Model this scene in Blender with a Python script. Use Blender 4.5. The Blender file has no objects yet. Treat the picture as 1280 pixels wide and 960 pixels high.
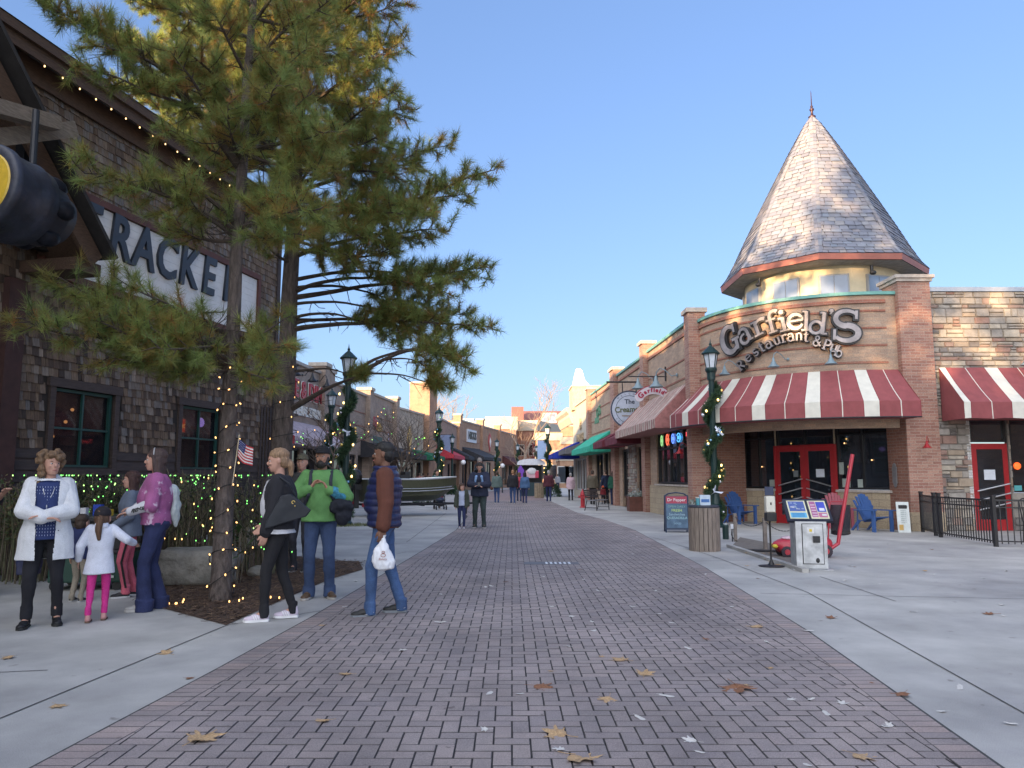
import bpy, math, random
import numpy as np
from mathutils import Vector, Matrix, noise, Euler
R = random.Random(11)
SC = bpy.context.scene
COL = SC.collection
rad = math.radians
pi = math.pi
# ------------------------------------------------------------------ camera model (photo pixels 1280x960)
HC = 1.43; PITCH = math.atan(116/960); CP, SP = math.cos(PITCH), math.sin(PITCH)
def ray(px, py):
    r = (px-640)/960; u = (480-py)/960
    return Vector((r, CP-u*SP, SP+u*CP))
def gp(px, py):
    d = ray(px, py); t = -HC/d.z
    return Vector((d.x*t, d.y*t, 0))
def at(px, py, y):
    d = ray(px, py); t = y/d.y
    return Vector((d.x*t, y, HC+d.z*t))
cam_d = bpy.data.cameras.new('camera'); cam = bpy.data.objects.new('camera', cam_d); COL.objects.link(cam)
cam.location = (0, 0, HC); cam.rotation_euler = (pi/2+PITCH, 0, 0)
cam_d.sensor_width = 36; cam_d.lens = 27; cam_d.clip_end = 3000; cam_d.clip_start = .05
SC.camera = cam
# ------------------------------------------------------------------ mesh builder
class B:
    def __init__(s):
        s.v = []; s.f = []; s.m = []; s.c = []; s.M = None
    def add(s, vs, fs, m=0, c=.5):
        o = len(s.v)
        if s.M is not None: vs = [s.M @ Vector(p) for p in vs]
        s.v += [tuple(p) for p in vs]
        for f in fs:
            s.f.append([i+o for i in f]); s.m.append(m); s.c.append(c)
    def box(s, x0, x1, y0, y1, z0, z1, m=0, c=.5):
        s.add([(x0,y0,z0),(x1,y0,z0),(x1,y1,z0),(x0,y1,z0),(x0,y0,z1),(x1,y0,z1),(x1,y1,z1),(x0,y1,z1)],
              [(0,3,2,1),(4,5,6,7),(0,1,5,4),(1,2,6,5),(2,3,7,6),(3,0,4,7)], m, c)
        return s
    def quad(s, a, b, c_, d, m=0, c=.5):
        s.add([a,b,c_,d], [(0,1,2,3)], m, c)
    def prism(s, poly, y0, y1, m=0, c=.5, ms=None):
        n = len(poly)
        vs = [(x,y0,z) for x,z in poly]+[(x,y1,z) for x,z in poly]
        s.add(vs, [list(range(n))], m, c); s.add(vs, [list(range(2*n-1,n-1,-1))], m, c)
        s.add(vs, [(i,(i+n),((i+1)%n+n),(i+1)%n) for i in range(n)], m if ms is None else ms, c)
        return s
    def slab(s, poly, z0, z1, m=0, c=.5):
        n = len(poly)
        vs = [(x,y,z0) for x,y in poly]+[(x,y,z1) for x,y in poly]
        s.add(vs, [list(range(n-1,-1,-1)), list(range(n,2*n))]+[(i,(i+1)%n,(i+1)%n+n,i+n) for i in range(n)], m, c)
        return s
    def tube(s, pts, rads, n=8, m=0, c=.5, flat=1.0, cap=True):
        pts = [Vector(p) for p in pts]
        if not hasattr(rads, '__len__'): rads = [rads]*len(pts)
        vs = []; prev = None
        for i, p in enumerate(pts):
            t = (pts[min(i+1,len(pts)-1)]-pts[max(i-1,0)])
            if t.length < 1e-9: t = Vector((0,0,1))
            t.normalize()
            if prev is None:
                a = Vector((0,0,1)) if abs(t.z) < .9 else Vector((1,0,0))
                nx = t.cross(a).normalized()
            else:
                nx = (prev-t*prev.dot(t))
                nx = nx.normalized() if nx.length > 1e-6 else t.orthogonal().normalized()
            prev = nx; ny = t.cross(nx)
            for k in range(n):
                a = 2*pi*k/n
                vs.append(p+(nx*math.cos(a)+ny*math.sin(a)*flat)*rads[i])
        fs = []
        for i in range(len(pts)-1):
            for k in range(n):
                fs.append((i*n+k, i*n+(k+1)%n, (i+1)*n+(k+1)%n, (i+1)*n+k))
        if cap:
            fs.append(list(range(n-1,-1,-1))); fs.append(list(range((len(pts)-1)*n, len(pts)*n)))
        s.add(vs, fs, m, c); return s
    def cap(s, a, b, r0, r1, n=12, m=0):
        """rounded tapered limb"""
        a = Vector(a); b = Vector(b); d = (b-a)
        L = d.length; d = d/L if L > 1e-6 else Vector((0,0,1))
        pts = []; rs = []
        for k in (1.0,.92,.7,.38):
            pts.append(a-d*r0*k); rs.append(r0*math.sqrt(max(0,1-k*k))+1e-4)
        pts += [a, a.lerp(b,.5), b]; rs += [r0, (r0+r1)/2, r1]
        for k in (.38,.7,.92,1.0):
            pts.append(b+d*r1*k); rs.append(r1*math.sqrt(max(0,1-k*k))+1e-4)
        return s.tube(pts, rs, n, m)
    def stack(s, secs, n=20, m=0, c=.5, caps=True):
        """horizontal ellipses (z, xc, yc, rx, ry)"""
        vs = []
        for (z,xc,yc,rx,ry) in secs:
            for k in range(n):
                a = 2*pi*k/n
                vs.append((xc+rx*math.cos(a), yc+ry*math.sin(a), z))
        fs = []
        for i in range(len(secs)-1):
            for k in range(n): fs.append((i*n+k, i*n+(k+1)%n, (i+1)*n+(k+1)%n, (i+1)*n+k))
        if caps: fs.append(list(range(n-1,-1,-1))); fs.append(list(range((len(secs)-1)*n, len(secs)*n)))
        s.add(vs, fs, m, c); return s
    def lathe(s, prof, n=16, m=0, c=.5, ox=0, oy=0, caps=True):
        return s.stack([(z, ox, oy, max(r,1e-4), max(r,1e-4)) for r, z in prof], n, m, c, caps)
    def ell(s, ctr, rad3, n=12, m=0, c=.5, rot=None):
        vs = []; rows = n//2+1
        for i in range(rows):
            t = -pi/2+pi*i/(rows-1)
            for k in range(n):
                a = 2*pi*k/n
                p = Vector((rad3[0]*math.cos(t)*math.cos(a), rad3[1]*math.cos(t)*math.sin(a), rad3[2]*math.sin(t)))
                if i in (0, rows-1): p += Vector((1e-4*math.cos(a),1e-4*math.sin(a),0))
                if rot is not None: p = rot @ p
                vs.append(p+Vector(ctr))
        fs = []
        for i in range(rows-1):
            for k in range(n): fs.append((i*n+k, i*n+(k+1)%n, (i+1)*n+(k+1)%n, (i+1)*n+k))
        fs.append(list(range(n-1,-1,-1))); fs.append(list(range((rows-1)*n, rows*n)))
        s.add(vs, fs, m, c); return s
    def mesh(s, name, mats, smooth=False):
        me = bpy.data.meshes.new(name)
        me.from_pydata(s.v, [], s.f)
        for x in (mats if isinstance(mats, (list,tuple)) else [mats]): me.materials.append(x)
        me.polygons.foreach_set('material_index', s.m)
        a = me.attributes.new('v', 'FLOAT', 'FACE'); a.data.foreach_set('value', s.c)
        if smooth: me.polygons.foreach_set('use_smooth', [True]*len(s.f))
        me.update(); return me
    def build(s, name, mats, parent=None, smooth=False, bevel=0, loc=None):
        o = bpy.data.objects.new(name, s.mesh(name, mats, smooth)); COL.objects.link(o)
        if parent is not None: o.parent = parent
        if loc is not None: o.location = loc
        if bevel:
            b = o.modifiers.new('bevel', 'BEVEL'); b.width = bevel; b.segments = 2; b.limit_method = 'ANGLE'
        return o
def tag(o, label, cat, group=None):
    o['label'] = label; o['category'] = cat
    if group: o['group'] = group
    return o
def thing(name, label, cat, loc=(0,0,0), rz=0, group=None):
    o = bpy.data.objects.new(name, None); COL.objects.link(o)
    o.location = loc; o.rotation_euler = (0,0,rz); o.empty_display_size = .2
    return tag(o, label, cat, group)
def struct(o, kind='structure'):
    o['kind'] = kind; return o
def copy_tree(o, parent=None):
    c = o.copy(); COL.objects.link(c); c.parent = parent
    for ch in list(o.children): copy_tree(ch, c)
    return c
def part_copy(o, parent, loc, rot=None, scale=None):
    c = o.copy(); COL.objects.link(c); c.parent = parent; c.location = loc
    if rot is not None: c.rotation_euler = rot
    if scale is not None: c.scale = (scale,)*3
    return c
class Frame:
    """vertical facade plane from A to B as seen left to right; local x along it, -y towards the viewer"""
    def __init__(s, A, Bp):
        s.A = Vector((A[0],A[1],0)); s.d = Vector((Bp[0]-A[0],Bp[1]-A[1],0)); s.L = s.d.length; s.d.normalize()
        s.rz = math.atan2(s.d.y, s.d.x); s.n = Vector((-s.d.y, s.d.x, 0))
    def loc(s, px, py, off=0):
        """ray through a photo point meets the plane -> (along, height)"""
        d = ray(px, py); P = s.A + s.n*off
        t = (P-Vector((0,0,0))).dot(s.n)/Vector((d.x,d.y,0)).dot(s.n)
        p = Vector((d.x*t,d.y*t,0))
        return (p-P).dot(s.d), HC+d.z*t
    def x(s, px): return s.loc(px, 596)[0]
# ------------------------------------------------------------------ materials
MATS = {}
def nodes(name):
    m = bpy.data.materials.new(name); m.use_nodes = True
    nt = m.node_tree; b = nt.nodes['Principled BSDF']
    return m, nt, b
def N(nt, kind, **kw):
    n = nt.nodes.new(kind)
    for k, v in kw.items():
        if k.startswith('i_'): n.inputs[k[2:].replace('_',' ')].default_value = v
        else: setattr(n, k, v)
    return n
def mixc(nt, fac, a, b, mode='MIX'):
    n = nt.nodes.new('ShaderNodeMix'); n.data_type = 'RGBA'; n.blend_type = mode
    for sock, val in ((n.inputs[0],fac),(n.inputs[6],a),(n.inputs[7],b)):
        if hasattr(val, 'default_value'): nt.links.new(val, sock)
        elif isinstance(val, (int,float)): sock.default_value = val
        else: sock.default_value = (*val, 1)
    return n.outputs[2]
def ramp(nt, fac, stops, interp='LINEAR'):
    n = nt.nodes.new('ShaderNodeValToRGB'); e = n.color_ramp; e.interpolation = interp
    while len(e.elements) < len(stops): e.elements.new(.5)
    for i, (p, c) in enumerate(stops):
        e.elements[i].position = p; e.elements[i].color = (*c,1) if len(c) == 3 else c
    nt.links.new(fac, n.inputs[0]); return n.outputs[0]
def mat(name, col, rough=.8, var=.25, scale=6, bump=.15, bscale=None, metal=0, vcols=None, spec=.5, emit=0, stretch=None, alpha=1, dist=.01, fine=0):
    if name in MATS: return MATS[name]
    m, nt, b = nodes(name); L = nt.links
    tc = N(nt, 'ShaderNodeTexCoord'); co = tc.outputs['Object']
    if stretch:
        mp = N(nt, 'ShaderNodeMapping'); mp.inputs['Scale'].default_value = stretch; L.new(co, mp.inputs[0]); co = mp.outputs[0]
    nz = N(nt, 'ShaderNodeTexNoise', i_Scale=scale, i_Detail=6, i_Roughness=.6); L.new(co, nz.inputs['Vector'])
    if vcols:
        at_ = N(nt, 'ShaderNodeAttribute', attribute_name='v')
        base = ramp(nt, at_.outputs['Fac'], [(i/(len(vcols)-1), c) for i, c in enumerate(vcols)])
    else: base = None
    lo = 1-var; hi = 1+var
    k = ramp(nt, nz.outputs['Fac'], [(.3,(lo,)*3),(.7,(hi,)*3)])
    out = mixc(nt, 1.0, base if base is not None else col, k, 'MULTIPLY')
    if fine:
        n3 = N(nt, 'ShaderNodeTexNoise', i_Scale=160, i_Detail=2); L.new(tc.outputs['Object'], n3.inputs['Vector'])
        k3 = ramp(nt, n3.outputs['Fac'], [(.35,(1-fine,)*3),(.65,(1+fine,)*3)])
        out = mixc(nt, 1.0, out, k3, 'MULTIPLY')
    L.new(out, b.inputs['Base Color'])
    b.inputs['Roughness'].default_value = rough; b.inputs['Metallic'].default_value = metal
    b.inputs['Specular IOR Level'].default_value = spec
    if alpha < 1: b.inputs['Alpha'].default_value = alpha
    if emit:
        L.new(out, b.inputs['Emission Color']); b.inputs['Emission Strength'].default_value = emit
    if bump:
        n2 = N(nt, 'ShaderNodeTexNoise', i_Scale=bscale or scale*4, i_Detail=5); L.new(co, n2.inputs['Vector'])
        bp = N(nt, 'ShaderNodeBump', i_Strength=bump, i_Distance=dist); L.new(n2.outputs['Fac'], bp.inputs['Height']); L.new(bp.outputs[0], b.inputs['Normal'])
    MATS[name] = m; return m
def brick(name, c1, c2, mortar, w=.2, h=.067, ms=.008, polar=0, var=.25, rough=.85, bands=None):
    if name in MATS: return MATS[name]
    m, nt, b = nodes(name); L = nt.links
    tc = N(nt, 'ShaderNodeTexCoord'); sp = N(nt, 'ShaderNodeSeparateXYZ'); L.new(tc.outputs['Object'], sp.inputs[0])
    if polar:
        a = N(nt, 'ShaderNodeMath', operation='ARCTAN2'); L.new(sp.outputs[1], a.inputs[0]); L.new(sp.outputs[0], a.inputs[1])
        s = N(nt, 'ShaderNodeMath', operation='MULTIPLY'); L.new(a.outputs[0], s.inputs[0]); s.inputs[1].default_value = polar
    else:
        s = N(nt, 'ShaderNodeMath', operation='ADD'); L.new(sp.outputs[0], s.inputs[0]); L.new(sp.outputs[1], s.inputs[1])
    cb = N(nt, 'ShaderNodeCombineXYZ'); L.new(s.outputs[0], cb.inputs[0]); L.new(sp.outputs[2], cb.inputs[1])
    bt = N(nt, 'ShaderNodeTexBrick', i_Scale=1.0, i_Bias=0.0); bt.inputs['Brick Width'].default_value = w; bt.inputs['Row Height'].default_value = h
    bt.inputs['Mortar Size'].default_value = ms; bt.inputs['Mortar Smooth'].default_value = .2
    bt.inputs['Color1'].default_value = (*c1,1); bt.inputs['Color2'].default_value = (*c2,1); bt.inputs['Mortar'].default_value = (*mortar,1)
    L.new(cb.outputs[0], bt.inputs['Vector'])
    nz = N(nt, 'ShaderNodeTexNoise', i_Scale=1.3, i_Detail=8, i_Roughness=.7); L.new(tc.outputs['Object'], nz.inputs['Vector'])
    k = ramp(nt, nz.outputs['Fac'], [(.3,(1-var,)*3),(.7,(1+var,)*3)])
    out = mixc(nt, 1.0, bt.outputs['Color'], k, 'MULTIPLY')
    n3 = N(nt, 'ShaderNodeTexNoise', i_Scale=30, i_Detail=3); L.new(cb.outputs[0], n3.inputs['Vector'])
    k3 = ramp(nt, n3.outputs['Fac'], [(.3,(.8,)*3),(.7,(1.2,)*3)]); out = mixc(nt, 1.0, out, k3, 'MULTIPLY')
    L.new(out, b.inputs['Base Color']); b.inputs['Roughness'].default_value = rough
    bp = N(nt, 'ShaderNodeBump', i_Strength=.6, i_Distance=.006); bp.invert = True
    L.new(bt.outputs['Fac'], bp.inputs['Height']); L.new(bp.outputs[0], b.inputs['Normal'])
    MATS[name] = m; return m
def glass(name='window_glass', tint=(.012,.015,.02), rough=.04, ior=1.7, wav=.02):
    if name in MATS: return MATS[name]
    m, nt, b = nodes(name)
    tc = N(nt, 'ShaderNodeTexCoord'); nz = N(nt, 'ShaderNodeTexNoise', i_Scale=.9, i_Detail=2); nt.links.new(tc.outputs['Object'], nz.inputs['Vector'])
    k = ramp(nt, nz.outputs['Fac'], [(.4,tint),(.7,tuple(t*2.2 for t in tint))]); nt.links.new(k, b.inputs['Base Color'])
    bp = N(nt, 'ShaderNodeBump', i_Strength=wav, i_Distance=.05); nt.links.new(nz.outputs['Fac'], bp.inputs['Height']); nt.links.new(bp.outputs[0], b.inputs['Normal'])
    b.inputs['Roughness'].default_value = rough; b.inputs['IOR'].default_value = ior
    MATS[name] = m; return m
def clear_glass():
    if 'clear_glass' in MATS: return MATS['clear_glass']
    m, nt, b = nodes('clear_glass'); b.inputs['Base Color'].default_value = (.02,.02,.025,1); b.inputs['Roughness'].default_value = .03
    b.inputs['Alpha'].default_value = .45; b.inputs['IOR'].default_value = 1.6; MATS['clear_glass'] = m; return m
def glow(name, col, s):
    if name in MATS: return MATS[name]
    m, nt, b = nodes(name); b.inputs['Base Color'].default_value = (*col,1)
    b.inputs['Emission Color'].default_value = (*col,1); b.inputs['Emission Strength'].default_value = s*.15
    MATS[name] = m; return m
plain = lambda name, col, rough=.6, **k: mat(name, col, rough, var=k.pop('var',.1), scale=k.pop('scale',9), bump=k.pop('bump',.05), **k)
# ------------------------------------------------------------------ text
def text(body, size, mats, parent, name='lettering', loc=(0,0,0), rot=(0,0,0), ext=.01, off=0, align='CENTER', sx=1, shear=0, rz=0, space=1):
    cu = bpy.data.curves.new(name, 'FONT'); cu.body = body; cu.size = size; cu.extrude = ext; cu.offset = off
    cu.align_x = align; cu.align_y = 'CENTER'; cu.shear = shear; cu.space_character = space; cu.resolution_u = 3
    o = bpy.data.objects.new('tmp', cu); COL.objects.link(o)
    dg = bpy.context.evaluated_depsgraph_get(); me = bpy.data.meshes.new_from_object(o.evaluated_get(dg)); bpy.data.objects.remove(o)
    me.name = name
    me.transform(Matrix.Rotation(pi/2,4,'X') @ Matrix.Rotation(rz,4,'Z') @ Matrix.Diagonal((sx,1,1,1)))
    me.materials.clear(); me.materials.append(mats)
    ob = bpy.data.objects.new(name, me); COL.objects.link(ob)
    ob.parent = parent; ob.location = loc; ob.rotation_euler = rot
    return ob
# ------------------------------------------------------------------ remeshed organic shapes
def organic(b, name, mats, parent, vox=.012, smooth=4, wr=0, wscale=(9,9,5), cut=None, matf=None, seed=0, fold=0, solid=0):
    me = b.mesh('tmp', mats); o = bpy.data.objects.new('tmp', me); COL.objects.link(o)
    r = o.modifiers.new('r','REMESH'); r.mode = 'VOXEL'; r.voxel_size = vox; r.use_smooth_shade = True
    if smooth:
        s = o.modifiers.new('s','SMOOTH'); s.iterations = smooth; s.factor = .5
    dg = bpy.context.evaluated_depsgraph_get(); me2 = bpy.data.meshes.new_from_object(o.evaluated_get(dg))
    bpy.data.objects.remove(o); bpy.data.meshes.remove(me)
    me2.name = name
    if wr or fold:
        n = len(me2.vertices); co = np.empty(n*3); no = np.empty(n*3)
        me2.vertices.foreach_get('co', co); me2.vertices.foreach_get('normal', no)
        co = co.reshape(-1,3); no = no.reshape(-1,3); d = np.zeros(n)
        if wr:
            for i in range(n):
                p = co[i]; d[i] = noise.noise((p[0]*wscale[0]+seed*7.3, p[1]*wscale[1], p[2]*wscale[2]))+.5*noise.noise((p[0]*wscale[0]*2.3, p[1]*wscale[1]*2.3+seed, p[2]*wscale[2]*2.3))
            d *= wr
        if fold: d += fold*np.abs(np.sin(co[:,2]*pi/.075))
        co += no*d[:,None]; me2.vertices.foreach_set('co', co.ravel())
    if cut:
        import bmesh
        bm = bmesh.new(); bm.from_mesh(me2)
        kill = [f for f in bm.faces if cut(f.calc_center_median())]
        bmesh.ops.delete(bm, geom=kill, context='FACES'); bm.to_mesh(me2); bm.free()
    me2.materials.clear()
    for x in (mats if isinstance(mats,(list,tuple)) else [mats]): me2.materials.append(x)
    if matf:
        for p in me2.polygons: p.material_index = matf(p.center)
    me2.polygons.foreach_set('use_smooth', [True]*len(me2.polygons))
    me2.update()
    ob = bpy.data.objects.new(name, me2); COL.objects.link(ob); ob.parent = parent
    if solid:
        sm = ob.modifiers.new('sol','SOLIDIFY'); sm.thickness = solid
    return ob
# ------------------------------------------------------------------ needles / leaves as fast meshes
def needle_mesh(name, C, D, n, length, spread, width, mats, vals, seed=1, droop=0):
    """C centres, D directions, n needles per tuft"""
    rs = np.random.RandomState(seed); C = np.asarray(C,float); D = np.asarray(D,float)
    T = len(C); C = np.repeat(C, n, 0); D = np.repeat(D, n, 0); v = np.repeat(np.asarray(vals,float), n)
    d = D*rs.uniform(.15,1.0,(T*n,1))/1.0 + rs.normal(0,spread,(T*n,3)); d[:,2] -= droop
    d /= np.linalg.norm(d,axis=1,keepdims=True)+1e-9
    L = length*rs.uniform(.7,1.15,(T*n,1))
    s = np.cross(d, rs.normal(0,1,(T*n,3))); s /= np.linalg.norm(s,axis=1,keepdims=True)+1e-9
    base = C - D*rs.uniform(0,length*.9,(T*n,1))
    a = base-s*width/2; b = base+s*width/2; c = base+d*L
    V = np.stack([a,b,c],1).reshape(-1,3)
    me = bpy.data.meshes.new(name); me.vertices.add(len(V)); me.vertices.foreach_set('co', V.ravel())
    F = T*n; me.loops.add(F*3); me.loops.foreach_set('vertex_index', np.arange(F*3,dtype=np.int32))
    me.polygons.add(F); me.polygons.foreach_set('loop_start', np.arange(0,F*3,3,dtype=np.int32))
    me.update(calc_edges=True)
    at_ = me.attributes.new('v','FLOAT','FACE'); at_.data.foreach_set('value', np.clip(v+rs.normal(0,.06,F),0,1))
    me.materials.append(mats); return me
def mesh_obj(name, me, parent=None):
    o = bpy.data.objects.new(name, me); COL.objects.link(o); o.parent = parent; return o
def wall_holes(b, x0, x1, z0, z1, holes, depth=.14, m=0, mr=0):
    xs = sorted({x0,x1,*[h[0] for h in holes],*[h[1] for h in holes]}); zs = sorted({z0,z1,*[h[2] for h in holes],*[h[3] for h in holes]})
    for i in range(len(xs)-1):
        for j in range(len(zs)-1):
            cx = (xs[i]+xs[i+1])/2; cz = (zs[j]+zs[j+1])/2
            if any(h[0]<cx<h[1] and h[2]<cz<h[3] for h in holes): continue
            b.quad((xs[i],0,zs[j]),(xs[i+1],0,zs[j]),(xs[i+1],0,zs[j+1]),(xs[i],0,zs[j+1]),m)
    for (a,c,d,e) in holes:
        b.quad((a,0,d),(a,0,e),(a,depth,e),(a,depth,d),mr); b.quad((c,0,d),(c,depth,d),(c,depth,e),(c,0,e),mr)
        b.quad((a,0,d),(a,depth,d),(c,depth,d),(c,0,d),mr); b.quad((a,0,e),(c,0,e),(c,depth,e),(a,depth,e),mr)
def shell(b, x0, x1, z1, depth, m=0, z0=0):
    """sides, roof and back of a building whose front is a wall_holes sheet at y=0"""
    b.quad((x0,depth,z0),(x0,0,z0),(x0,0,z1),(x0,depth,z1),m); b.quad((x1,0,z0),(x1,depth,z0),(x1,depth,z1),(x1,0,z1),m)
    b.quad((x1,depth,z0),(x0,depth,z0),(x0,depth,z1),(x1,depth,z1),m); b.quad((x0,0,z1-.3),(x1,0,z1-.3),(x1,depth,z1-.3),(x0,depth,z1-.3),m)
    b.quad((x0,.3,z1),(x0,.3,z1-.3),(x1,.3,z1-.3),(x1,.3,z1),m); b.quad((x0,0,z1),(x0,.3,z1),(x1,.3,z1),(x1,0,z1),m)
def window(parent, x0, x1, z0, z1, y=.08, nx=2, nz=2, fw=.05, fm=None, gm=None, name='window', mw=None):
    """frame with muntins, glass pane as its sub-part"""
    b = B(); mw = mw or fw*.7
    b.box(x0,x0+fw,y-.03,y+.03,z0,z1); b.box(x1-fw,x1,y-.03,y+.03,z0,z1); b.box(x0+fw,x1-fw,y-.03,y+.03,z0,z0+fw); b.box(x0+fw,x1-fw,y-.03,y+.03,z1-fw,z1)
    for i in range(1,nx): 
        x = x0+(x1-x0)*i/nx; b.box(x-mw/2,x+mw/2,y-.026,y+.026,z0+fw,z1-fw)
    for i in range(1,nz):
        z = z0+(z1-z0)*i/nz; b.box(x0+fw,x1-fw,y-.02,y+.02,z-mw/2,z+mw/2)
    o = b.build(name, fm, parent)
    g = B(); g.box(x0+.01,x1-.01,y+.032,y+.045,z0+.01,z1-.01); g.build('pane', gm, o)
    return o
# ------------------------------------------------------------------ sky and sun
SUN_AZ = math.atan2(-.62, -.78); SUN_EL = rad(7.4)
w = bpy.data.worlds.new('World'); SC.world = w; w.use_nodes = True
nt = w.node_tree; bg = nt.nodes['Background']
sky = nt.nodes.new('ShaderNodeTexSky'); sky.sky_type = 'NISHITA'; sky.sun_disc = False
sky.sun_elevation = SUN_EL; sky.sun_rotation = SUN_AZ; sky.air_density = 1.0; sky.dust_density = 1.2; sky.ozone_density = 1.0
_g = nt.nodes.new('ShaderNodeGamma'); _g.inputs[1].default_value = .62; nt.links.new(sky.outputs[0], _g.inputs[0])
_t = nt.nodes.new('ShaderNodeMix'); _t.data_type = 'RGBA'; _t.blend_type = 'MULTIPLY'; _t.inputs[0].default_value = 1; _t.inputs[7].default_value = (.29,.385,.61,1)
nt.links.new(_g.outputs[0], _t.inputs[6]); bg.inputs[1].default_value = .15
# pale glow added over the sunward half of the sky to lift fill light
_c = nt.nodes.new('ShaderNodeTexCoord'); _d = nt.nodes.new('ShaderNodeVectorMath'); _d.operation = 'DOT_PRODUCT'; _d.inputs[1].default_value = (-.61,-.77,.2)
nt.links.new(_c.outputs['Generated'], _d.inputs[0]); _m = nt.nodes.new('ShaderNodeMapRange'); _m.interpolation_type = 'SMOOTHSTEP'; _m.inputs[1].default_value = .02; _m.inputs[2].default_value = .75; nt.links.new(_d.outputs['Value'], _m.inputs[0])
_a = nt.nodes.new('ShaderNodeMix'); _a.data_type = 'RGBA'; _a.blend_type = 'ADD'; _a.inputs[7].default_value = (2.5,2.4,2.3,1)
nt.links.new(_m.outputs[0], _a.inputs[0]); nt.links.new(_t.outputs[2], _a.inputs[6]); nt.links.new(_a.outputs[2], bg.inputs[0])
sd = Vector((math.sin(SUN_AZ)*math.cos(SUN_EL), math.cos(SUN_AZ)*math.cos(SUN_EL), math.sin(SUN_EL)))
sl = bpy.data.lights.new('sun','SUN'); sl.energy = 2.5; sl.angle = rad(.6); sl.color = (1,.66,.36)
so = bpy.data.objects.new('sun', sl); COL.objects.link(so); so.rotation_euler = sd.to_track_quat('Z','Y').to_euler()
SC.view_settings.view_transform = 'Standard'; SC.view_settings.look = 'None'; SC.view_settings.exposure = 2.65; SC.view_settings.gamma = 1
# ------------------------------------------------------------------ ground
m_conc = mat('concrete', (.4,.39,.37), .85, .2, 1.1, .25, bscale=60, fine=.12, dist=.004)
nt = m_conc.node_tree
m_conc_d = mat('concrete_apron', (.45,.42,.37), .85, .22, .7, .25, bscale=60, fine=.12, dist=.004)
m_joint = plain('joint', (.05,.05,.05), .95)
m_far = mat('far_ground', (.12,.12,.1), .95, .3, .05, .1)
nt = m_conc.node_tree; bs = nt.nodes['Principled BSDF']; src = bs.inputs['Base Color'].links[0].from_socket; tc = N(nt,'ShaderNodeTexCoord')
nz = N(nt,'ShaderNodeTexNoise',i_Scale=.35,i_Detail=8,i_Roughness=.65); nt.links.new(tc.outputs['Object'],nz.inputs['Vector']); o1 = mixc(nt,1.0,src,ramp(nt,nz.outputs['Fac'],[(.35,(.74,.74,.76)),(.6,(1.05,1.05,1.03))]),'MULTIPLY')
vz = N(nt,'ShaderNodeTexNoise',i_Scale=7,i_Detail=3); nt.links.new(tc.outputs['Object'],vz.inputs['Vector']); o2 = mixc(nt,1.0,o1,ramp(nt,vz.outputs['Fac'],[(.24,(.6,.58,.56)),(.31,(1,1,1))]),'MULTIPLY'); nt.links.new(o2,bs.inputs['Base Color'])
b = B(); b.quad((-900,-500,-.02),(900,-500,-.02),(900,1500,-.02),(-900,1500,-.02)); struct(b.build('ground', m_far))
b = B(); b.quad((-40,-40,0),(60,-40,0),(60,190,0),(-40,190,0)); struct(b.build('sidewalk', m_conc))
LE = [(-3.2,-30),(-3.0,-8),(-2.37,4.0),(-2.2,5.98),(-2.05,8.1),(-1.73,15.3),(-1.5,21),(-1.6,28),(-2.4,36),(-3.4,46),(-3.6,60),(-1.5,84),(4.5,112)]
RE = [(1.2,-30),(1.6,-8),(2.15,2.5),(2.42,4.0),(2.75,7.35),(3.05,12.4),(3.3,21.0),(3.1,26),(2.6,31),(2.4,40),(1.9,60),(3.0,84),(8.5,112)]
def edge(E, y):
    for (x0,y0),(x1,y1) in zip(E,E[1:]):
        if y0 <= y <= y1: return x0+(x1-x0)*(y-y0)/(y1-y0)
    return E[-1][0] if y > E[-1][1] else E[0][0]
# joint bed under the bricks
b = B()
ys = [-30,-8,2,4,6,8,12,16,21,26,31,36,40,46,60,72,84,98,112]
for y0,y1 in zip(ys,ys[1:]): b.quad((edge(LE,y0),y0,.004),(edge(RE,y0),y0,.004),(edge(RE,y1),y1,.004),(edge(LE,y1),y1,.004))
struct(b.build('joint_sand', mat('joint_sand', (.032,.03,.032), .95, .3, 20, 0)))
# individually laid pavers (herringbone) with a soldier course along both edges
def clip(poly, a, bb, keep):
    out = []
    for i in range(len(poly)):
        p, q = poly[i], poly[(i+1)%len(poly)]
        sp_ = ((bb[0]-a[0])*(p[1]-a[1])-(bb[1]-a[1])*(p[0]-a[0]))*keep; sq = ((bb[0]-a[0])*(q[1]-a[1])-(bb[1]-a[1])*(q[0]-a[0]))*keep
        if sp_ >= 0: out.append(p)
        if sp_*sq < 0:
            t = sp_/(sp_-sq); out.append((p[0]+(q[0]-p[0])*t, p[1]+(q[1]-p[1])*t))
    return out
b = B(); W_, G_ = .1, .006; YM = 47
def paver(poly, c):
    z = .011+R.uniform(-.0012,.0012); n = len(poly)
    if n < 3: return
    cx = sum(p[0] for p in poly)/n; cy = sum(p[1] for p in poly)/n
    t = .0045
    inn = []
    for x,y in poly:
        d = math.hypot(x-cx,y-cy) or 1; inn.append((x-(x-cx)/d*t, y-(y-cy)/d*t))
    vs = [(x,y,z+R.uniform(-.0006,.0006)) for x,y in inn]+[(x,y,z-.004) for x,y in poly]
    b.add(vs, [list(range(n))], 0, c); b.add(vs, [(i+n,(i+1)%n+n,(i+1)%n,i) for i in range(n)], 1, c)
BW = .2
def inset_edge(E, y, s): return edge(E,y)+s*(BW+.01)
i0 = int(-3.9/W_)-3; i1 = int(3.6/W_)+3
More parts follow.
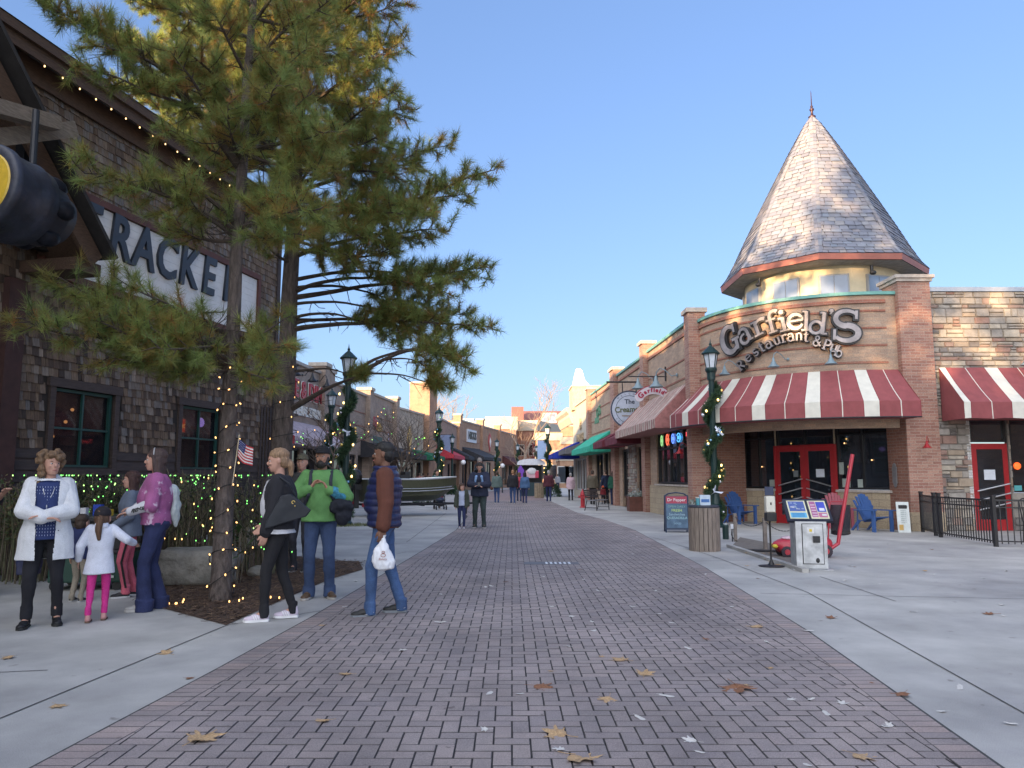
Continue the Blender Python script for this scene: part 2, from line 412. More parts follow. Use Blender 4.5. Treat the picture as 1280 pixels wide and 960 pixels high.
for iy in range(int(2.4/W_), int(YM/W_)):
    for ix in range(i0, i1):
        k = (ix-iy) % 4
        # herringbone: cells k=0,1 horizontal pair; k=2/3 vertical pair
        if k == 0: x0,y0,x1,y1 = ix*W_, iy*W_, (ix+2)*W_, (iy+1)*W_
        elif k == 3: x0,y0,x1,y1 = ix*W_, iy*W_, (ix+1)*W_, (iy+2)*W_
        else: continue
        yc = (y0+y1)/2
        L0 = inset_edge(LE,yc,1); R0 = inset_edge(RE,yc,-1)
        if x1 < L0 or x0 > R0: continue
        poly = [(x0+G_/2,y0+G_/2),(x1-G_/2,y0+G_/2),(x1-G_/2,y1-G_/2),(x0+G_/2,y1-G_/2)]
        if x0 < L0+.25: poly = clip(poly, (inset_edge(LE,y0-.2,1),y0-.2), (inset_edge(LE,y1+.2,1),y1+.2), -1)
        if x1 > R0-.25 and len(poly) > 2: poly = clip(poly, (inset_edge(RE,y0-.2,-1),y0-.2), (inset_edge(RE,y1+.2,-1),y1+.2), 1)
        if len(poly) > 2: paver(poly, R.random()*.85)
for E, s in ((LE,1),(RE,-1)):
    y = 2.4
    while y < YM:
        ya, yb = y+G_/2, y+W_-G_/2
        a0, a1 = edge(E,ya)+s*.008, edge(E,yb)+s*.008
        p = [(a0,ya),(a0+s*BW,ya),(a1+s*BW,yb),(a1,yb)]
        if s < 0: p = p[::-1]
        paver(p, .6+.4*R.random()); y += W_
m_pav = mat('paver', (.2,.16,.16), .8, .28, .8, .35, bscale=220, fine=.22, dist=.003,
            vcols=[(.24,.205,.198),(.27,.23,.22),(.3,.25,.236),(.255,.218,.212),(.33,.262,.24)])
nt = m_pav.node_tree; bs = nt.nodes['Principled BSDF']; src = bs.inputs['Base Color'].links[0].from_socket; tc = N(nt,'ShaderNodeTexCoord')
nz = N(nt,'ShaderNodeTexNoise',i_Scale=.45,i_Detail=7,i_Roughness=.7); nt.links.new(tc.outputs['Object'],nz.inputs['Vector']); o1 = mixc(nt,1.0,src,ramp(nt,nz.outputs['Fac'],[(.36,(.78,.79,.82)),(.62,(1.1,1.09,1.06))]),'MULTIPLY')
vz = N(nt,'ShaderNodeTexNoise',i_Scale=9,i_Detail=2); nt.links.new(tc.outputs['Object'],vz.inputs['Vector']); o2 = mixc(nt,1.0,o1,ramp(nt,vz.outputs['Fac'],[(.25,(.55,.53,.52)),(.3,(1,1,1))]),'MULTIPLY'); nt.links.new(o2,bs.inputs['Base Color'])
struct(b.build('brick_street', [m_pav, mat('paver_edge',(.095,.085,.086),.95,.3,20,0)]))
b = B()
ys = [47,60,72,84,98,112]
for y0,y1 in zip(ys,ys[1:]): b.quad((edge(LE,y0),y0,.012),(edge(RE,y0),y0,.012),(edge(RE,y1),y1,.012),(edge(LE,y1),y1,.012))
struct(b.build('brick_street_far', brick('far_brick_paving', (.2,.15,.145),(.25,.18,.165),(.12,.1,.1), .4,.2,.01)))
# concrete joints
b = B()
def joint(p, q, w_=.012, z=.0042):
    p = Vector(p[:2]); q = Vector(q[:2]); d = (q-p).normalized(); n = Vector((-d.y,d.x))*w_/2
    b.quad((*(p-n),z),(*(q-n),z),(*(q+n),z),(*(p+n),z))
for a, c in (((-40,915),(283,782)),((901,699),(1010,741)),((1010,741),(1280,892)),((1280,892),(1500,1040)),((950,742),(1280,749)),((1280,749),(1500,752)),((1025,721),(1120,752)),
             ((860,685),(901,699)),((810,670),(860,685)),((620,690),(508,690)),((508,678),(558,641)),((450,703),(508,690)),((400,764),(283,782)),((1280,700),(1030,690)),((60,838),(-200,850))):
    joint(gp(*a), gp(*c))
for y in (13.4,18,23,28,34,40):
    joint((edge(RE,y)+.05,y),(edge(RE,y)+1.05,y+.1)); joint((edge(LE,y)-.05,y),(edge(LE,y)-.95,y+.05))
for (x0,y0),(x1,y1) in zip(LE,LE[1:]): joint((x0-.004,y0),(x1-.004,y1),.022)
for (x0,y0),(x1,y1) in zip(RE,RE[1:]): joint((x0+.004,y0),(x1+.004,y1),.022)
struct(b.build('pavement_joints', m_joint))
# mulch bed
bed = [gp(190,757),gp(283,782),gp(302,773),gp(381,738),gp(414,724),gp(454,712),gp(449,702),gp(414,701),gp(330,690),(-4.6,14.8,0),(-6.2,19.8,0),(-8.6,14.2,0),(-8.9,12.0,0),(-5.2,10.6,0)]
m_mulch = mat('mulch', (.075,.045,.03), .95, .5, 9, .9, bscale=50, dist=.03, vcols=[(.05,.032,.024),(.1,.06,.04),(.16,.1,.06),(.2,.13,.075)])
b = B(); b.add([(p[0],p[1],.006) for p in bed], [list(range(len(bed)))], 0, .3)
cxb = sum(p[0] for p in bed)/len(bed)
def inpoly(x, y, P):
    c = False; j = len(P)-1
    for i in range(len(P)):
        if (P[i][1] > y) != (P[j][1] > y) and x < (P[j][0]-P[i][0])*(y-P[i][1])/(P[j][1]-P[i][1])+P[i][0]: c = not c
        j = i
    return c
n = 0
for _ in range(60000):
    x, y = R.uniform(-7.5,-1.9), R.uniform(7.6,14)
    if y > 12 and R.random() < .5: continue
    if not inpoly(x, y, bed):
        if not (inpoly(x+R.uniform(-.14,.14), y+R.uniform(-.14,.14), bed) and R.random() < .35): continue
    a = R.uniform(0,pi); L_ = R.uniform(.03,.13); w_ = R.uniform(.004,.012); z = .008+R.random()*.022
    dx, dy = math.cos(a)*L_/2, math.sin(a)*L_/2; ux, uy = -math.sin(a)*w_/2, math.cos(a)*w_/2
    dz = R.uniform(-.012,.018)
    b.add([(x-dx-ux,y-dy-uy,z),(x+dx-ux,y+dy-uy,z+dz),(x+dx+ux,y+dy+uy,z+dz),(x-dx+ux,y-dy+uy,z+.004)], [(0,1,2,3)], 0, R.random()**1.5)
    n += 1
    if n > 13000: break
o = b.build('mulch_bed', m_mulch); struct(o, 'stuff')
# ------------------------------------------------------------------ shingled lodge on the left
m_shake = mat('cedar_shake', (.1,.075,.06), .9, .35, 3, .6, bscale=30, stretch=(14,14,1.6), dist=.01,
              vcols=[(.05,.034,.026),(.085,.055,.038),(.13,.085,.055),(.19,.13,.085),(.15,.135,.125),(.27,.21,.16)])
m_plank = mat('dark_plank', (.055,.04,.036), .85, .3, 3, .5, stretch=(1,1,9), dist=.008)
m_trimb = mat('brown_trim', (.06,.042,.036), .8, .3, 4, .35, stretch=(1.5,1.5,12))
m_redtrim = mat('red_brown_trim', (.1,.035,.024), .75, .25, 4, .2)
m_beam = mat('weathered_beam', (.2,.165,.13), .9, .35, 3, .7, stretch=(2,12,12), dist=.01)
m_raft = mat('rafter_wood', (.085,.05,.032), .85, .35, 4, .4, stretch=(2,10,10))
m_green = plain('green_frame', (.012,.06,.052), .5)
m_white = mat('white_board', (.7,.68,.64), .7, .1, 3, .15)
m_navy = mat('navy_letter', (.02,.026,.038), .55, .3, 5, .1)
FT = Frame((-8.5-.219*40, 15-40), (-6.92, 22.2))
lodge = thing('shingled_lodge', 'dark wood shingled lodge building with a gabled porch left of the street', 'building', FT.A, FT.rz)
H1 = 9.15; XE = FT.L
w1 = (FT.x(60), FT.x(136)); w2 = (FT.x(222), FT.x(271))
wz = (1.62, 3.12)
b = B()
wall_holes(b, 0, XE, 0, H1, [(w1[0],w1[1],*wz),(w2[0],w2[1],*wz)], .16)
b.box(-.0,XE,.5,26,0,H1-.05); b.quad((XE,0,0),(XE,.5,0),(XE,.5,H1),(XE,0,H1))
b.build('wall', mat('lodge_sheathing', (.03,.024,.02), .9), lodge)
# shakes
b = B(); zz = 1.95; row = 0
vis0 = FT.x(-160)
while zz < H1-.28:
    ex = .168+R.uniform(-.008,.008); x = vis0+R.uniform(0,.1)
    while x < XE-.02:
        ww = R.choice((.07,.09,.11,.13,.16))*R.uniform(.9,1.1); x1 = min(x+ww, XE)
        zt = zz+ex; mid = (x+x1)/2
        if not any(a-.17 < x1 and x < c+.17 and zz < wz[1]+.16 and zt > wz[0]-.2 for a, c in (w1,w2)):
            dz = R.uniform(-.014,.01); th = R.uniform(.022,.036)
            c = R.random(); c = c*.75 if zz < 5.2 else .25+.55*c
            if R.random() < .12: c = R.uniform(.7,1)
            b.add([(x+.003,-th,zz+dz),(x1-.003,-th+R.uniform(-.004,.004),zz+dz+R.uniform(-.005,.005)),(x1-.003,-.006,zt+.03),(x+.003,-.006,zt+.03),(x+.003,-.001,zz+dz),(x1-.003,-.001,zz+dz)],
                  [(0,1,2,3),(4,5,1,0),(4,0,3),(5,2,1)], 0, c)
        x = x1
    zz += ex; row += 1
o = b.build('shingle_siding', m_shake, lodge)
b = B(); z = .05
while z < 1.93:
    segs = [vis0, XE]
    if z+.2 > wz[0]-.14: segs = [vis0, w1[0]-.16, w1[1]+.16, w2[0]-.16, w2[1]+.16, XE]
    for a, c in zip(segs[::2], segs[1::2]):
        b.add([(a,-.04,z),(c,-.04,z),(c,-.012,z+.225),(a,-.012,z+.225),(a,0,z),(c,0,z)], [(0,1,2,3),(4,5,1,0),(0,3,4),(1,5,2)], 0, .5)
    z += .215
b.build('plank_siding', m_plank, lodge)
for a, c in (w1, w2):
    b = B(); t = .13
    b.box(a-t,a,-.055,.02,wz[0]-t,wz[1]); b.box(c,c+t,-.055,.02,wz[0]-t,wz[1]); b.box(a-t-.05,c+t+.05,-.075,.02,wz[1],wz[1]+.17); b.box(a-t,c+t,-.08,.03,wz[0]-t-.03,wz[0]-.03)
    b.build('window_casing', m_trimb, lodge)
    wo = window(lodge, a+.01, c-.01, wz[0]-.02, wz[1]-.01, .06, 2, 2, .06, m_green, clear_glass(), 'window', .04)
# lit shop interior seen through the panes
m_room = mat('room_wall', (.09,.045,.028), .9, .6, 2)
m_warm = glow('warm_lamp', (1,.45,.16), 1.2)
b = B(); b.box(w1[0]-.3,w1[1]+.3,.45,.49,1.2,3.4); b.box(w2[0]-.3,w2[1]+.3,.45,.49,1.2,3.4)
for k in range(26):
    a, c = (w1,w2)[k%2]; x = R.uniform(a,c-.2); z = R.choice((1.75,2.05,2.35,2.6)); b.box(x,x+R.uniform(.06,.22),.3,.42,z,z+R.uniform(.06,.2),0,R.random())
b.build('shop_interior', mat('shop_goods', (.2,.1,.06), .8, .4, 6, vcols=[(.12,.06,.04),(.3,.1,.05),(.1,.09,.05),(.35,.25,.15)]), lodge)
o = B().ell(((w2[0]+w2[1])/2+.3,.2,2.78),(.15,.02,.12),14).build('neon_sign', glow('purple_neon', (.45,.3,.9), 1.1), lodge)
o = B().box(w2[0]+.12,w2[0]+.5,.22,.24,2.5,2.82).build('poster', glow('glowing_poster', (.55,.06,.015), .7), lodge)  # poster and its ink glow, shop light put into their colour
text('Hat',.2,glow('glowing_ink',(.9,.5,.15),.7),o,'lettering',(w2[0]+.31,.205,2.66),ext=.002,shear=.3)
b = B(); 
for x,z in ((w1[0]+.3,2.2),(w1[0]+.75,2.75),(w1[0]+.6,2.5)): b.ell((x,.25,z),(.035,.035,.035),8)
b.build('lamp', m_warm, lodge)
# roof edge, corner boards, cap
b = B(); b.box(vis0-8,XE+.35,-.42,-.36,H1-.28,H1+.02); b.box(vis0-8,XE+.35,-.36,.0,H1-.10,H1-.04); b.box(vis0-8,XE+.35,-.5,-.42,H1-.06,H1+.12); b.box(vis0-8,XE,-.1,-.04,H1-.55,H1-.12)
b.build('eaves', m_raft, lodge)
b = B(); b.quad((-2,-.52,H1+.13),(XE+.4,-.52,H1+.13),(XE+.4,12,H1+.6),(-2,12,H1+.6)); b.quad((-2,12,H1+.6),(XE+.4,12,H1+.6),(XE+.4,26,H1),(-2,26,H1))
b.build('roof', mat('roof_shingles', (.08,.065,.055), .9), lodge)
b = B(); b.box(XE-.14,XE+.03,-.07,.03,0,H1-.3); b.box(XE+.02,XE+.05,0,.4,0,H1-.3)
for k in range(4): b.box(XE-.75+k*.16,XE-.67+k*.16,-.06,-.035,.2,3.4)
b.build('corner_board', m_plank, lodge)
b = B(); x = FT.x(6); b.box(x-.35,x+.02,-.16,.0,0,4.9); b.build('post', mat('red_brown_post', (.055,.024,.02), .85, .3, 4, .4), lodge)
# name board
sx0, sx1 = FT.x(30), FT.x(305)
sign = thing('name_board', 'long white wooden name board with big dark letters on the shingled wall', 'sign', FT.A+FT.d*((sx0+sx1)/2)-FT.n*.05, FT.rz)
hw = (sx1-sx0)/2
b = B()
for k in range(9):
    z0 = 5.3+k*.172; b.box(-hw,hw,-.1,0,z0,z0+.168)
b.build('board', m_white, sign)
b = B(); b.box(-hw-.12,hw+.12,-.16,0,6.86,7.0); b.box(-hw-.12,hw+.12,-.16,0,5.14,5.28); b.box(hw,hw+.13,-.16,0,5.28,6.86); b.box(-hw-.13,-hw,-.16,0,5.28,6.86)
b.build('frame', m_redtrim, sign)
lx = [FT.loc(p, 340)[0]-(sx0+sx1)/2 for p in (94,137,168,198,226,252,280)]
for ch, x in zip('TRACKER', lx):
    text(ch, 1.3, m_navy, sign, 'letter', (x,-.13,6.33), ext=.035, off=.03, shear=.12, sx=.8)
# gabled porch roof sticking out of the wall
px0 = FT.x(-190); apex = px0; 
porch = thing('porch_gable', 'steep dark timber porch gable with weathered grey crossbeams at the left edge', 'porch', FT.A, FT.rz)
eL = FT.loc(122, 322, -1.2)
zA = 11.0; xR, zR = eL[0], eL[1]
def rafter(b, x0,z0,x1,z1,y0,y1,t):
    d = Vector((x1-x0,z1-z0)).normalized(); nx, nz = -d.y*t, d.x*t
    b.prism([(x0,z0),(x1,z1),(x1-nx,z1-nz),(x0-nx,z0-nz)], y0, y1)
slope = (FT.loc(8,105,-1.2)[1]-zR)/(xR-FT.loc(8,105,-1.2)[0]); xa = FT.loc(8,105,-1.2)[0]-1.4; za = zR+slope*(xR-xa)
xl = 2*xa-xR
b = B(); 
for y0,y1,t in ((-1.3,-1.22,.34),(-1.2,-.1,.08)):
    rafter(b, xR,zR,xa,za,y0,y1,-t); rafter(b, xl,zR,xa,za,y0,y1,t)
b.build('rafter', m_raft, porch)
b = B(); rafter(b, xR+.12,zR-.02,xa+.1,za+.12,-1.5,0,.07); rafter(b, xl-.12,zR-.02,xa-.1,za+.12,-1.5,0,-.07); b.build('roof', mat('porch_roofing',(.03,.027,.026),.9), porch)
b = B(); b.prism([(xl+.2,zR+.1),(xR-.2,zR+.1),(xa,za-.2)], -.35, -.2); b.build('gable_infill', mat('porch_dark_boards',(.02,.017,.016),.9), porch)  # near-black boards filling the gable
q1 = FT.loc(84,152,-1.6); q2 = FT.loc(-90,168,-1.6); q3 = FT.loc(70,146,-1.9); q4 = FT.loc(-90,100,-1.9)
b = B(); rafter(b, q2[0],q2[1],q1[0],q1[1],-1.75,-1.5,.26); b.build('crossbeam', m_beam, porch, bevel=.02)
b = B(); rafter(b, q4[0],q4[1],q3[0],q3[1],-2.0,-1.76,.22); b.build('crossbeam', m_beam, porch, bevel=.02)
b = B(); p = FT.loc(32,165,-1.0); b.box(p[0]-.09,p[0]+.09,-1.1,-.92,zR-.1,p[1]+.2); b.build('strut', mat('black_steel',(.015,.016,.02),.5), porch)
B().box(xR-.5,xR+.1,-1.2,0,zR-.34,zR-.12).build('bracket', m_raft, porch)
# bulbs along the eave
BULB = B().ell((0,0,0),(.014,.014,.022),8).mesh('bulb', glow('warm_bulb',(1,.62,.25),4), True)
lights = thing('eave_light_string', 'string of warm bulbs hung under the roof edge of the shingled lodge', 'string lights', FT.A, FT.rz)
b = B(); b.tube([(FT.x(-30),-.4,H1-.3),(XE,-.4,H1-.3)], .008, 5); b.build('wire', mat('black_wire',(.01,.01,.01),.7), lights)
x = FT.x(-10)
while x < XE:
    o = mesh_obj('bulb', BULB, lights); o.location = (x,-.425,H1-.33); x += .42
# big old barrel shaped lantern with a yellow lens
l0 = at(-8,240,8.0); l1 = at(64,274,8.7); c0 = l0.lerp(l1,.45)
lamp = thing('giant_lantern', 'huge dark ribbed metal lantern with a round yellow lens under the porch gable', 'lantern', c0, 0); lamp.rotation_mode = 'QUATERNION'; lamp.rotation_quaternion = (l1-l0).to_track_quat('X','Z'); lamp.scale = (.78,.78,.78)
b = B(); ax = []
prof = [(-.62,.60),(-.58,.64),(-.5,.64),(-.44,.60),(-.1,.60),(-.05,.62),(0,.6),(.12,.585),(.16,.50),(.42,.47),(.46,.42),(.62,.38),(.72,.2),(.74,.01)]
def lathe_x(b, prof, n=36, m=0):
    b.M = Matrix.Rotation(pi/2,4,'Y'); b.lathe([(r,z) for z, r in prof], n, m); b.M = None
lathe_x(b, [(-.60,.5),(-.62,.6)]+prof[1:]); b.build('housing', mat('dark_blue_steel',(.022,.025,.04),.5,.5,3,.35,bscale=9,dist=.03), lamp, smooth=True)
b = B(); lathe_x(b, [(-.625,.01),(-.615,.48),(-.6,.5)]); b.build('lens', mat('yellow_lens',(.55,.36,.03),.4,.15,8), lamp)
b = B()
for a in range(12):
    t = a*pi/3; b.ell((.3,.44*math.cos(t),.44*math.sin(t)),(.2,.15,.15),12)
b.build('cooling_rib', mat('dark_blue_steel',(.02,.02,.03)), lamp, smooth=True)
b = B(); b.tube([(.1,0,.5),(.0,0,1.5)],.05,10); b.build('hanger', mat('black_steel',(.01,.01,.01)), lamp)
# ------------------------------------------------------------------ pines
m_bark = mat('pine_bark', (.1,.08,.07), .95, .5, 7, 1.0, bscale=11, stretch=(3,3,.8), dist=.05)
m_twig = mat('twig', (.06,.045,.035), .9, .3, 9, .3)
m_needle = mat('pine_needles', (.07,.1,.03), .6, .25, 1.2, 0, spec=.4,
               vcols=[(.36,.17,.06),(.3,.2,.055),(.24,.24,.06),(.17,.24,.075),(.25,.33,.1),(.4,.42,.11)])
_nt = m_needle.node_tree; _b = _nt.nodes['Principled BSDF']
_tr = _nt.nodes.new('ShaderNodeBsdfTranslucent'); _mx = _nt.nodes.new('ShaderNodeMixShader'); _mx.inputs[0].default_value = .45
_nt.links.new(_b.inputs['Base Color'].links[0].from_socket, _tr.inputs[0]); _nt.links.new(_b.outputs[0], _mx.inputs[1]); _nt.links.new(_tr.outputs[0], _mx.inputs[2])
_nt.links.new(_mx.outputs[0], _nt.nodes['Material Output'].inputs[0])
def bez(p0, p1, p2, n):
    return [p0*(1-t)**2+p1*2*t*(1-t)+p2*t*t for t in [i/n for i in range(n+1)]]
def pine(root, label, trunk, r0, branches, seed, nlen=.15, nw=.0045, nn=36, dens=1.0, foliage_from=.45, col=(.25,.9), wig=.1):
    """trunk: list of points; branches: (start, mid, end, radius, foliage_start, spread)"""
    rs = random.Random(seed)
    b = B(); n = len(trunk)
    tp = []; tr = []
    for i in range(n-1):
        for k in range(4):
            t = k/4; p = trunk[i].lerp(trunk[i+1], t); f = (i+t)/(n-1)
            tp.append(p+Vector((noise.noise(p*.9+Vector((seed,0,0))),noise.noise(p*.9+Vector((0,seed,9))),0))*.05*f); tr.append(r0*(1-f*.8)*(1.25 if i+t < .2 else 1))
    tp.append(trunk[-1]); tr.append(r0*.15)
    b.tube(tp, tr, 14)
    b.build('trunk', m_bark, root, smooth=True)
    lb = B(); C = []; D = []; V = []
    for (s, m, e, r, fs, sp_) in branches:
        pts = bez(s, m, e, 12); L_ = (e-s).length
        pts = [p+Vector((noise.noise(p*1.7),noise.noise(p*1.7+Vector((5,5,5))),noise.noise(p*1.7+Vector((9,1,5)))))*wig*(i/12) for i, p in enumerate(pts)]
        lb.tube(pts, [r*(1-.85*i/12) for i in range(13)], 6)
        nt_ = max(4, int(L_*9*dens))
        for k in range(nt_):
            t = 1-(1-fs)*(k/nt_)**.9; f = t*12; i = min(int(f),11); p = pts[i].lerp(pts[i+1], f-i)
            dirn = (pts[i+1]-pts[i]).normalized()
            q = Vector((rs.gauss(0,1),rs.gauss(0,1),rs.gauss(.15,.6))).normalized()
            q = (q-dirn*q.dot(dirn)).normalized()
            tl = sp_*rs.uniform(.35,1)*(1-.55*t+.1) + .05
            te = p+(dirn*rs.uniform(.3,.9)+q).normalized()*tl+Vector((0,0,.12*tl))
            mid = p.lerp(te,.5)-Vector((0,0,.07*tl))
            lb.tube([p,mid,te], [.009,.007,.004], 4, cap=False)
            td = (te-mid).normalized()
            nt2 = max(2, int(tl/.085))
            for j in range(nt2):
                u_ = 1-j/nt2*.75
                c = p.lerp(te,u_)
                C.append(c); D.append((td if j == 0 else (td+Vector((rs.gauss(0,.5),rs.gauss(0,.5),.25+rs.gauss(0,.3)))).normalized()))
                V.append(rs.uniform(*col) if j < 2 or rs.random() < .6 else rs.uniform(0,.35))
            if rs.random() < .6:
                q2 = (q+Vector((rs.gauss(0,.7),rs.gauss(0,.7),rs.gauss(0,.5)))).normalized(); e2 = mid+q2*tl*.5
                lb.tube([mid,e2],[.006,.003],4,cap=False); C.append(e2); D.append(q2); V.append(rs.uniform(*col)); C.append(mid.lerp(e2,.6)); D.append(q2); V.append(rs.uniform(0,.5))
    for (s, m, e, r, fs, sp_) in branches:
        for k in range(4):
            t = rs.uniform(.12,max(.2,fs)); p = s*(1-t)**2+m*2*t*(1-t)+e*t*t; q = Vector((rs.gauss(0,1),rs.gauss(0,1),rs.gauss(-.1,.6))).normalized(); q = (q+(e-s).normalized()*.6).normalized(); l_ = rs.uniform(.15,.5)
            mid = p+q*l_*.5+Vector((0,0,-.04)); lb.tube([p,mid,p+q*l_],[.009,.006,.003],4,cap=False); lb.tube([mid,mid+(q+Vector((rs.gauss(0,.5),rs.gauss(0,.5),rs.gauss(0,.5))))*l_*.4],[.005,.002],4,cap=False)
    lb.build('branch', m_twig, root)
    me = needle_mesh('foliage', [tuple(c) for c in C], [tuple(d) for d in D], nn, nlen, .42, nw, m_needle, V, seed)
    mesh_obj('foliage', me, root)
    return root
def br(px0,py0,y0, px1,py1,y1, px2,py2,y2, r=.04, fs=.45, sp_=.5): return (at(px0,py0,y0), at(px1,py1,y1), at(px2,py2,y2), r, fs, sp_)
# near pine
base = gp(275,752)
t1 = thing('pine_tree', 'slender near pine with lights wound round its trunk, rooted in the mulch bed', 'tree', (0,0,0))
tr1 = [base-Vector((0,0,.15)), at(281,620,9.55), at(288,480,9.6), at(295,330,9.6), at(303,200,9.6), at(312,80,9.6), at(320,-60,9.6), at(330,-220,9.6)]
b1 = []
Y = 9.6
for a in [  # low sweep to the left over the name board
    (288,460,Y, 200,440,8.9, 20,400,7.9,.045,.3,.55),(288,455,Y, 180,400,9.0, 70,345,8.2,.04,.2,.6),(289,420,Y,230,390,9.0,150,350,8.5,.03,.2,.5),(289,430,Y,250,440,8.8,190,430,8.3,.03,.2,.5),(288,440,Y,180,430,8.6,90,395,8.1,.03,.25,.5),(289,450,Y, 230,460,9.0, 130,448,8.6,.03,.3,.45),
    (290,440,Y, 330,450,9.2, 360,425,8.8,.03,.2,.4),(290,440,Y, 320,420,9.5, 365,395,9.8,.03,.2,.4),(288,460,Y, 250,430,9.0, 215,405,8.7,.03,.2,.4),(288,465,Y, 300,470,9.0, 345,470,8.9,.025,.2,.35),(288,450,Y,220,425,8.6,165,395,8.4,.03,.3,.4),(288,462,Y,260,470,9.0,200,470,8.8,.025,.3,.4),
    (296,300,Y, 240,310,9.3, 215,265,8.8,.03,.3,.5),(296,290,Y, 220,240,9.0, 110,215,8.3,.04,.35,.6),(297,285,Y, 250,215,9.2, 170,230,8.6,.035,.3,.5),(296,300,Y,260,265,9.3,240,255,9.0,.03,.1,.4),
    (298,285,Y, 350,270,9.0, 400,255,8.6,.035,.3,.6),(298,290,Y, 340,300,9.2, 385,290,8.8,.03,.3,.5),(297,295,Y,330,250,9.6,350,225,9.9,.03,.3,.5),
    (300,208,Y, 245,130,9.2, 135,35,8.6,.07,.55,.5),(262,150,9.3, 200,110,8.8, 100,88,8.3,.03,.45,.35),(240,130,9.2,190,50,8.8, 60,15,8.3,.035,.5,.35),(180,65,8.8,130,50,8.5,50,5,8.2,.02,.4,.3),(200,85,8.9,170,60,8.6,105,60,8.4,.02,.3,.3),
    (302,200,Y, 250,120,9.0, 215,60,8.4,.04,.3,.6),(304,190,Y, 350,180,9.0, 420,160,8.5,.04,.35,.6),(304,190,Y, 360,220,9.0, 430,215,8.7,.035,.35,.6),
    (306,140,Y, 270,100,9.0, 235,60,8.6,.035,.3,.6),(308,130,Y, 340,100,9.0, 385,60,8.7,.03,.3,.6),(310,100,Y, 280,40,9.0, 250,-20,8.6,.03,.3,.6),(312,80,Y, 360,30,9.0, 420,0,8.6,.03,.3,.6),
    (306,150,Y, 330,140,9.0, 350,110,8.4,.03,.2,.5),(301,200,Y, 290,180,9.0, 285,130,8.5,.03,.2,.5),(303,190,Y,340,150,9.1,390,120,8.8,.03,.3,.5)]:
    b1.append(br(*a))
rs = random.Random(5)
for k in range(26):
    py = 60-k*13; p = at(312+k*.6, py, Y); ang = k*2.4+rs.random(); L_ = rs.uniform(1.0,1.7)
    e = p+Vector((math.cos(ang)*L_, math.sin(ang)*L_, .35*L_)); b1.append((p, p.lerp(e,.5)-Vector((0,0,.1)), e, .03, .3, .55))
pine(t1, '', tr1, .12, b1, 3, nlen=.165, nw=.005, nn=50, dens=1.45)
# rear pine
base2 = Vector((at(350,700,13).x, 13, 0)); Y = 13
t2 = thing('pine_tree', 'tall full pine behind the near one, its branches reaching right over the street', 'tree', (0,0,0))
tr2 = [base2-Vector((0,0,.15)), at(350,600,Y), at(357,480,Y), at(362,380,Y), at(367,280,Y), at(374,150,Y), at(380,20,Y), at(385,-140,Y), at(390,-300,Y)]
b2 = []
for a in [
    (362,512,Y, 420,480,12.6, 455,465,12.2,.055,.97,.2),(455,465,12.2, 520,415,12,  592,462,11.8,.035,.55,.45),(455,466,12.2,500,468,12, 560,480,11.8,.022,.75,.35),(450,462,12.2,480,430,12, 575,440,12.2,.03,.65,.4),(470,452,12.2,520,440,12,545,470,12,.02,.5,.35),
    (362,465,Y, 410,455,13,  450,470,13,.03,.8,.25),
    (366,412,Y, 450,395,12.6, 612,408,12,.05,.5,.45),(366,405,Y, 430,385,13, 560,425,13,.035,.6,.4),(366,400,Y, 440,400,13.4, 590,395,13.8,.035,.6,.4),(366,398,Y,430,375,12.6,500,430,12.4,.03,.5,.35),
    (368,372,Y, 460,360,13, 612,330,13,.05,.55,.5),(368,365,Y, 440,330,12.4, 560,365,12,.04,.55,.5),(368,350,Y, 450,330,13.4, 600,345,14,.04,.55,.5),(368,360,Y,430,350,13.6,540,385,14,.035,.6,.4),(368,380,Y,450,370,12.5,520,400,12.2,.03,.6,.35),
    (370,320,Y, 450,285,12.6, 560,290,12.2,.045,.4,.65),(370,300,Y, 460,270,12.4, 615,212,12,.055,.45,.55),(370,300,Y, 460,260,13.6, 590,240,14,.045,.45,.6),(370,310,Y,440,330,12.4,500,310,11.8,.035,.4,.6),
    (372,260,Y, 440,250,12.4, 520,255,12,.04,.35,.7),(372,240,Y, 440,215,13, 560,180,13,.04,.5,.5),(372,230,Y, 430,210,12.4, 500,215,12,.04,.3,.7),(372,270,Y,450,260,11.8,540,270,11.4,.04,.35,.65),
    (368,300,Y, 330,270,12.4, 290,260,12,.035,.3,.6),(368,330,Y,340,320,12.6,330,300,12.4,.03,.3,.5),(370,300,Y,400,310,12,440,320,11.6,.035,.3,.6),(371,280,Y,410,280,11.8,460,300,11.4,.035,.3,.6)]:
    b2.append(br(*a))
for k in range(78):
    py = 250-k*6.3; p = at(371+k*.2, py, Y); ang = k*2.399+rs.random()*.6; h = k/78
    L_ = (2.5-1.3*h)*rs.uniform(.7,1.05)
    e = p+Vector((math.cos(ang)*L_*.92, math.sin(ang)*L_, (.12+.3*h)*L_)); b2.append((p, p.lerp(e,.5)-Vector((0,0,.12)), e, .042-.02*h, .3, .75))
pine(t2, '', tr2, .2, b2, 8, nlen=.18, nw=.0075, nn=36, dens=1.35)
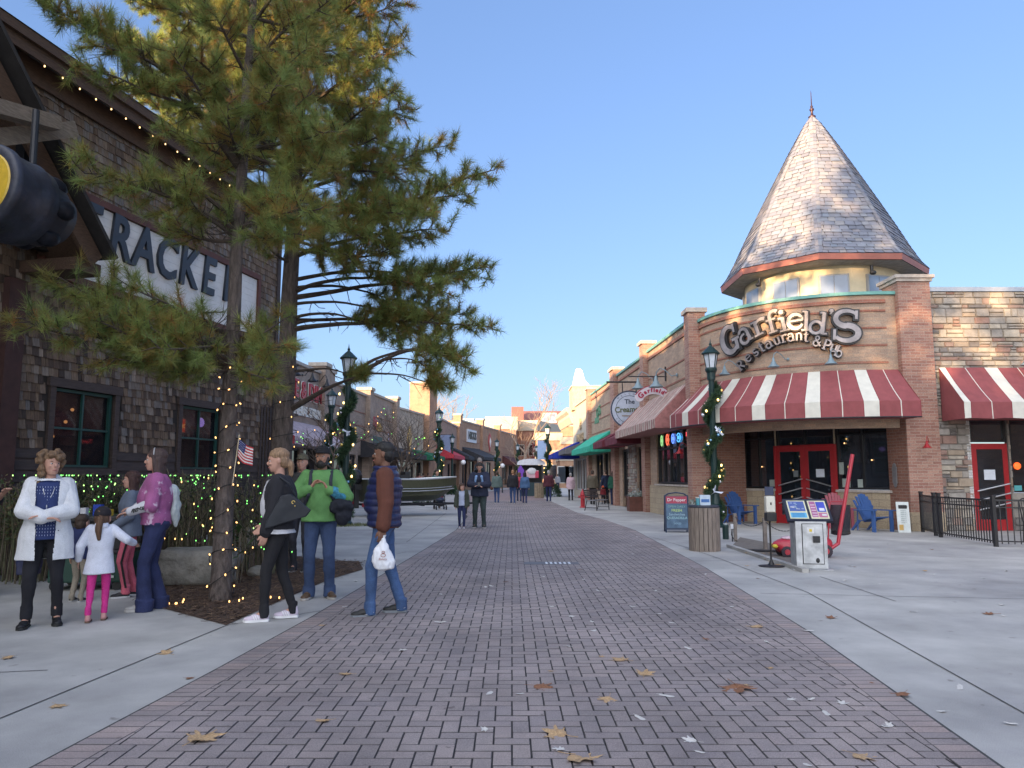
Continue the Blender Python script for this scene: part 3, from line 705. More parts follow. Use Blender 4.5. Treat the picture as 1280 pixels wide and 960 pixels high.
# third pine behind, golden sunlight also put into its yellower needle colour
t3 = thing('pine_tree', 'yellow-green sunlit pine rising behind the lodge roof line', 'tree', (0,0,0)); Y = 26
b3 = []
tr3 = [at(250,600,26).xy.to_3d(), at(252,450,26), at(255,300,26), at(258,180,26), at(262,60,26), at(265,-60,26), at(268,-160,26)]
for k in range(84):
    f = k/84; py = 215-f*420; p = at(255+f*10, py, 26); ang = k*2.399; L_ = (3.9-1.3*f)*rs.uniform(.7,1.05)
    e = p+Vector((math.cos(ang)*L_, math.sin(ang)*L_*.8, .3*L_)); b3.append((p, p.lerp(e,.5)-Vector((0,0,.12)), e, .035, .25, .75))
pine(t3, '', tr3, .22, b3, 13, nlen=.22, nw=.014, nn=30, dens=1.2, col=(.7,1))
# warm lights wound round the near trunk
trunk_pt = lambda z: next((tr1[i].lerp(tr1[i+1],(z-tr1[i].z)/(tr1[i+1].z-tr1[i].z)) for i in range(len(tr1)-1) if tr1[i].z <= z <= tr1[i+1].z), tr1[-1])
lt = thing('tree_light_string', 'warm white string lights spiralling round the near pine trunk', 'string lights', (0,0,0))
pts = []; 
for k in range(420):
    z = .08+k*.0068; a = k*.17+.6*math.sin(k*.05); rr = .148-.012*z; c = trunk_pt(z); pts.append(Vector((c.x+math.cos(a)*rr, c.y+math.sin(a)*rr, z+.05*math.sin(a*1.3))))
b = B(); b.tube(pts, .006, 4, cap=False); b.build('wire', MATS['black_wire'], lt)
SB = B().ell((0,0,0),(.009,.009,.015),8).mesh('bulb', glow('amber_bulb',(1,.5,.16),4), True)
for k in range(4, 420, 8):
    o = mesh_obj('bulb', SB, lt); o.location = pts[k]+(pts[k]-trunk_pt(pts[k].z)).normalized()*.016; o.rotation_euler = (R.uniform(-1,1),R.uniform(-1,1),0)
for k in range(10):
    o = mesh_obj('bulb', SB, lt); a = R.uniform(-2.9,.4); d_ = R.uniform(.25,.75); o.location = (base.x+math.cos(a)*d_, base.y+math.sin(a)*d_*.6, .035)
lt2 = thing('tree_light_string', 'warm white string lights climbing the darker rear pine trunk', 'string lights', (0,0,0))
pts = []
for k in range(260):
    z = .2+k*.0135; a = k*.3; f = min(1,max(0,z/3.4)); c = base2.lerp(at(357,480,13), f); rr = .27-.02*z; pts.append(Vector((c.x+math.cos(a)*rr, 13+math.sin(a)*rr, z)))
b = B(); b.tube(pts, .006, 4, cap=False); b.build('wire', MATS['black_wire'], lt2)
for k in range(3, 260, 9):
    o = mesh_obj('bulb', SB, lt2); o.location = pts[k]
# pines standing on the near side of the lodge, beside and behind the viewpoint (they shade the street and show in the restaurant glass)
def far_pine(x, y, H, seed, label):
    t = thing('pine_tree', label, 'tree', (x,y,0)); rs = random.Random(seed)
    tr = [Vector((0,0,-.1)), Vector((.1,0,H*.3)), Vector((0,.1,H*.6)), Vector((.05,0,H))]; bs = []
    for k in range(60):
        f = k/60; z = H*(.22+.76*f); a = k*2.399; L_ = (3.2*(1-f)+.5)*rs.uniform(.7,1.05); p = Vector((0,0,z)); e = p+Vector((math.cos(a)*L_, math.sin(a)*L_, .15*L_)); bs.append((p, p.lerp(e,.5)-Vector((0,0,.15)), e, .05, .25, .9))
    pine(t, '', tr, .2, bs, seed, nlen=.26, nw=.03, nn=12, dens=.8)
    return t
p1 = far_pine(-12.0,-6.0,18.6,21,'broad pine beside the lodge, left of and behind the viewpoint')
for (x,y,rz,s,lb) in ((-15.8,-11.3,1.3,1.0,'tallest pine in the row behind the viewpoint'),(-9.5,-14,2.4,.95,'shorter pine in the row behind the viewpoint'),(-20,-22,.6,1.1,'farthest pine in the row behind the viewpoint'),(-5,-24,3.4,.9,'pine standing alone at the street end behind the viewpoint')):
    c = copy_tree(p1); c.location = (x,y,0); c.rotation_euler = (0,0,rz); c.scale = (s,s,s); c['label'] = lb
# ------------------------------------------------------------------ hedge, stems, lights, rocks
m_leaf = mat('shrub_leaf', (.05,.075,.025), .6, .3, 5, 0, vcols=[(.03,.05,.018),(.05,.075,.022),(.085,.1,.03),(.14,.12,.045),(.09,.05,.03)])
m_stem = mat('shrub_stem', (.13,.11,.075), .85, .35, 9, .3, vcols=[(.08,.065,.045),(.16,.13,.09),(.11,.13,.06)])
def leafmesh(P, size, seed, vals=None, mt=None):
    rs = np.random.RandomState(seed); P = np.asarray(P,float); n = len(P)
    d = rs.normal(0,1,(n,3)); d /= np.linalg.norm(d,axis=1,keepdims=True); s = np.cross(d, rs.normal(0,1,(n,3))); s /= np.linalg.norm(s,axis=1,keepdims=True)
    L = size*rs.uniform(.6,1.3,(n,1)); V = np.stack([P-d*L/2, P+s*L*.22, P+d*L/2, P-s*L*.22],1).reshape(-1,3)
    me = bpy.data.meshes.new('leaves'); me.vertices.add(n*4); me.vertices.foreach_set('co', V.ravel()); me.loops.add(n*4); me.loops.foreach_set('vertex_index', np.arange(n*4,dtype=np.int32))
    me.polygons.add(n); me.polygons.foreach_set('loop_start', np.arange(0,n*4,4,dtype=np.int32)); me.update(calc_edges=True)
    a = me.attributes.new('v','FLOAT','FACE'); a.data.foreach_set('value', rs.uniform(0,1,n) if vals is None else np.asarray(vals,float)); me.materials.append(mt or m_leaf); return me
def shrub(label, x, y, rx, ry, h, stems, leaves, seed, rz=0, lean=.3, leafsize=.05, low=.4):
    t = thing('shrub', label, 'shrub', (x,y,0), rz, 'shrubs in front of the lodge'); rs = random.Random(seed)
    b = B(); P = []
    for k in range(stems):
        bx, by = rs.uniform(-rx,rx)*.8, rs.uniform(-ry,ry)*.8; hh = h*rs.uniform(.72,1.04); ex, ey = bx*1.15+rs.gauss(0,lean*.5), by*1.15+rs.gauss(0,lean*.4)
        pts = [Vector((bx,by,0)), Vector((bx*1.05+rs.gauss(0,.04),by,hh*.5)), Vector((ex,ey,hh))]
        b.tube(pts, [rs.uniform(.008,.016),.008,.004], 5, c=rs.random(), cap=False)
        for j in range(leaves):
            f = rs.uniform(low,1)**.8; p = pts[1].lerp(pts[2],max(0,(f-.5)*2)) if f > .5 else pts[0].lerp(pts[1],f*2)
            P.append((p.x+rs.gauss(0,.07),p.y+rs.gauss(0,.07),min(p.z+rs.gauss(0,.05),h*1.04)))
        if rs.random() < .5:
            p = pts[1]; b.tube([p, p+Vector((rs.gauss(0,.15),rs.gauss(0,.15),hh*.35))], [.006,.003], 4, c=rs.random(), cap=False)
    b.build('stem', m_stem, t); mesh_obj('leaves', leafmesh(P, leafsize, seed), t); return t
sh = []
hl = [('clipped leafy shrub under the larger lodge window, left end of the hedge',75),('clipped leafy shrub of the hedge behind the green cart',118),('clipped leafy shrub of the hedge between the two lodge windows',165),('clipped leafy shrub of the hedge beneath the neon-lit window',212)]
for i, (lb, px) in enumerate(hl):
    y = 11.7+i*.35; p = at(px, 640, y); sh.append(shrub(lb, p.x, y, .62, .5, 1.42, 110, 26, 30+i, FT.rz, .12, .05, .55))
p = at(315,640,11.9); sh.append(shrub('tall shrub of bare upright stems with green lights right of the near pine trunk', p.x, 11.9, .62, .55, 1.47, 120, 9, 41, 0, .25, .06, .3))
p = at(240,640,11.7); sh.append(shrub('shrub of bare upright stems left of the near pine trunk', p.x, 11.7, .6, .5, 1.5, 100, 9, 42, 0, .28, .06, .3))
p = at(20,640,10.9); sh.append(shrub('dark leafy shrub at the far left behind the woman in the white coat', p.x, 10.9, .7, .5, 1.4, 90, 24, 43, 0, .15, .06, .4))
b = B(); 
for k in range(26):
    a = R.uniform(0,2*pi); L_ = R.uniform(.14,.24); u_ = Vector((math.cos(a),math.sin(a),R.uniform(.1,1))).normalized(); s_ = u_.cross(Vector((0,0,1))).normalized()*.03; c = Vector((R.gauss(0,.1),R.gauss(0,.1),.35+R.uniform(0,.4)))
    b.add([c, c+u_*L_*.5+s_, c+u_*L_, c+u_*L_*.5-s_], [(0,1,2,3)], 0, R.random())
for k in range(7): b.tube([(R.gauss(0,.05),R.gauss(0,.05),0),(R.gauss(0,.12),R.gauss(0,.1),.75)], .006, 4, m=1)
p = at(297,680,10.5); o = thing('leafy_plant', 'broad-leaved green plant right behind the near pine trunk', 'plant', (p.x,10.5,0)); b.build('leaves', [mat('broad_leaf',(.05,.1,.03),.5,.3,6,0),m_stem], o)
GB = B().ell((0,0,0),(.009,.009,.012),8).mesh('bulb', glow('green_bulb',(.25,1,.2),2), True)
YB = B().ell((0,0,0),(.009,.009,.012),8).mesh('bulb', glow('lime_bulb',(.5,1,.25),3), True)
for i, s in enumerate(sh[:6]):
    n = (44,40,44,40,64,44)[i]
    t = thing('net_lights', 'small green lights over the shrub '+('under the larger lodge window','behind the green cart','between the two lodge windows','beneath the neon-lit window','of upright stems right of the near pine','of upright stems left of the near pine')[i], 'string lights', s.location, s.rotation_euler.z, 'green net lights on the shrubs')
    b = B()
    for k in range(n):
        if i < 4: q = Vector((R.uniform(-.65,.65), -.5-R.uniform(-.06,.1), R.uniform(.75,1.44))); 
        else: q = Vector((R.uniform(-.68,.68), -.45+R.gauss(0,.12), R.uniform(.25,1.45)))
        if R.random() < .2: q.y = R.uniform(-.4,.4); q.z = 1.45
        o = mesh_obj('bulb', (GB,GB,YB)[k%3] if i < 4 else (GB,YB,GB,SB)[k%4], t); o.location = q
        if k: b.tube([last, last.lerp(q,.5)-Vector((0,0,.04)), q], .003, 3, cap=False)
        last = q
    b.build('wire', MATS['black_wire'], t)
m_rock = mat('limestone_rock', (.2,.19,.165), .95, .5, 2.2, 1.0, bscale=6, dist=.08)
def rock(label, px, py, rx, ry, rz_, a=0, blocky=.5, sink=.1, z=0, name='boulder'):
    p = gp(px, py); me_b = B(); me_b.ell((0,0,0),(1,1,1),28)
    V = []
    for v in me_b.v:
        v = Vector(v); m = max(abs(v.x),abs(v.y),abs(v.z)); c = v.lerp(v/m*.85, blocky)
        n_ = 1+.16*noise.noise(c*1.6+Vector((px,0,0)))+.07*noise.noise(c*4+Vector((0,py,0)))+.03*noise.noise(c*11)
        V.append((c.x*rx*n_, c.y*ry*n_, c.z*rz_*n_))
    me_b.v = V; o = me_b.build(name, m_rock, smooth=True); o.location = (p.x,p.y+ry*.6,rz_*(1-sink)+z); o.rotation_euler = (0,0,a)
    return tag(o, label, 'rock', 'rocks in the mulch bed')
rock('long flat-topped limestone block left of the near pine', 240, 733, .58, .34, .27, .12, .85)
rock('weathered grey rock behind the limestone block', 224, 704, .3, .25, .22, .3, .5, z=.28)
rock('small pale rounded rock between trunk and woman in black', 322, 722, .17, .12, .085, .2, .3)
rock('dark mossy rock right of the near pine trunk', 283, 715, .25, .2, .2, .4, .5)
rock('upright rough rock below the stem shrub, furthest back', 308, 690, .25, .2, .3, .4, .5)
# small flag strapped to the near trunk
fp = at(296,600,9.36)
fl = thing('small_flag', 'small stars and stripes flag on a thin gilt stick leaning on the near pine trunk', 'flag', (fp.x,9.32,0))
e0 = at(292,602,9.32)-fl.location; e1 = at(299,545,9.32)-fl.location
b = B(); b.tube([e0-Vector((.015,0,.05)),e1],.006,8); b.ell(e1,(.012,.012,.016),8); b.build('stick', plain('gilt_stick',(.55,.45,.3)), fl)
def flag_pt(u_, v_):
    o_ = e1.lerp(e0,.05+.4*v_); return o_+Vector((.19*u_, .03*math.sin(u_*5+v_*2), -.13*u_-.02*math.sin(u_*4)))
b = B(); mw, mr, mb = plain('flag_white',(.65,.64,.62)), plain('flag_red',(.45,.02,.03)), plain('flag_blue',(.02,.03,.14))
for i in range(14):
    for j in range(13):
        u0,u1,v0,v1 = i/14,(i+1)/14,j/13,(j+1)/13
        b.quad(flag_pt(u0,v0),flag_pt(u1,v0),flag_pt(u1,v1),flag_pt(u0,v1), 2 if (u0 < .4 and v0 < .53) else (1 if j%2 == 0 else 0))
b.build('cloth', [mw,mr,mb], fl)
b = B()
for i in range(5):
    for j in range(4):
        q = flag_pt(.05+i*.07,.06+j*.12); b.ell(q+Vector((0,-.004,0)),(.004,.002,.004),5)
b.build('stars', mw, fl)
# ------------------------------------------------------------------ restaurant on the right corner
AC = Vector((10.3,25,0)); AR = 4.2; HP = 6.52
m_brA = brick('tan_brick', (.42,.29,.2), (.3,.215,.16), (.32,.26,.2), .3, .1, .008, var=.15)
m_brP = brick('tan_brick_curved', (.42,.29,.2), (.3,.215,.16), (.32,.26,.2), .3, .1, .008, polar=AR, var=.15)
m_band = brick('red_band_brick', (.3,.12,.08), (.24,.1,.07), (.3,.2,.15), .2, .07, .006, var=.15)
m_bandP = brick('red_band_brick_curved', (.3,.12,.08), (.24,.1,.07), (.3,.2,.15), .2, .07, .006, polar=AR, var=.15)
m_red = brick('red_brick', (.27,.125,.095), (.38,.22,.16), (.34,.25,.2), .28, .08, .009, var=.15)
m_darkbr = brick('shaded_red_brick', (.2,.085,.06), (.26,.12,.08), (.25,.18,.14), .24, .08, .008, var=.15)  # darker copy of the red brick, recess shade put into its colour
m_block = brick('buff_block', (.42,.34,.23), (.36,.29,.2), (.28,.23,.17), .4, .2, .008, var=.12)
m_teal = plain('teal_coping', (.13,.33,.29), .5); m_grayc = plain('grey_metal_coping', (.35,.38,.42), .4, metal=.4)
m_cap = mat('cast_stone_cap', (.42,.37,.32), .85)
m_black = plain('black_frame', (.012,.012,.014), .45)
m_redp = plain('red_paint', (.36,.018,.022), .4)
m_maroon = mat('maroon_canvas', (.25,.065,.068), .85, .12, 5, .1); m_cream = mat('cream_canvas', (.62,.6,.52), .85, .08, 5, .1)
G = glass(ior=2.1, rough=.02)
gf = thing('corner_restaurant', 'tan brick corner restaurant with a slate spire, curved front and red striped awning', 'building', AC, 0)
# curved parapet wall (front face, top, back)
def arcw(b, r0, r1, z0, z1, a0, a1, n=28, m=0):
    for i in range(n):
        t0 = rad(a0+(a1-a0)*i/n); t1 = rad(a0+(a1-a0)*(i+1)/n)
        P = lambda r,t,z: (r*math.cos(t), r*math.sin(t), z)
        b.quad(P(r1,t0,z0),P(r1,t1,z0),P(r1,t1,z1),P(r1,t0,z1),m); b.quad(P(r0,t1,z0),P(r0,t0,z0),P(r0,t0,z1),P(r0,t1,z1),m)
        b.quad(P(r1,t0,z1),P(r1,t1,z1),P(r0,t1,z1),P(r0,t0,z1),m); b.quad(P(r1,t1,z0),P(r1,t0,z0),P(r0,t0,z0),P(r0,t1,z0),m)
    for t in (rad(a0),rad(a1)):
        b.quad((r0*math.cos(t),r0*math.sin(t),z0),(r1*math.cos(t),r1*math.sin(t),z0),(r1*math.cos(t),r1*math.sin(t),z1),(r0*math.cos(t),r0*math.sin(t),z1),m)
b = B(); arcw(b, AR-.3, AR, 2.75, HP-.1, 180, 270); o = b.build('curved_wall', m_brP, gf)
for z,p_,h_ in ((4.52,.025,.055),(5.0,.025,.055),(5.48,.025,.055),(5.96,.025,.055),(6.2,.05,.1)):
    b = B(); arcw(b, AR, AR+p_, z, z+h_, 180, 270); b.build('brick_band', m_bandP, gf)
b = B(); arcw(b, AR-.4, AR+.07, HP-.09, HP-.0, 180, 270); b.build('coping', m_teal, gf)
# right column
cx0, cx1, cy = .27, 1.15, -4.42
b = B(); b.box(cx0,cx1,cy,cy+.9,.0,6.75); b.build('brick_column', m_red, gf)
b = B(); b.box(cx0-.03,cx1+.03,cy-.03,cy+.93,.0,.5); b.build('column_base', m_block, gf)
b = B(); b.box(cx0-.05,cx1+.05,cy-.05,cy+.95,6.75,6.84); b.box(cx0-.1,cx1+.1,cy-.1,cy+1,6.84,6.93); b.build('column_cap', m_cap, gf)
# straight bit between the arc and the column
b = B(); b.box(0,cx0,-AR,-AR+.3,2.75,HP-.1); b.build('wall', m_brA, gf)
b = B(); b.box(0,cx0,-AR-.07,-AR+.4,HP-.09,HP); b.build('coping', m_teal, gf)
# left pilaster
b = B(); b.box(-4.55,-4.0,-.35,.3,0,6.78); b.build('brick_pilaster', m_red, gf)
b = B(); b.box(-4.62,-3.93,-.42,.36,6.78,6.92); b.build('pilaster_cap', m_cap, gf)
# roof mass
b = B(); b.slab([(-3.9,.3),(-3.5,-1.6),(-2.6,-3.1),(-1.2,-3.85),(.3,-3.85),(12,-3.6),(12,14),(-4.3,14)], 3.45, 6.2); b.build('roof_mass', mat('flat_roof',(.2,.19,.18),.9), gf)
b = B(); b.slab([(-4.0,.2),(-3.6,-1.5),(-2.7,-2.95),(-1.2,-3.8),(.3,-4.1),(.3,-3.6),(-2.9,.6)], 3.2, 3.44); b.build('soffit', mat('dark_soffit',(.05,.04,.04),.9), gf)
# entrance wall, oblique
E0 = Vector((7.62,25.15)); E1 = Vector((10.37,21.35)); FE = Frame(E0, E1); LE_ = FE.L
def sub(parent_loc, F): return F.A-parent_loc
eo = B(); xd0, xd1 = FE.x(970.5), FE.x(1044)
g0, g1 = FE.x(927), FE.x(1113)
sill = 1.06; ez = 3.2
wall_holes(eo, 0, LE_, 0, ez, [(g0+.02,xd0-.02,sill,ez-.02),(xd0,xd1,.005,ez-.02),(xd1+.02,g1,sill,ez-.02)], .12)
ent = eo.build('entrance_wall', m_block, gf, loc=FE.A-AC); ent.rotation_euler.z = FE.rz
b = B(); b.box(g0,xd0-.02,-.05,.02,sill-.07,sill); b.box(xd1+.02,g1+.05,-.05,.02,sill-.07,sill); b.build('sill', m_cap, ent)
window(ent, g0+.03, xd0-.03, sill+.01, ez-.03, .08, 2, 1, .06, m_black, G, 'window')
o = window(ent, xd1+.03, g1-.01, sill+.01, ez-.03, .08, 2, 1, .06, m_black, G, 'window')
B().box(xd1+.09,g1-.07,.055,.1,2.62,2.67).build('transom_bar', m_black, o)
B().box(g0+.09,xd0-.09,.055,.1,2.62,2.67).build('transom_bar', m_black, ent)
window(ent, xd0+.01, xd1-.01, 2.36, ez-.03, .08, 2, 1, .06, m_black, G, 'transom_window')
# dark interior with warm lamps seen through double door
for s, (a, c) in enumerate(((xd0+.01,(xd0+xd1)/2-.005),((xd0+xd1)/2+.005,xd1-.01))):
    b = B(); t = .13; z1 = 2.33
    b.box(a,a+t,-.0,.05,.01,z1); b.box(c-t,c,0,.05,.01,z1); b.box(a+t,c-t,0,.05,.01,.27); b.box(a+t,c-t,0,.05,z1-.13,z1)
    if s == 0: b.box(a-.06,a,-.03,.08,.0,z1+.05); b.box(a-.06,xd1+.05,-.03,.08,z1,z1+.06)
    else: b.box(c,c+.06,-.03,.08,.0,z1)
    d = b.build('door', m_redp, ent)
    B().box(a+t,c-t,.02,.035,.27,z1-.13).build('pane', G, d)
    for k in range(3):
        z = 1.06-k*.27+.1; dz = .2
        p0, p1 = (((a+.1,z-.0),(c-.08,z+dz)) if s == 0 else ((a+.08,z+dz),(c-.1,z-.0)))
        b = B(); b.tube([(p0[0],-.07,p0[1]),(p1[0],-.07,p1[1])],.017,8)
        for q in (p0,p1): b.tube([(q[0],.0,q[1]),(q[0],-.07,q[1])],.012,6)
        b.build('pull_bar', plain('brushed_steel',(.55,.55,.55),.3,metal=.8), d)
    x = (a+c)/2+.1
    if s == 0: B().box(x,x+.16,.012,.02,1.42,1.62).build('notice', plain('grey_notice',(.16,.18,.18)), d); B().ell((a+.4,.14,1.62),(.05,.05,.06),10).build('lamp', glow('orange_lamp',(1,.25,.08),2), d)
    else: B().box(x-.22,x+.05,.012,.02,1.42,1.66).build('notice', plain('paper',(.62,.65,.7)), d)
b = B()
for x0,x1,z0,z1 in ((xd1+.18,xd1+.42,1.12,1.38),(xd1+.1,xd1+.24,1.5,1.85),(xd1+.65,xd1+.85,1.12,1.36),(xd0-.3,xd0-.1,1.12,1.34)):
    B().box(x0,x1,.06,.075,z0,z1).build('notice', plain('poster_mixed',(.35,.4,.36)), ent)
for x,z,c_,n_ in ((g0+.75,1.75,(.9,.5,.2),'warm_point'),(xd1+.3,2.4,(.9,.5,.2),'warm_point'),(xd1+1.1,1.9,(.8,.55,.12),'warm_point')):
    b = B(); b.ell((x,.068,z),(.045 if n_ == 'blue_glow' else .022,.004,.09 if n_ == 'blue_glow' else .022),10); b.build('window_light', glow(n_,c_,1.0 if n_ == 'blue_glow' else 3), ent)
# brick returns either side of the entrance
def vwall(name, p, q, z0, z1, m, th=.25, parent=gf, org=AC):
    p = Vector((p[0],p[1],0)); q = Vector((q[0],q[1],0)); d = q-p
    b = B(); b.box(0,d.length,0,th,z0,z1); o = b.build(name, m, parent, loc=p-org); o.rotation_euler.z = math.atan2(d.y,d.x); return o
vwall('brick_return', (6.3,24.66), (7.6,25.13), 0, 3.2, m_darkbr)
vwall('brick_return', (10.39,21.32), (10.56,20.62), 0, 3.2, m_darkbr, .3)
b = B(); b.box(0,.15,-.03,0,1.25,1.7); b.ell((.075,-.015,1.72),(.075,.016,.09),10); b.ell((.075,-.015,1.23),(.075,.016,.09),10)
o = b.build('house_number_plaque', plain('pewter',(.25,.25,.25),.4,metal=.5), gf, loc=Vector((10.40,21.1,0))-AC); o.rotation_euler.z = rad(-76)
# stone facade to the right of the column
SY = -4.25
m_ash = mat('ashlar', (.3,.26,.22), .9, .25, 4, .6, bscale=14, dist=.02, vcols=[(.13,.12,.115),(.24,.22,.2),(.32,.29,.25),(.4,.35,.28),(.26,.16,.13),(.36,.3,.22),(.27,.26,.25)])
m_mort = mat('stone_mortar', (.22,.2,.18), .95)
x0s, x1s = cx1, cx1+14
dz0 = (11.95-AC.x+.0, 0)
sx = lambda px: (px-640)/960/.9928*(AC.y+SY)-AC.x
d0, d1 = sx(1208), sx(1254); wz0 = 1.0
holes = [(d0-.02,d1,.005,3.0),(d1+.06,d1+2.4,1.0,3.0)]
b = B(); b.M = Matrix.Translation((0,SY,0)); wall_holes(b, x0s, x1s, 0, 6.5, holes, .14, 0, 0); b.M = None
b.box(x0s,x1s,SY+.3,SY+.35,3.2,6.2)
st = b.build('stone_wall', m_mort, gf)
b = B(); z = 0
def stones(b, x0, x1, z0, z1, y, holes, cr=None):
    z = z0
    while z < z1-.03:
        h = min(R.choice((.11,.15,.19,.24)), z1-z)
        if z1-z-h < .05: h = z1-z
        x = x0-R.uniform(0,.2)
        while x < x1:
            w_ = R.uniform(.16,.5); a, c = max(x,x0), min(x+w_,x1); x += w_
            for hh in holes:
                if hh[2] < z+h-.02 and hh[3] > z+.02:
                    if a < hh[0] < c: c = hh[0]
                    elif a < hh[1] < c: a = hh[1]
                    elif a >= hh[0] and c <= hh[1]: a = c
            if c-a < .03: continue
            rows = [(z,h)] if R.random() < .8 or h < .14 else [(z,h/2),(z+h/2,h/2)]
            for zz,hh in rows:
                pr = R.uniform(.02,.055); g = .006; e = .014; col = R.choice((.05,.2,.3,.35,.45,.5,.62,.9,.25,.8,.95)) if R.random() < .9 else .68
                A0,A1,Z0,Z1 = a+g,c-g,zz+g,zz+hh-g
                j = lambda: R.uniform(-.008,.008)
                b.add([(A0+e,y-pr+j(),Z0+e),(A1-e,y-pr+j(),Z0+e),(A1-e,y-pr+j(),Z1-e),(A0+e,y-pr+j(),Z1-e),(A0,y+.002,Z0),(A1,y+.002,Z0),(A1,y+.002,Z1),(A0,y+.002,Z1)],
                      [(0,1,2,3),(4,5,1,0),(5,6,2,1),(6,7,3,2),(7,4,0,3)], 0, col)
        z += h
stones(b, x0s+.0, x0s+7, 0, 6.5, SY, holes); b.build('ashlar_stone', m_ash, st)
b = B(); b.box(x0s-.0,x1s,SY-.08,SY+.35,6.5,6.62); b.build('coping', m_grayc, gf)
b = B(); b.box(d0-.12,d0-.02,SY-.03,SY+.02,0,3.0); b.build('white_quoin', brick('white_glazed_brick',(.6,.58,.55),(.5,.48,.46),(.3,.3,.3),.12,.07), gf)
# side door
sd_ = B(); a, c, z1 = d0, d1-.02, 2.32
for q in ((a,a+.15,.01,z1),(c-.13,c,.01,z1),(a+.15,c-.13,.01,.3),(a+.15,c-.13,z1-.15,z1)): sd_.box(q[0],q[1],SY+.02,SY+.08,q[2],q[3])
d = sd_.build('door', m_redp, gf); B().box(a+.15,c-.13,SY+.04,SY+.055,.3,z1-.15).build('pane', G, d)
for k in range(3):
    z = 1.05-k*.25; b = B(); b.tube([(a+.05,SY-.08,z),(c-.05,SY-.08,z+.2)],.02,8); b.build('pull_bar', MATS['brushed_steel'], d)
B().box(a+.32,a+.62,SY+.025,SY+.035,1.35,1.62).build('notice', MATS['paper'], d)
B().ell((a+.38,SY+.2,1.72),(.1,.05,.09),12).build('pumpkin_lamp', glow('pumpkin_glow',(1,.12,.02),1.6), d)
o = window(gf, d0, d1-.02, 2.36, 2.98, SY+.06, 1, 1, .05, m_black, G, 'transom_window')
o = window(gf, d1+.08, d1+2.38, 1.02, 2.98, SY+.08, 2, 1, .06, m_black, G, 'window')
B().ell((d1+.22,SY+.02,1.72),(.1,.05,.1),12).build('pumpkin_lamp', MATS['pumpkin_glow'], o)
B().box(d1+.1,d1+.3,SY+.02,SY+.03,1.06,1.2).build('sticker', plain('teal_sticker',(.1,.4,.42)), o)
# awnings
def awning_stripes(b, path_out, path_in, z0, zv, z1, pat, start=0):
    """path_*: function s->(x,y); panels along s from 0..1 with pattern of (width, material)"""
    L_ = 0; 
    s = -start; tot = pat[1]
    i = 0; out = []
    while s < tot:
        w_, m = pat[0][i % len(pat[0])]; a, c = max(0,s), min(tot,s+w_); s += w_; i += 1
        if c <= a: continue
        k = max(1,int((c-a)/.2)); 
        for j in range(k):
            u0, u1 = (a+(c-a)*j/k)/tot, (a+(c-a)*(j+1)/k)/tot
            o0,o1,i0,i1 = path_out(u0),path_out(u1),path_in(u0),path_in(u1)
            def sag(o,i_,f,s_):
                x = o[0]+(i_[0]-o[0])*f; y = o[1]+(i_[1]-o[1])*f; z = zv+(z1-zv)*f-.035*math.sin(f*pi)*(1+.4*math.sin(s_*9))+.012*noise.noise(Vector((s_*2.2,f*3,z1)))
                return (x,y,z)
            for q_ in range(5): b.quad(sag(o0,i0,q_/5,u0*tot),sag(o1,i1,q_/5,u1*tot),sag(o1,i1,(q_+1)/5,u1*tot),sag(o0,i0,(q_+1)/5,u0*tot),m)
            w0_ = .012*math.sin(u0*tot*7); w1_ = .012*math.sin(u1*tot*7)
            b.quad((o0[0],o0[1]+w0_,z0+w0_),(o1[0],o1[1]+w1_,z0+w1_),(*sag(o1,i1,0,u1*tot),),(*sag(o0,i0,0,u0*tot),),m)
            b.quad((*o1,z0),(*o0,z0),(*i0,z0+.02),(*i1,z0+.02),0)
aw = thing('striped_awning', 'big curved maroon awning with wide cream stripes over the restaurant entrance', 'awning', AC, 0)
ARC = (5.15)*pi/2; ST = .32; TOT = ARC+ST
def po(u):
    s = u*TOT
    if s < ARC: t = pi+s/5.15; return (5.15*math.cos(t), 5.15*math.sin(t))
    return (s-ARC, -5.15)
def pi_(u):
    s = u*TOT
    if s < ARC: t = pi+s/5.15; return ((AR+.01)*math.cos(t), (AR+.01)*math.sin(t))
    return ((s-ARC)*.78, -AR-.01)
pat = [(.38,1),(.02,2),(.51,0),(.025,1),(.49,0),(.02,2)]
b = B(); awning_stripes(b, po, pi_, 2.97, 3.4, 4.34, (pat,TOT), start=.255)
e = po(1); q = pi_(1); b.add([(*e,2.97),(*e,3.4),(*q,4.34),(*q,2.97)], [(0,1,2,3)], 0)
e = po(0); q = pi_(0); b.add([(*e,2.97),(*e,3.4),(*q,4.34),(*q,2.97)], [(3,2,1,0)], 0)
b.build('canvas', [m_maroon,m_cream,mat('maroon_seam',(.2,.03,.04),.9)], aw)
b = B(); b.tube([(*po(i/30),2.975) for i in range(31)], .02, 6); b.build('frame_rail', m_black, aw)
aw2 = thing('striped_awning', 'straight maroon and cream striped awning on the rough stone wall, cut by the frame edge', 'awning', AC, 0)
b = B(); xa = sx(1173)+.0; Lq = 6.0
awning_stripes(b, lambda u:(xa+u*Lq,SY-1.12), lambda u:(xa+u*Lq,SY-.07), 2.92, 3.34, 4.38, ([(.36,1),(.02,2),(.51,0),(.025,1),(.49,0),(.02,2)],Lq), start=.19)
b.add([(xa,SY-1.12,2.92),(xa,SY-1.12,3.34),(xa,SY-.07,4.38),(xa,SY-.07,2.92)], [(3,2,1,0)], 0)
b.build('canvas', [m_maroon,m_cream,MATS['maroon_seam']], aw2)
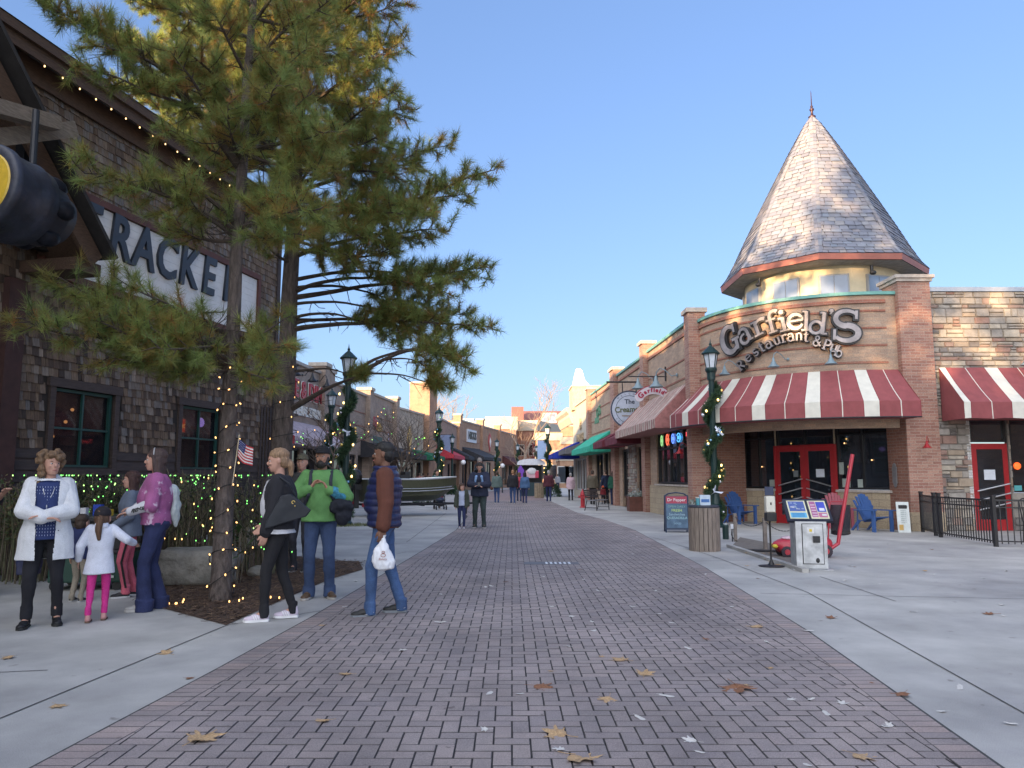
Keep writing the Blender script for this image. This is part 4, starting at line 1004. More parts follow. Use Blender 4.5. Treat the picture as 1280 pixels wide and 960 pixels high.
# spire
THX, THZ = AC.x-.03, AC.y
sp = thing('slate_spire', 'tall octagonal slate spire with copper fascia on a buff drum over the restaurant corner', 'spire', (THX,THZ,0), 0)
A0 = math.atan2(-THZ, -THX)
prof = [(3.2,8.0),(2.98,8.28),(2.72,8.75),(2.38,9.45),(1.86,10.45),(1.33,11.45),(.79,12.45),(.27,13.35),(.06,13.6)]
m_slate = mat('slate', (.25,.23,.25), .75, .15, 4, .3, bscale=30, vcols=[(.14,.15,.185),(.165,.175,.215),(.19,.2,.235),(.21,.197,.21),(.18,.205,.25),(.25,.24,.24)])
b = B()
for i in range(8):
    t0, t1 = A0+i*pi/4, A0+(i+1)*pi/4
    for (r0,z0),(r1,z1) in zip(prof,prof[1:]):
        P = lambda r,t,z: (r*math.cos(t), r*math.sin(t), z)
        b.quad(P(r0-.03,t0,z0),P(r0-.03,t1,z0),P(r1-.03,t1,z1),P(r1-.03,t0,z1),0,.3)
b.build('roof_deck', mat('roof_underlay',(.1,.09,.09),.9), sp)
b = B()
def rz_(z):
    for (r0,z0),(r1,z1) in zip(prof,prof[1:]):
        if z0 <= z <= z1: return r0+(r1-r0)*(z-z0)/(z1-z0)
    return prof[-1][0]
z = 8.0; row = 0
while z < 13.45:
    dz = .15 if z > 8.8 else .11
    r0, r1 = rz_(z), rz_(min(z+dz*1.6,13.55))
    for i in range(8):
        t0, t1 = A0+i*pi/4, A0+(i+1)*pi/4
        a0 = Vector((math.cos(t0),math.sin(t0),0)); a1 = Vector((math.cos(t1),math.sin(t1),0)); mid = ((a0+a1)/2).normalized()
        L_ = (a1-a0).length*r0; u = 0; off = R.uniform(0,.2)
        first = True
        while u < L_-.01:
            w_ = (off+.06 if first else R.uniform(.2,.36)); first = False
            u1 = min(L_,u+w_); f0,f1 = u/L_, u1/L_; g = .009/max(L_,.1)
            lift = mid*R.uniform(.022,.045)
            p0 = (a0.lerp(a1,f0+g)*r0)+lift+Vector((0,0,z+R.uniform(-.008,.008))); p1 = (a0.lerp(a1,f1-g)*r0)+lift+Vector((0,0,z+R.uniform(-.008,.008)))
            q0 = (a0.lerp(a1,f0+g)*r1)+mid*.004+Vector((0,0,z+dz*1.6)); q1 = (a0.lerp(a1,f1-g)*r1)+mid*.004+Vector((0,0,z+dz*1.6))
            b.add([p0,p1,q1,q0,p0-lift,p1-lift], [(0,1,2,3),(4,5,1,0)], 0, R.random()); u = u1
    z += dz; row += 1
b.build('slates', m_slate, sp)
b = B()
for i in range(8):
    t0 = A0+i*pi/4
    for (r0,z0),(r1,z1) in zip(prof,prof[1:]):
        n_ = max(1,int((z1-z0)/.16))
        for k in range(n_):
            za, zb = z0+(z1-z0)*k/n_, z0+(z1-z0)*(k+1)/n_; ra, rb_ = r0+(r1-r0)*k/n_+.045, r0+(r1-r0)*(k+1)/n_+.03
            for s_ in (-1,1):
                dn = lambda r: Vector((-math.sin(t0),math.cos(t0),0))*s_*min(.11,r*.4)*.92-Vector((math.cos(t0),math.sin(t0),0))*.035
                pa = Vector((ra*math.cos(t0),ra*math.sin(t0),za)); pb = Vector((rb_*math.cos(t0),rb_*math.sin(t0),zb))
                b.add([pa,pa+dn(ra),pb+dn(rb_),pb], [(0,1,2,3)], 0, R.random())
b.build('hip_slates', m_slate, sp)
m_fas = mat('copper_fascia', (.33,.12,.09), .5, .15, 3, .1, metal=.2)
def octo(b, r0, z0, r1, z1, m=0, out=True):
    for i in range(8):
        t0, t1 = A0+i*pi/4, A0+(i+1)*pi/4
        P = lambda r,t,z: (r*math.cos(t), r*math.sin(t), z)
        b.quad(P(r0,t0,z0),P(r0,t1,z0),P(r1,t1,z1),P(r1,t0,z1),m)
b = B(); octo(b,3.2,7.8,3.23,7.98); octo(b,3.24,7.99,3.15,8.01); b.build('fascia', m_fas, sp)
b = B(); octo(b,2.4,7.77,3.2,7.78); b.build('soffit', mat('grey_soffit',(.3,.28,.25),.8), sp)
b = B(); b.lathe([(2.42,6.0),(2.42,7.79)], 40); b.build('drum', mat('buff_stucco',(.6,.5,.33),.85,.12,2,.1), sp)
for k in range(-3,5):
    t = A0+rad(9)+k*rad(33); b = B(); b.M = Matrix.Rotation(t+pi/2,4,'Z')
    b.box(-.43,.43,-2.46,-2.36,6.55,7.5); o = b.build('window_frame', plain('grey_frame',(.3,.3,.3)), sp)
    b = B(); b.M = Matrix.Rotation(t+pi/2,4,'Z'); b.box(-.38,-.01,-2.475,-2.461,6.6,7.45); b.box(.01,.38,-2.475,-2.461,6.6,7.45); b.build('pane', glass('sky_glass',(.12,.15,.2),.08,1.8), o)
b = B(); b.lathe([(.12,13.45),(.1,13.62),(.13,13.66),(.05,13.72),(.035,13.85),(.075,13.9),(.075,13.94),(.03,13.98),(.05,14.03),(.02,14.07),(.012,14.5),(.002,14.62)], 12); b.build('finial', plain('copper_finial',(.07,.04,.045),.4,metal=.6), sp, smooth=True)
for t in (-.7,.55):
    b = B(); q = Vector((math.cos(A0+t),math.sin(A0+t),0)); b.tube([q*2.75+Vector((0,0,7.67)),q*2.75+Vector((0,0,7.5))],.05,8); b.ell(q*2.8+Vector((0,0,7.45)),(.1,.1,.07),10); b.build('floodlight', m_black, sp)
# lettering on the curved wall
def on_arc(px, py, r):
    lo, hi = 181., 275.
    for _ in range(40):
        a = (lo+hi)/2; x = AC.x+r*math.cos(rad(a)); y = AC.y+r*math.sin(rad(a))
        d = ray(px,py)
        if x/y < d.x/d.y: lo = a
        else: hi = a
    z = HC+d.z*(y/d.y)
    return a, z, y/d.y
def arcp(cx,cy,rx,ry,a0,a1,n=12,w0=.1,w1=.1,wm=None):
    out = []
    for i in range(n+1):
        f = i/n; a = rad(a0+(a1-a0)*f); wm_ = wm if wm is not None else (w0+w1)/2
        w_ = (w0*(1-f)+w1*f)+(wm_-(w0+w1)/2)*math.sin(f*pi)
        out.append((cx+rx*math.cos(a), cy+ry*math.sin(a), w_))
    return out
ln = lambda x0,y0,x1,y1,w: [(x0,y0,w),(x1,y1,w)]
GL = {
 'G': [arcp(.42,.5,.33,.42,50,310,22,.1,.12,.2), ln(.68,.08,.68,.46,.13), ln(.5,.44,.82,.44,.09), ln(.66,.95,.66,.66,.09)],
 'a': [arcp(.3,.2,.2,.2,70,400,16,.08,.08,.13), arcp(.32,.42,.2,.22,160,0,8,.12,.13), ln(.52,.45,.54,.02,.14), ln(.5,.03,.68,.03,.07)],
 'r': [ln(.2,.0,.2,.64,.15), ln(.05,.03,.38,.03,.08), ln(.05,.61,.22,.61,.08), arcp(.42,.36,.24,.26,160,50,8,.09,.16)],
 'f': [ln(.24,.0,.24,.75,.15), ln(.08,.03,.44,.03,.08), ln(.06,.6,.46,.6,.08), arcp(.44,.72,.2,.24,180,40,9,.14,.16)],
 'i': [ln(.2,.0,.2,.62,.16), ln(.03,.03,.38,.03,.08), ln(.04,.61,.22,.61,.08), arcp(.2,.88,.05,.05,0,360,12,.1,.1)],
 'e': [arcp(.34,.32,.25,.29,30,330,20,.09,.09,.15), ln(.1,.35,.58,.35,.08), ln(.58,.46,.58,.33,.07)],
 'l': [ln(.2,.0,.2,.98,.16), ln(.02,.03,.38,.03,.08), ln(.04,.97,.22,.97,.08)],
 'd': [arcp(.28,.3,.21,.27,0,360,20,.12,.12,.12), ln(.52,.0,.52,.98,.15), ln(.52,.03,.68,.03,.08), ln(.38,.97,.54,.97,.08)],
 "'": [arcp(.1,.9,.05,.05,0,360,10,.1,.1), ln(.14,.88,.06,.72,.07)],
 'S': [arcp(.4,.7,.28,.23,30,270,16,.08,.17,.13), arcp(.4,.26,.3,.23,90,-150,18,.17,.1,.16), ln(.64,.94,.64,.68,.08), ln(.1,.36,.1,.05,.08)],
 'R': [ln(.15,0,.15,.95,.16), arcp(.35,.7,.25,.22,110,-110,12,.12,.12,.16), ln(.15,.93,.36,.93,.1), ln(.15,.47,.36,.47,.1), ln(.36,.46,.66,.02,.16), ln(.02,.03,.3,.03,.08)],
 's': [arcp(.27,.46,.17,.15,30,270,12,.1,.13), arcp(.27,.18,.18,.15,90,-150,12,.13,.1)],
 't': [ln(.24,.05,.24,.85,.15), ln(.08,.6,.42,.6,.09), arcp(.4,.14,.16,.12,180,300,6,.14,.08)],
 'u': [ln(.14,.2,.14,.62,.14), arcp(.3,.2,.16,.18,180,330,8,.13,.09), ln(.5,.0,.5,.62,.14)],
 'n': [ln(.14,.0,.14,.62,.14), arcp(.32,.42,.17,.2,170,0,8,.09,.14), ln(.5,.0,.5,.44,.14)],
 'b': [ln(.14,.0,.14,.98,.15), arcp(.36,.3,.21,.27,0,360,18,.12,.12)],
 'P': [ln(.15,0,.15,.95,.16), arcp(.35,.68,.26,.25,110,-110,12,.12,.12,.17), ln(.15,.93,.36,.93,.1), ln(.15,.42,.36,.42,.1), ln(.0,.03,.32,.03,.08)],
 '&': [arcp(.33,.74,.15,.18,-60,240,14,.1,.1,.12), arcp(.3,.25,.24,.24,100,330,16,.12,.1,.14), ln(.25,.62,.7,.03,.15), ln(.52,.2,.66,.45,.09)],
}
m_steel = mat('mottled_steel', (.24,.215,.215), .42, .5, 1.8, .05, metal=.6); m_lside = plain('letter_side', (.02,.02,.022), .5)
def glyph(ch, H, parent, loc, ang, tilt, sx=1, name='letter', depth=.14, mf=None):
    b = B(); b.M = Matrix.Rotation(tilt,4,'Y')
    xs = [p[0] for s in GL[ch] for p in s]; cxm = (min(xs)+max(xs))/2; cym = .5 if ch in "GSRPldf&i'b" else .32
    for lay, (grow, y0, y1, m) in enumerate(((.055,-.02,depth*.6,1),(0,-.055,-.022,0))):
        for si, s in enumerate(GL[ch]):
            P = [(Vector(((x-cxm)*H*sx,(y-cym)*H)), (w_/2+grow*.9)*H) for x,y,w_ in s]; L1 = []; L2 = []
            for i,(p,w_) in enumerate(P):
                t = (P[min(i+1,len(P)-1)][0]-P[max(i-1,0)][0]).normalized(); n_ = Vector((-t.y,t.x))
                ex = t*(grow*.9*H)*(1 if i == len(P)-1 else (-1 if i == 0 else 0))
                L1.append(p+n_*w_+ex); L2.append(p-n_*w_+ex)
            yy = y0-.0016*si
            for i in range(len(P)-1):
                q = [L2[i],L2[i+1],L1[i+1],L1[i]]
                vs = [(v.x,yy,v.y) for v in q]+[(v.x,y1,v.y) for v in q]
                b.add(vs, [(0,1,2,3)], m); b.add(vs, [(1,0,4,5),(3,2,6,7)]+([(0,3,7,4)] if i == 0 else [])+([(2,1,5,6)] if i == len(P)-2 else []), 1)
    o = b.build(name, [mf or m_steel, m_lside], parent, loc=loc); o.rotation_euler.z = ang; return o
gs = thing('restaurant_sign', "raised steel restaurant lettering in two arched lines across the curved brick wall", 'sign', AC, 0)
def put(ch, px, py, hpx, tilt, sx=1, mf=None):
    a, z, t = on_arc(px, py, AR+.14); H = hpx*t/960
    glyph(ch, H, gs, ((AR+.12)*math.cos(rad(a)), (AR+.12)*math.sin(rad(a)), z), rad(a)+pi/2, rad(tilt), sx, mf=mf)
for i,(ch, px, py, h, tl, sx_) in enumerate([('G',914,424,39,-14,.95),('a',932.5,419,30,-24,1.0),('r',950,409,30,-18,1.25),('f',966,402,28,-12,1.1),('i',979,400.5,28,-9,1.2),('e',994.5,402,31,-3,1.15),('l',1008,401,25,3,1.2),('d',1024,404,28,8,1.2),("'",1039,398,24,5,1.2),('S',1058,406.5,42,4,1.1)]):
    put(ch, px, py, h, tl, sx_, m_steel)
line = "Restaurant&Pub"; pxs = [926,936,945,953,962,971.5,980.5,989.5,999,1008,1022,1033.5,1042,1049.5]
for ch, px in zip(line, pxs):
    u_ = (px-996)/58; py = 424+22*(u_*u_ if u_ < 0 else u_*u_*.85)-3*(1-abs(u_)) ; dy = 2*22*u_/58*(1 if u_ < 0 else .85)
    put(ch, px, py, 15 if ch.islower() else 13.5, math.degrees(math.atan(dy))*.9, 1.0)
# gooseneck wall lamps
m_gal = plain('galvanised_blue_grey', (.2,.27,.3), .5, metal=.2)
def gooseneck(label, loc, rz, mt=None, s=1, grp='gooseneck lamps on the brick walls', side=1):
    mt = mt or m_gal; t = thing('wall_lamp', label, 'lamp', loc, rz, grp); t.scale = (s,s,s)
    B().ell((0,-.02,0),(.05,.03,.05),10).build('wall_plate', mt, t)
    b = B(); b.tube([Vector((.0,-.03,0)),Vector((-.05*side,-.15,-.02)),Vector((-.15*side,-.3,.15)),Vector((-.25*side,-.42,.22)),Vector((-.32*side,-.5,.12)),Vector((-.33*side,-.52,0))],.014,6); b.build('arm', mt, t)
    b = B(); b.M = Matrix.Translation((-.33*side,-.52,-.0)); b.lathe([(.03,.02),(.045,-.08),(.1,-.2),(.19,-.28),(.2,-.3),(.18,-.3),(.09,-.2),(.02,-.1)],18); b.build('lamp_shade', mt, t, smooth=True)
    return t
for px, py, lb in ((981,455,'grey gooseneck lamp in the middle under the raised lettering'),(1046,452,'grey gooseneck lamp under the right end of the raised lettering'),(923,464,'grey gooseneck lamp right of the lamp post, on the curved wall')):
    a, z, t = on_arc(px+4, py-6, AR+.02); gooseneck(lb, AC+Vector(((AR+.01)*math.cos(rad(a)),(AR+.01)*math.sin(rad(a)),z)), rad(a)+pi/2, s=.85)
p = at(1273,448,AC.y+SY-.06); gooseneck('pale blue gooseneck lamp on the rough stone wall at the right edge', (p.x+.2,p.y,p.z), 0, s=.85)
p = at(1155,552,AC.y+cy); gooseneck('small red gooseneck lamp on the brick column', (p.x+.1,p.y,p.z), 0, m_redp, .6, 'red gooseneck lamps')
# roof antenna
p = at(1189,362,25); an = thing('roof_antenna', 'small white box antenna on the flat roof right of the brick column', 'antenna', (p.x,25,6.2), 0)
b = B(); b.tube([(0,0,0),(0,0,1.35)],.025,8); b.tube([(.1,0,.9),(.1,0,1.5)],.012,6); b.tube([(-.1,0,.9),(-.1,0,1.5)],.012,6); b.build('mast', m_grayc, an); B().box(-.16,.16,-.06,.06,1.15,1.45).build('box', plain('white_plastic',(.6,.62,.65)), an)
# ------------------------------------------------------------------ right row beyond the restaurant
XR = lambda y: 5.95-.042*(y-25)
FR = Frame((XR(57.6),57.6), (XR(24.9),24.9)); fy = lambda y: (57.6-y)*math.hypot(1,.042)
def rowbld(label, y0, y1, H, m, holes=(), depth=6, name='shop_building', band=True, cop=None):
    """building between distances y0 (near) and y1 (far) along the right row; local x=0 at far end"""
    x0 = fy(y1); t = thing(name, label, 'building', FR.A+FR.d*x0, FR.rz); L_ = fy(y0)-x0
    hs = [(fy(a)-x0, fy(c)-x0, z0, z1) for (a,c,z0,z1) in holes]
    b = B(); wall_holes(b, 0, L_, 0, H, hs, .16); shell(b, 0, L_, H, depth); b.build('wall', m, t)
    if band:
        b = B()
        for z in (3.3,4.0,4.75,5.4): b.box(0,L_,-.025,0,z,z+.055)
        b.box(0,L_,-.05,0,H-.33,H-.22); b.build('brick_band', m_band, t)
    b = B(); b.box(-.02,L_+.02,-.09,.35,H,H+.1); b.build('coping', cop or m_teal, t)
    return t, x0, L_
ra, x0, L_ = rowbld('tan brick side wing of the restaurant with a bar window under a fine-striped awning', 24.9, 31.6, 6.55, m_brA, [(30.5,25.7,1.15,3.15)], depth=.9)
wo = window(ra, fy(30.5)-x0+.02, fy(25.7)-x0-.02, 1.17, 3.13, .09, 5, 1, .07, m_black, G, 'window')
xw0, xw1 = fy(30.5)-x0, fy(25.7)-x0
B().box(xw0+.08,xw1-.08,.06,.11,2.45,2.52).build('transom_bar', m_black, wo)
b = B(); b.box(0,L_,-.06,0,0,1.1); b.build('block_plinth', m_block, ra); b = B(); b.box(xw0-.1,xw1+.1,-.1,0,1.1,1.16); b.build('sill', m_cap, ra)
for k,(x,c_,w_,h_) in enumerate(((.55,(.25,.5,.2),.26,.4),(1.45,(1,.16,.08),.34,.4),(2.3,(.15,.3,1),.34,.34),(3.1,(.1,.45,.95),.5,.3))):
    b = B(); b.tube([(xw0+x+w_*.5*math.cos(i*pi/8),.085,2.82+h_*.5*math.sin(i*pi/8)) for i in range(17)],.02,6,cap=False); b.box(xw0+x-w_*.25,xw0+x+w_*.25,.07,.085,2.76,2.88)
    b.build('neon_sign', glow('neon_%d'%k if 0 else ('neon_green','neon_orange','neon_blue','neon_cyan')[k],c_,1.6), wo)
o = B().box(xw1-.62,xw1-.1,.05,.07,2.66,3.0).build('sign_panel', plain('dark_red_sign',(.12,.01,.015)), wo); text('Texas',.2,glow('red_script',(1,.1,.12),3),wo,'lettering',(xw1-.36,.045,2.86),ext=.003,shear=.3)
def straw(label, y0, y1, zt, zb, proj, mats, pat, cat_group=None, val=.3, x_off=-.02):
    x0 = fy(y1); L_ = fy(y0)-x0; t = thing('awning', label, 'awning', FR.A+FR.d*x0+FR.n*x_off, FR.rz, cat_group)
    b = B(); awning_stripes(b, lambda u:(u*L_,-proj), lambda u:(u*L_,-.0), zb, zb+val, zt, (pat,L_))
    for x in (0,L_): b.add([(x,-proj,zb),(x,-proj,zb+val),(x,0,zt),(x,0,zb)], [(0,1,2,3) if x else (3,2,1,0)], 0)
    b.build('canvas', mats, t); return t
straw('fine-striped tan and maroon awning over the restaurant bar window', 25.6, 33.2, 4.55, 3.05, 1.15, [mat('dusty_maroon',(.3,.13,.12),.85),mat('tan_canvas',(.5,.42,.35),.85),mat('dark_tan',(.36,.26,.22),.85)], [(.16,0),(.1,1),(.05,2),(.14,0),(.12,1),(.3,2),(.14,1)])
p = FR.A+FR.d*fy(25.3); gooseneck('small red gooseneck lamp beside the bar window', (p.x-.02,p.y,2.4), FR.rz, m_redp, .7, 'red gooseneck lamps')
for y, z, lb in ((30.0,5.3,'grey gooseneck lamp high on the side wing, farther one'),(26.9,5.0,'grey gooseneck lamp high on the side wing, nearer one')):
    p = FR.A+FR.d*fy(y); gooseneck(lb, (p.x-.02,p.y,z), FR.rz, None, 1.3)
def pilaster(label_parent, y0, y1, H, m=None):
    x0 = fy(y1); b = B(); b.box(0,fy(y0)-x0,-.22,.3,0,H); o = b.build('brick_pilaster', m or m_red, label_parent, loc=label_parent.matrix_basis.inverted() @ (FR.A+FR.d*x0)) ; 
    b = B(); b.box(-.06,fy(y0)-x0+.06,-.3,.36,H,H+.14); b.build('pilaster_cap', m_cap, o); return o
pilaster(ra, 31.65, 32.35, 6.95)
rb, x0, L_ = rowbld('tan brick shop with a fieldstone doorway under maroon awnings', 32.4, 38.7, 6.5, m_brA, [(37.9,36.3,0,2.75),(34.2,33.3,0,2.75)])
b = B(); stones(b, fy(36.2)-x0, fy(34.3)-x0, 0, 2.9, -.02, []); o = b.build('fieldstone_cladding', m_ash, rb)
window(rb, fy(37.9)-x0+.02, fy(36.3)-x0-.02, .5, 2.73, .1, 2, 1, .07, m_black, G); window(rb, fy(34.2)-x0+.02, fy(33.3)-x0-.02, .02, 2.73, .1, 1, 1, .07, m_black, G, 'door')
b = B(); b.box(fy(35.6)-x0,fy(34.9)-x0,-.03,.0,.0,2.4); b.build('niche_shade_panel', MATS['shaded_red_brick'], rb)  # flat panel, niche shade put into its darker brick colour
m_mar = mat('dark_maroon_canvas',(.12,.018,.03),.85); m_grn = mat('teal_green_canvas',(.03,.36,.24),.8)
straw('dark maroon awning beside the fieldstone doorway, nearer one', 33.0, 36.2, 3.75, 2.85, 1.1, [m_mar], [(9,0)], 'maroon awnings'); straw('dark maroon awning beside the fieldstone doorway, farther one', 37.0, 40.0, 3.75, 2.85, 1.1, [m_mar], [(9,0)], 'maroon awnings')
pilaster(rb, 38.75, 39.9, 6.85)
rc, x0, L_ = rowbld('tan brick shop above the green awning, its upper wall in golden sun', 40, 48, 6.5, m_brA, [(46.5,43.8,.6,2.8),(43.4,42,.0,2.8),(41.8,40.6,.6,2.8)])
for a, c, z in ((46.5,43.8,.62),(43.4,42,.02),(41.8,40.6,.62)): window(rc, fy(a)-x0+.02, fy(c)-x0-.02, z, 2.78, .1, 2, 1, .07, m_black, G)
straw('teal green awning hanging over the second shop window', 40.6, 48.5, 3.9, 2.75, 1.2, [m_grn], [(9,0)])
b = B(); 
for k in range(3): b.box(fy(46.5)-x0+k*.55,fy(46.5)-x0+k*.55+.4,-.04,-.0,4.6,4.95)
b.build('wall_lettering', plain('verdigris',(.1,.25,.15)), rc); text('GAS',.85,MATS['verdigris'],rc,'wall_lettering',(fy(45)-x0,-.03,5.2),ext=.03,rz=.12)
pilaster(rc, 48.05, 48.9, 6.9)
m_crm = mat('cream_stucco', (.45,.41,.33), .85, .1, 2, .1)
rd, x0, L_ = rowbld('cream stucco shop with a heavy cornice and blue awning at the end of the row', 49, 57.5, 6.5, m_crm, [(56,50.5,.5,2.7)], band=False, cop=m_crm)
window(rd, fy(56)-x0+.02, fy(50.5)-x0-.02, .52, 2.68, .1, 4, 1, .08, plain('white_frame',(.5,.5,.5)), G)
b = B(); b.prism([(-.0,6.1),(-.0,5.4),(.08,5.4),(.3,5.9),(.3,6.1),(.5,6.3),(.5,6.6),(0,6.6)], -L_, 0); o = b.build('cornice', m_crm, rd); o.rotation_euler.z = -pi/2
b = B(); b.box(fy(51.6)-x0,fy(49.4)-x0,-.06,0,2.8,3.9); b.build('black_sign_panel', plain('black_sign',(.01,.01,.012)), rd)
text('B',1.1,plain('ochre_letter',(.4,.3,.18)),rd,'wall_lettering',(fy(53)-x0,-.06,5.0),ext=.03,off=.02); text('MAURICES',.75,plain('ochre_letter',(.4,.3,.18)),rd,'wall_lettering',(fy(53.3)-x0,-.06,4.1),ext=.03,off=.01)
straw('grey awning between the green and the blue one', 49.6, 53.6, 3.75, 2.9, 1.5, [mat('grey_canvas',(.12,.12,.13),.85)], [(9,0)])
straw('royal blue awning at the far end of the right row', 53.8, 57.3, 3.9, 2.7, 1.9, [mat('blue_canvas',(.01,.03,.3),.8)], [(9,0)])
# roof box with pointed fin behind the cream shop
rt = thing('roof_tower', 'buff roof box with a tapering pointed fin behind the cream shop', 'tower', (4.42,56,6.3), 0)
b = B(); b.box(0,2.2,0,3,0,1.7); b.build('box', mat('buff_panel',(.5,.4,.26),.85), rt); B().box(-.06,2.26,-.06,3.06,1.7,1.8).build('coping', m_cap, rt)
b = B(); b.prism([(.05,1.81),(1.35,1.81),(1.0,2.2),(.78,2.95),(.62,3.1),(.35,3.1)], .4, 1.2); b.build('fin', mat('pale_panel',(.55,.5,.42),.8), rt)
# hanging signs on brackets
hs = thing('round_hanging_sign', 'round pale hanging sign with dark rings on a black bracket', 'sign', (0,0,0), 0)
yh = 37.0; xw = XR(yh); pc = at(787,512,33.6); hs.location = (pc.x,33.6,pc.z); 
b = B(); b.M = Matrix.Rotation(pi/2,4,'X'); b.lathe([(.001,-.04),(.82,-.04),(.84,-.02),(.84,.02),(.82,.04),(.001,.04)],40); b.M = None; b.build('disc', plain('pale_blue_sign',(.42,.47,.56)), hs)
b = B(); b.M = Matrix.Rotation(pi/2,4,'X')
b.lathe([(.78,.042),(.84,.042),(.84,.046),(.78,.046)],40,caps=False); b.lathe([(.6,.042),(.62,.042),(.62,.046),(.6,.046)],40,caps=False); b.M = None; b.build('ring', plain('dark_slate',(.03,.04,.07)), hs)
text('The',.28,MATS['dark_slate'],hs,'lettering',(0,-.05,.34),ext=.004,off=.006); text('Creamery',.34,plain('olive_letter',(.1,.12,.06)),hs,'lettering',(0,-.05,.0),ext=.004,off=.01,rz=.05,sx=.95)
b = B(); b.box(-.35,.42,-.052,-.046,-.3,-.26); b.build('underline', plain('tan_line',(.25,.17,.1)), hs)
for k,ch in enumerate('WELCOME'): a = rad(135-k*15); text(ch,.11,MATS['dark_slate'],hs,'lettering',(.7*math.cos(a),-.05,.7*math.sin(a)),ext=.003,rz=a-pi/2)
for k,ch in enumerate('ICE CREAM'): 
    a = rad(215+k*13)
    if ch != ' ': text(ch,.11,MATS['dark_slate'],hs,'lettering',(.7*math.cos(a),-.05,.7*math.sin(a)),ext=.003,rz=a+pi/2)
b = B(); zt = 1.22; xwl = XR(33.6)-pc.x
b.tube([(-1.0,0,zt),(xwl,0,zt)],.04,6)
for x in (-.3,.3): b.tube([(x,0,zt),(x,0,.75)],.025,6)
b.build('bracket', m_black, hs)
lp = at(806,480,32.2); 
hs2 = thing('small_hanging_sign', "small arched white hanging sign with red lettering beside the round one", 'sign', (0,0,0), 0)
pc = at(817,490,28.6); hs2.location = (pc.x,28.6,pc.z+.1); hs2.scale = (.78,.9,.78)
b = B(); P = []
for i in range(17): a = rad(150-i*7.5); P.append((1.05*math.cos(a),1.15*math.sin(a)-.82))
for i in range(17): a = rad(35+i*7.0); P.append((.72*math.cos(a)*1.0,.8*math.sin(a)-.82))
def archband(b, r0, r1, y0, y1, m=0, sx_=1.0, grow=0):
    n_ = 18
    for i in range(n_):
        a0, a1 = rad(143-i*106/n_), rad(143-(i+1)*106/n_)
        q = [(r0*math.cos(a0),r0*math.sin(a0)-.9),(r0*math.cos(a1),r0*math.sin(a1)-.9),(r1*math.cos(a1),r1*math.sin(a1)-.9),(r1*math.cos(a0),r1*math.sin(a0)-.9)]
        vs = [(x,y0,z) for x,z in q]+[(x,y1,z) for x,z in q]; b.add(vs, [(0,1,2,3),(7,6,5,4),(3,2,6,7),(1,0,4,5)], m)
    for a in (rad(143),rad(37)):
        c_ = ((r0+r1)/2*math.cos(a), (r0+r1)/2*math.sin(a)-.9); pr_ = [(c_[0]+(r1-r0)/2*1.15*math.cos(k*pi/8),c_[1]+(r1-r0)/2*1.15*math.sin(k*pi/8)) for k in range(16)]; b.prism(pr_, y0-.002, y1+.002, m)
b = B(); archband(b, .68, 1.06, -.035, .035); b.build('board', plain('sign_white',(.55,.52,.56)), hs2)
b = B(); archband(b, 1.06, 1.10, -.045, .045); b.build('rim', plain('sign_red',(.35,.02,.06)), hs2)
for k,(ch,da) in enumerate(zip("Garfield's",(136,119,107,97,89,80,70,60,52,43))):
    a = rad(da); s_ = .36 if ch == 'G' else (.36 if k == 9 else .26); text(ch.upper() if k == 9 else ch, s_, MATS['sign_red'], hs2, 'letter', (.86*math.cos(a),-.05,.86*math.sin(a)-.9), ext=.006, off=.016, rz=a-pi/2)
b = B(); xwl = (XR(28.6)-pc.x)/.78
b.tube([(.0,0,.2),(.0,0,.62)],.02,6); b.tube([(-1.2,0,.62),(xwl,0,.62)],.03,6); b.tube([(xwl-.05,0,.4),(xwl-.05,0,1.1)],.04,6); b.build('bracket', m_black, hs2)
# ------------------------------------------------------------------ left row of shops
m_br1 = brick('grey_tan_brick', (.36,.27,.21), (.28,.21,.17), (.3,.25,.2), .3, .1, .008)
m_br2 = brick('pinkish_brick', (.36,.22,.16), (.3,.18,.13), (.3,.22,.18), .3, .1, .008)
m_br3 = brick('orange_brick', (.38,.22,.14), (.32,.185,.12), (.3,.2,.14), .3, .1, .008)
m_fs = mat('pale_fieldstone', (.36,.31,.25), .9, .35, 2.4, .8, bscale=6, dist=.04)
LP = [(-10.2,27.5),(-9.5,38.5),(-9.1,46),(-8.6,54),(-7.0,61.5),(-5.7,80),(.4,110)]
def leftbld(label, A, C, H0, m, holes=(), depth=7, H1=None, bands=True, cop=None):
    F = Frame(A, C); t = thing('shop_building', label, 'building', F.A, F.rz); H1 = H1 or H0
    hs = [(a*F.L,c*F.L,z0,z1) for a,c,z0,z1 in holes]
    b = B(); wall_holes(b, 0, F.L, 0, H0, hs, .16); shell(b, 0, F.L, H0, depth); b.build('wall', m, t)
    if bands:
        b = B(); 
        for z in (3.6,4.4,5.2): b.box(0,F.L,-.03,0,z,z+.06)
        b.build('brick_band', m_band, t)
    b = B(); b.box(-.03,F.L+.03,-.1,.4,H0,H0+.14); b.build('coping', cop or m_cap, t)
    for a,c,z0,z1 in hs: window(t, a+.02, c-.02, z0+.02, z1-.02, .1, max(1,int((c-a)/1.1)), 1, .07, m_black, G, 'door' if z0 < .1 else 'window')
    return t, F
def pil(t, F, u, H, w_=.8, m=None, d=.3):
    b = B(); b.box(u*F.L-w_/2,u*F.L+w_/2,-d,.5,0,H); o = b.build('brick_pilaster', m or m_br1, t); b = B(); b.box(u*F.L-w_/2-.08,u*F.L+w_/2+.08,-d-.08,.56,H,H+.18); b.build('pilaster_cap', m_cap, o)
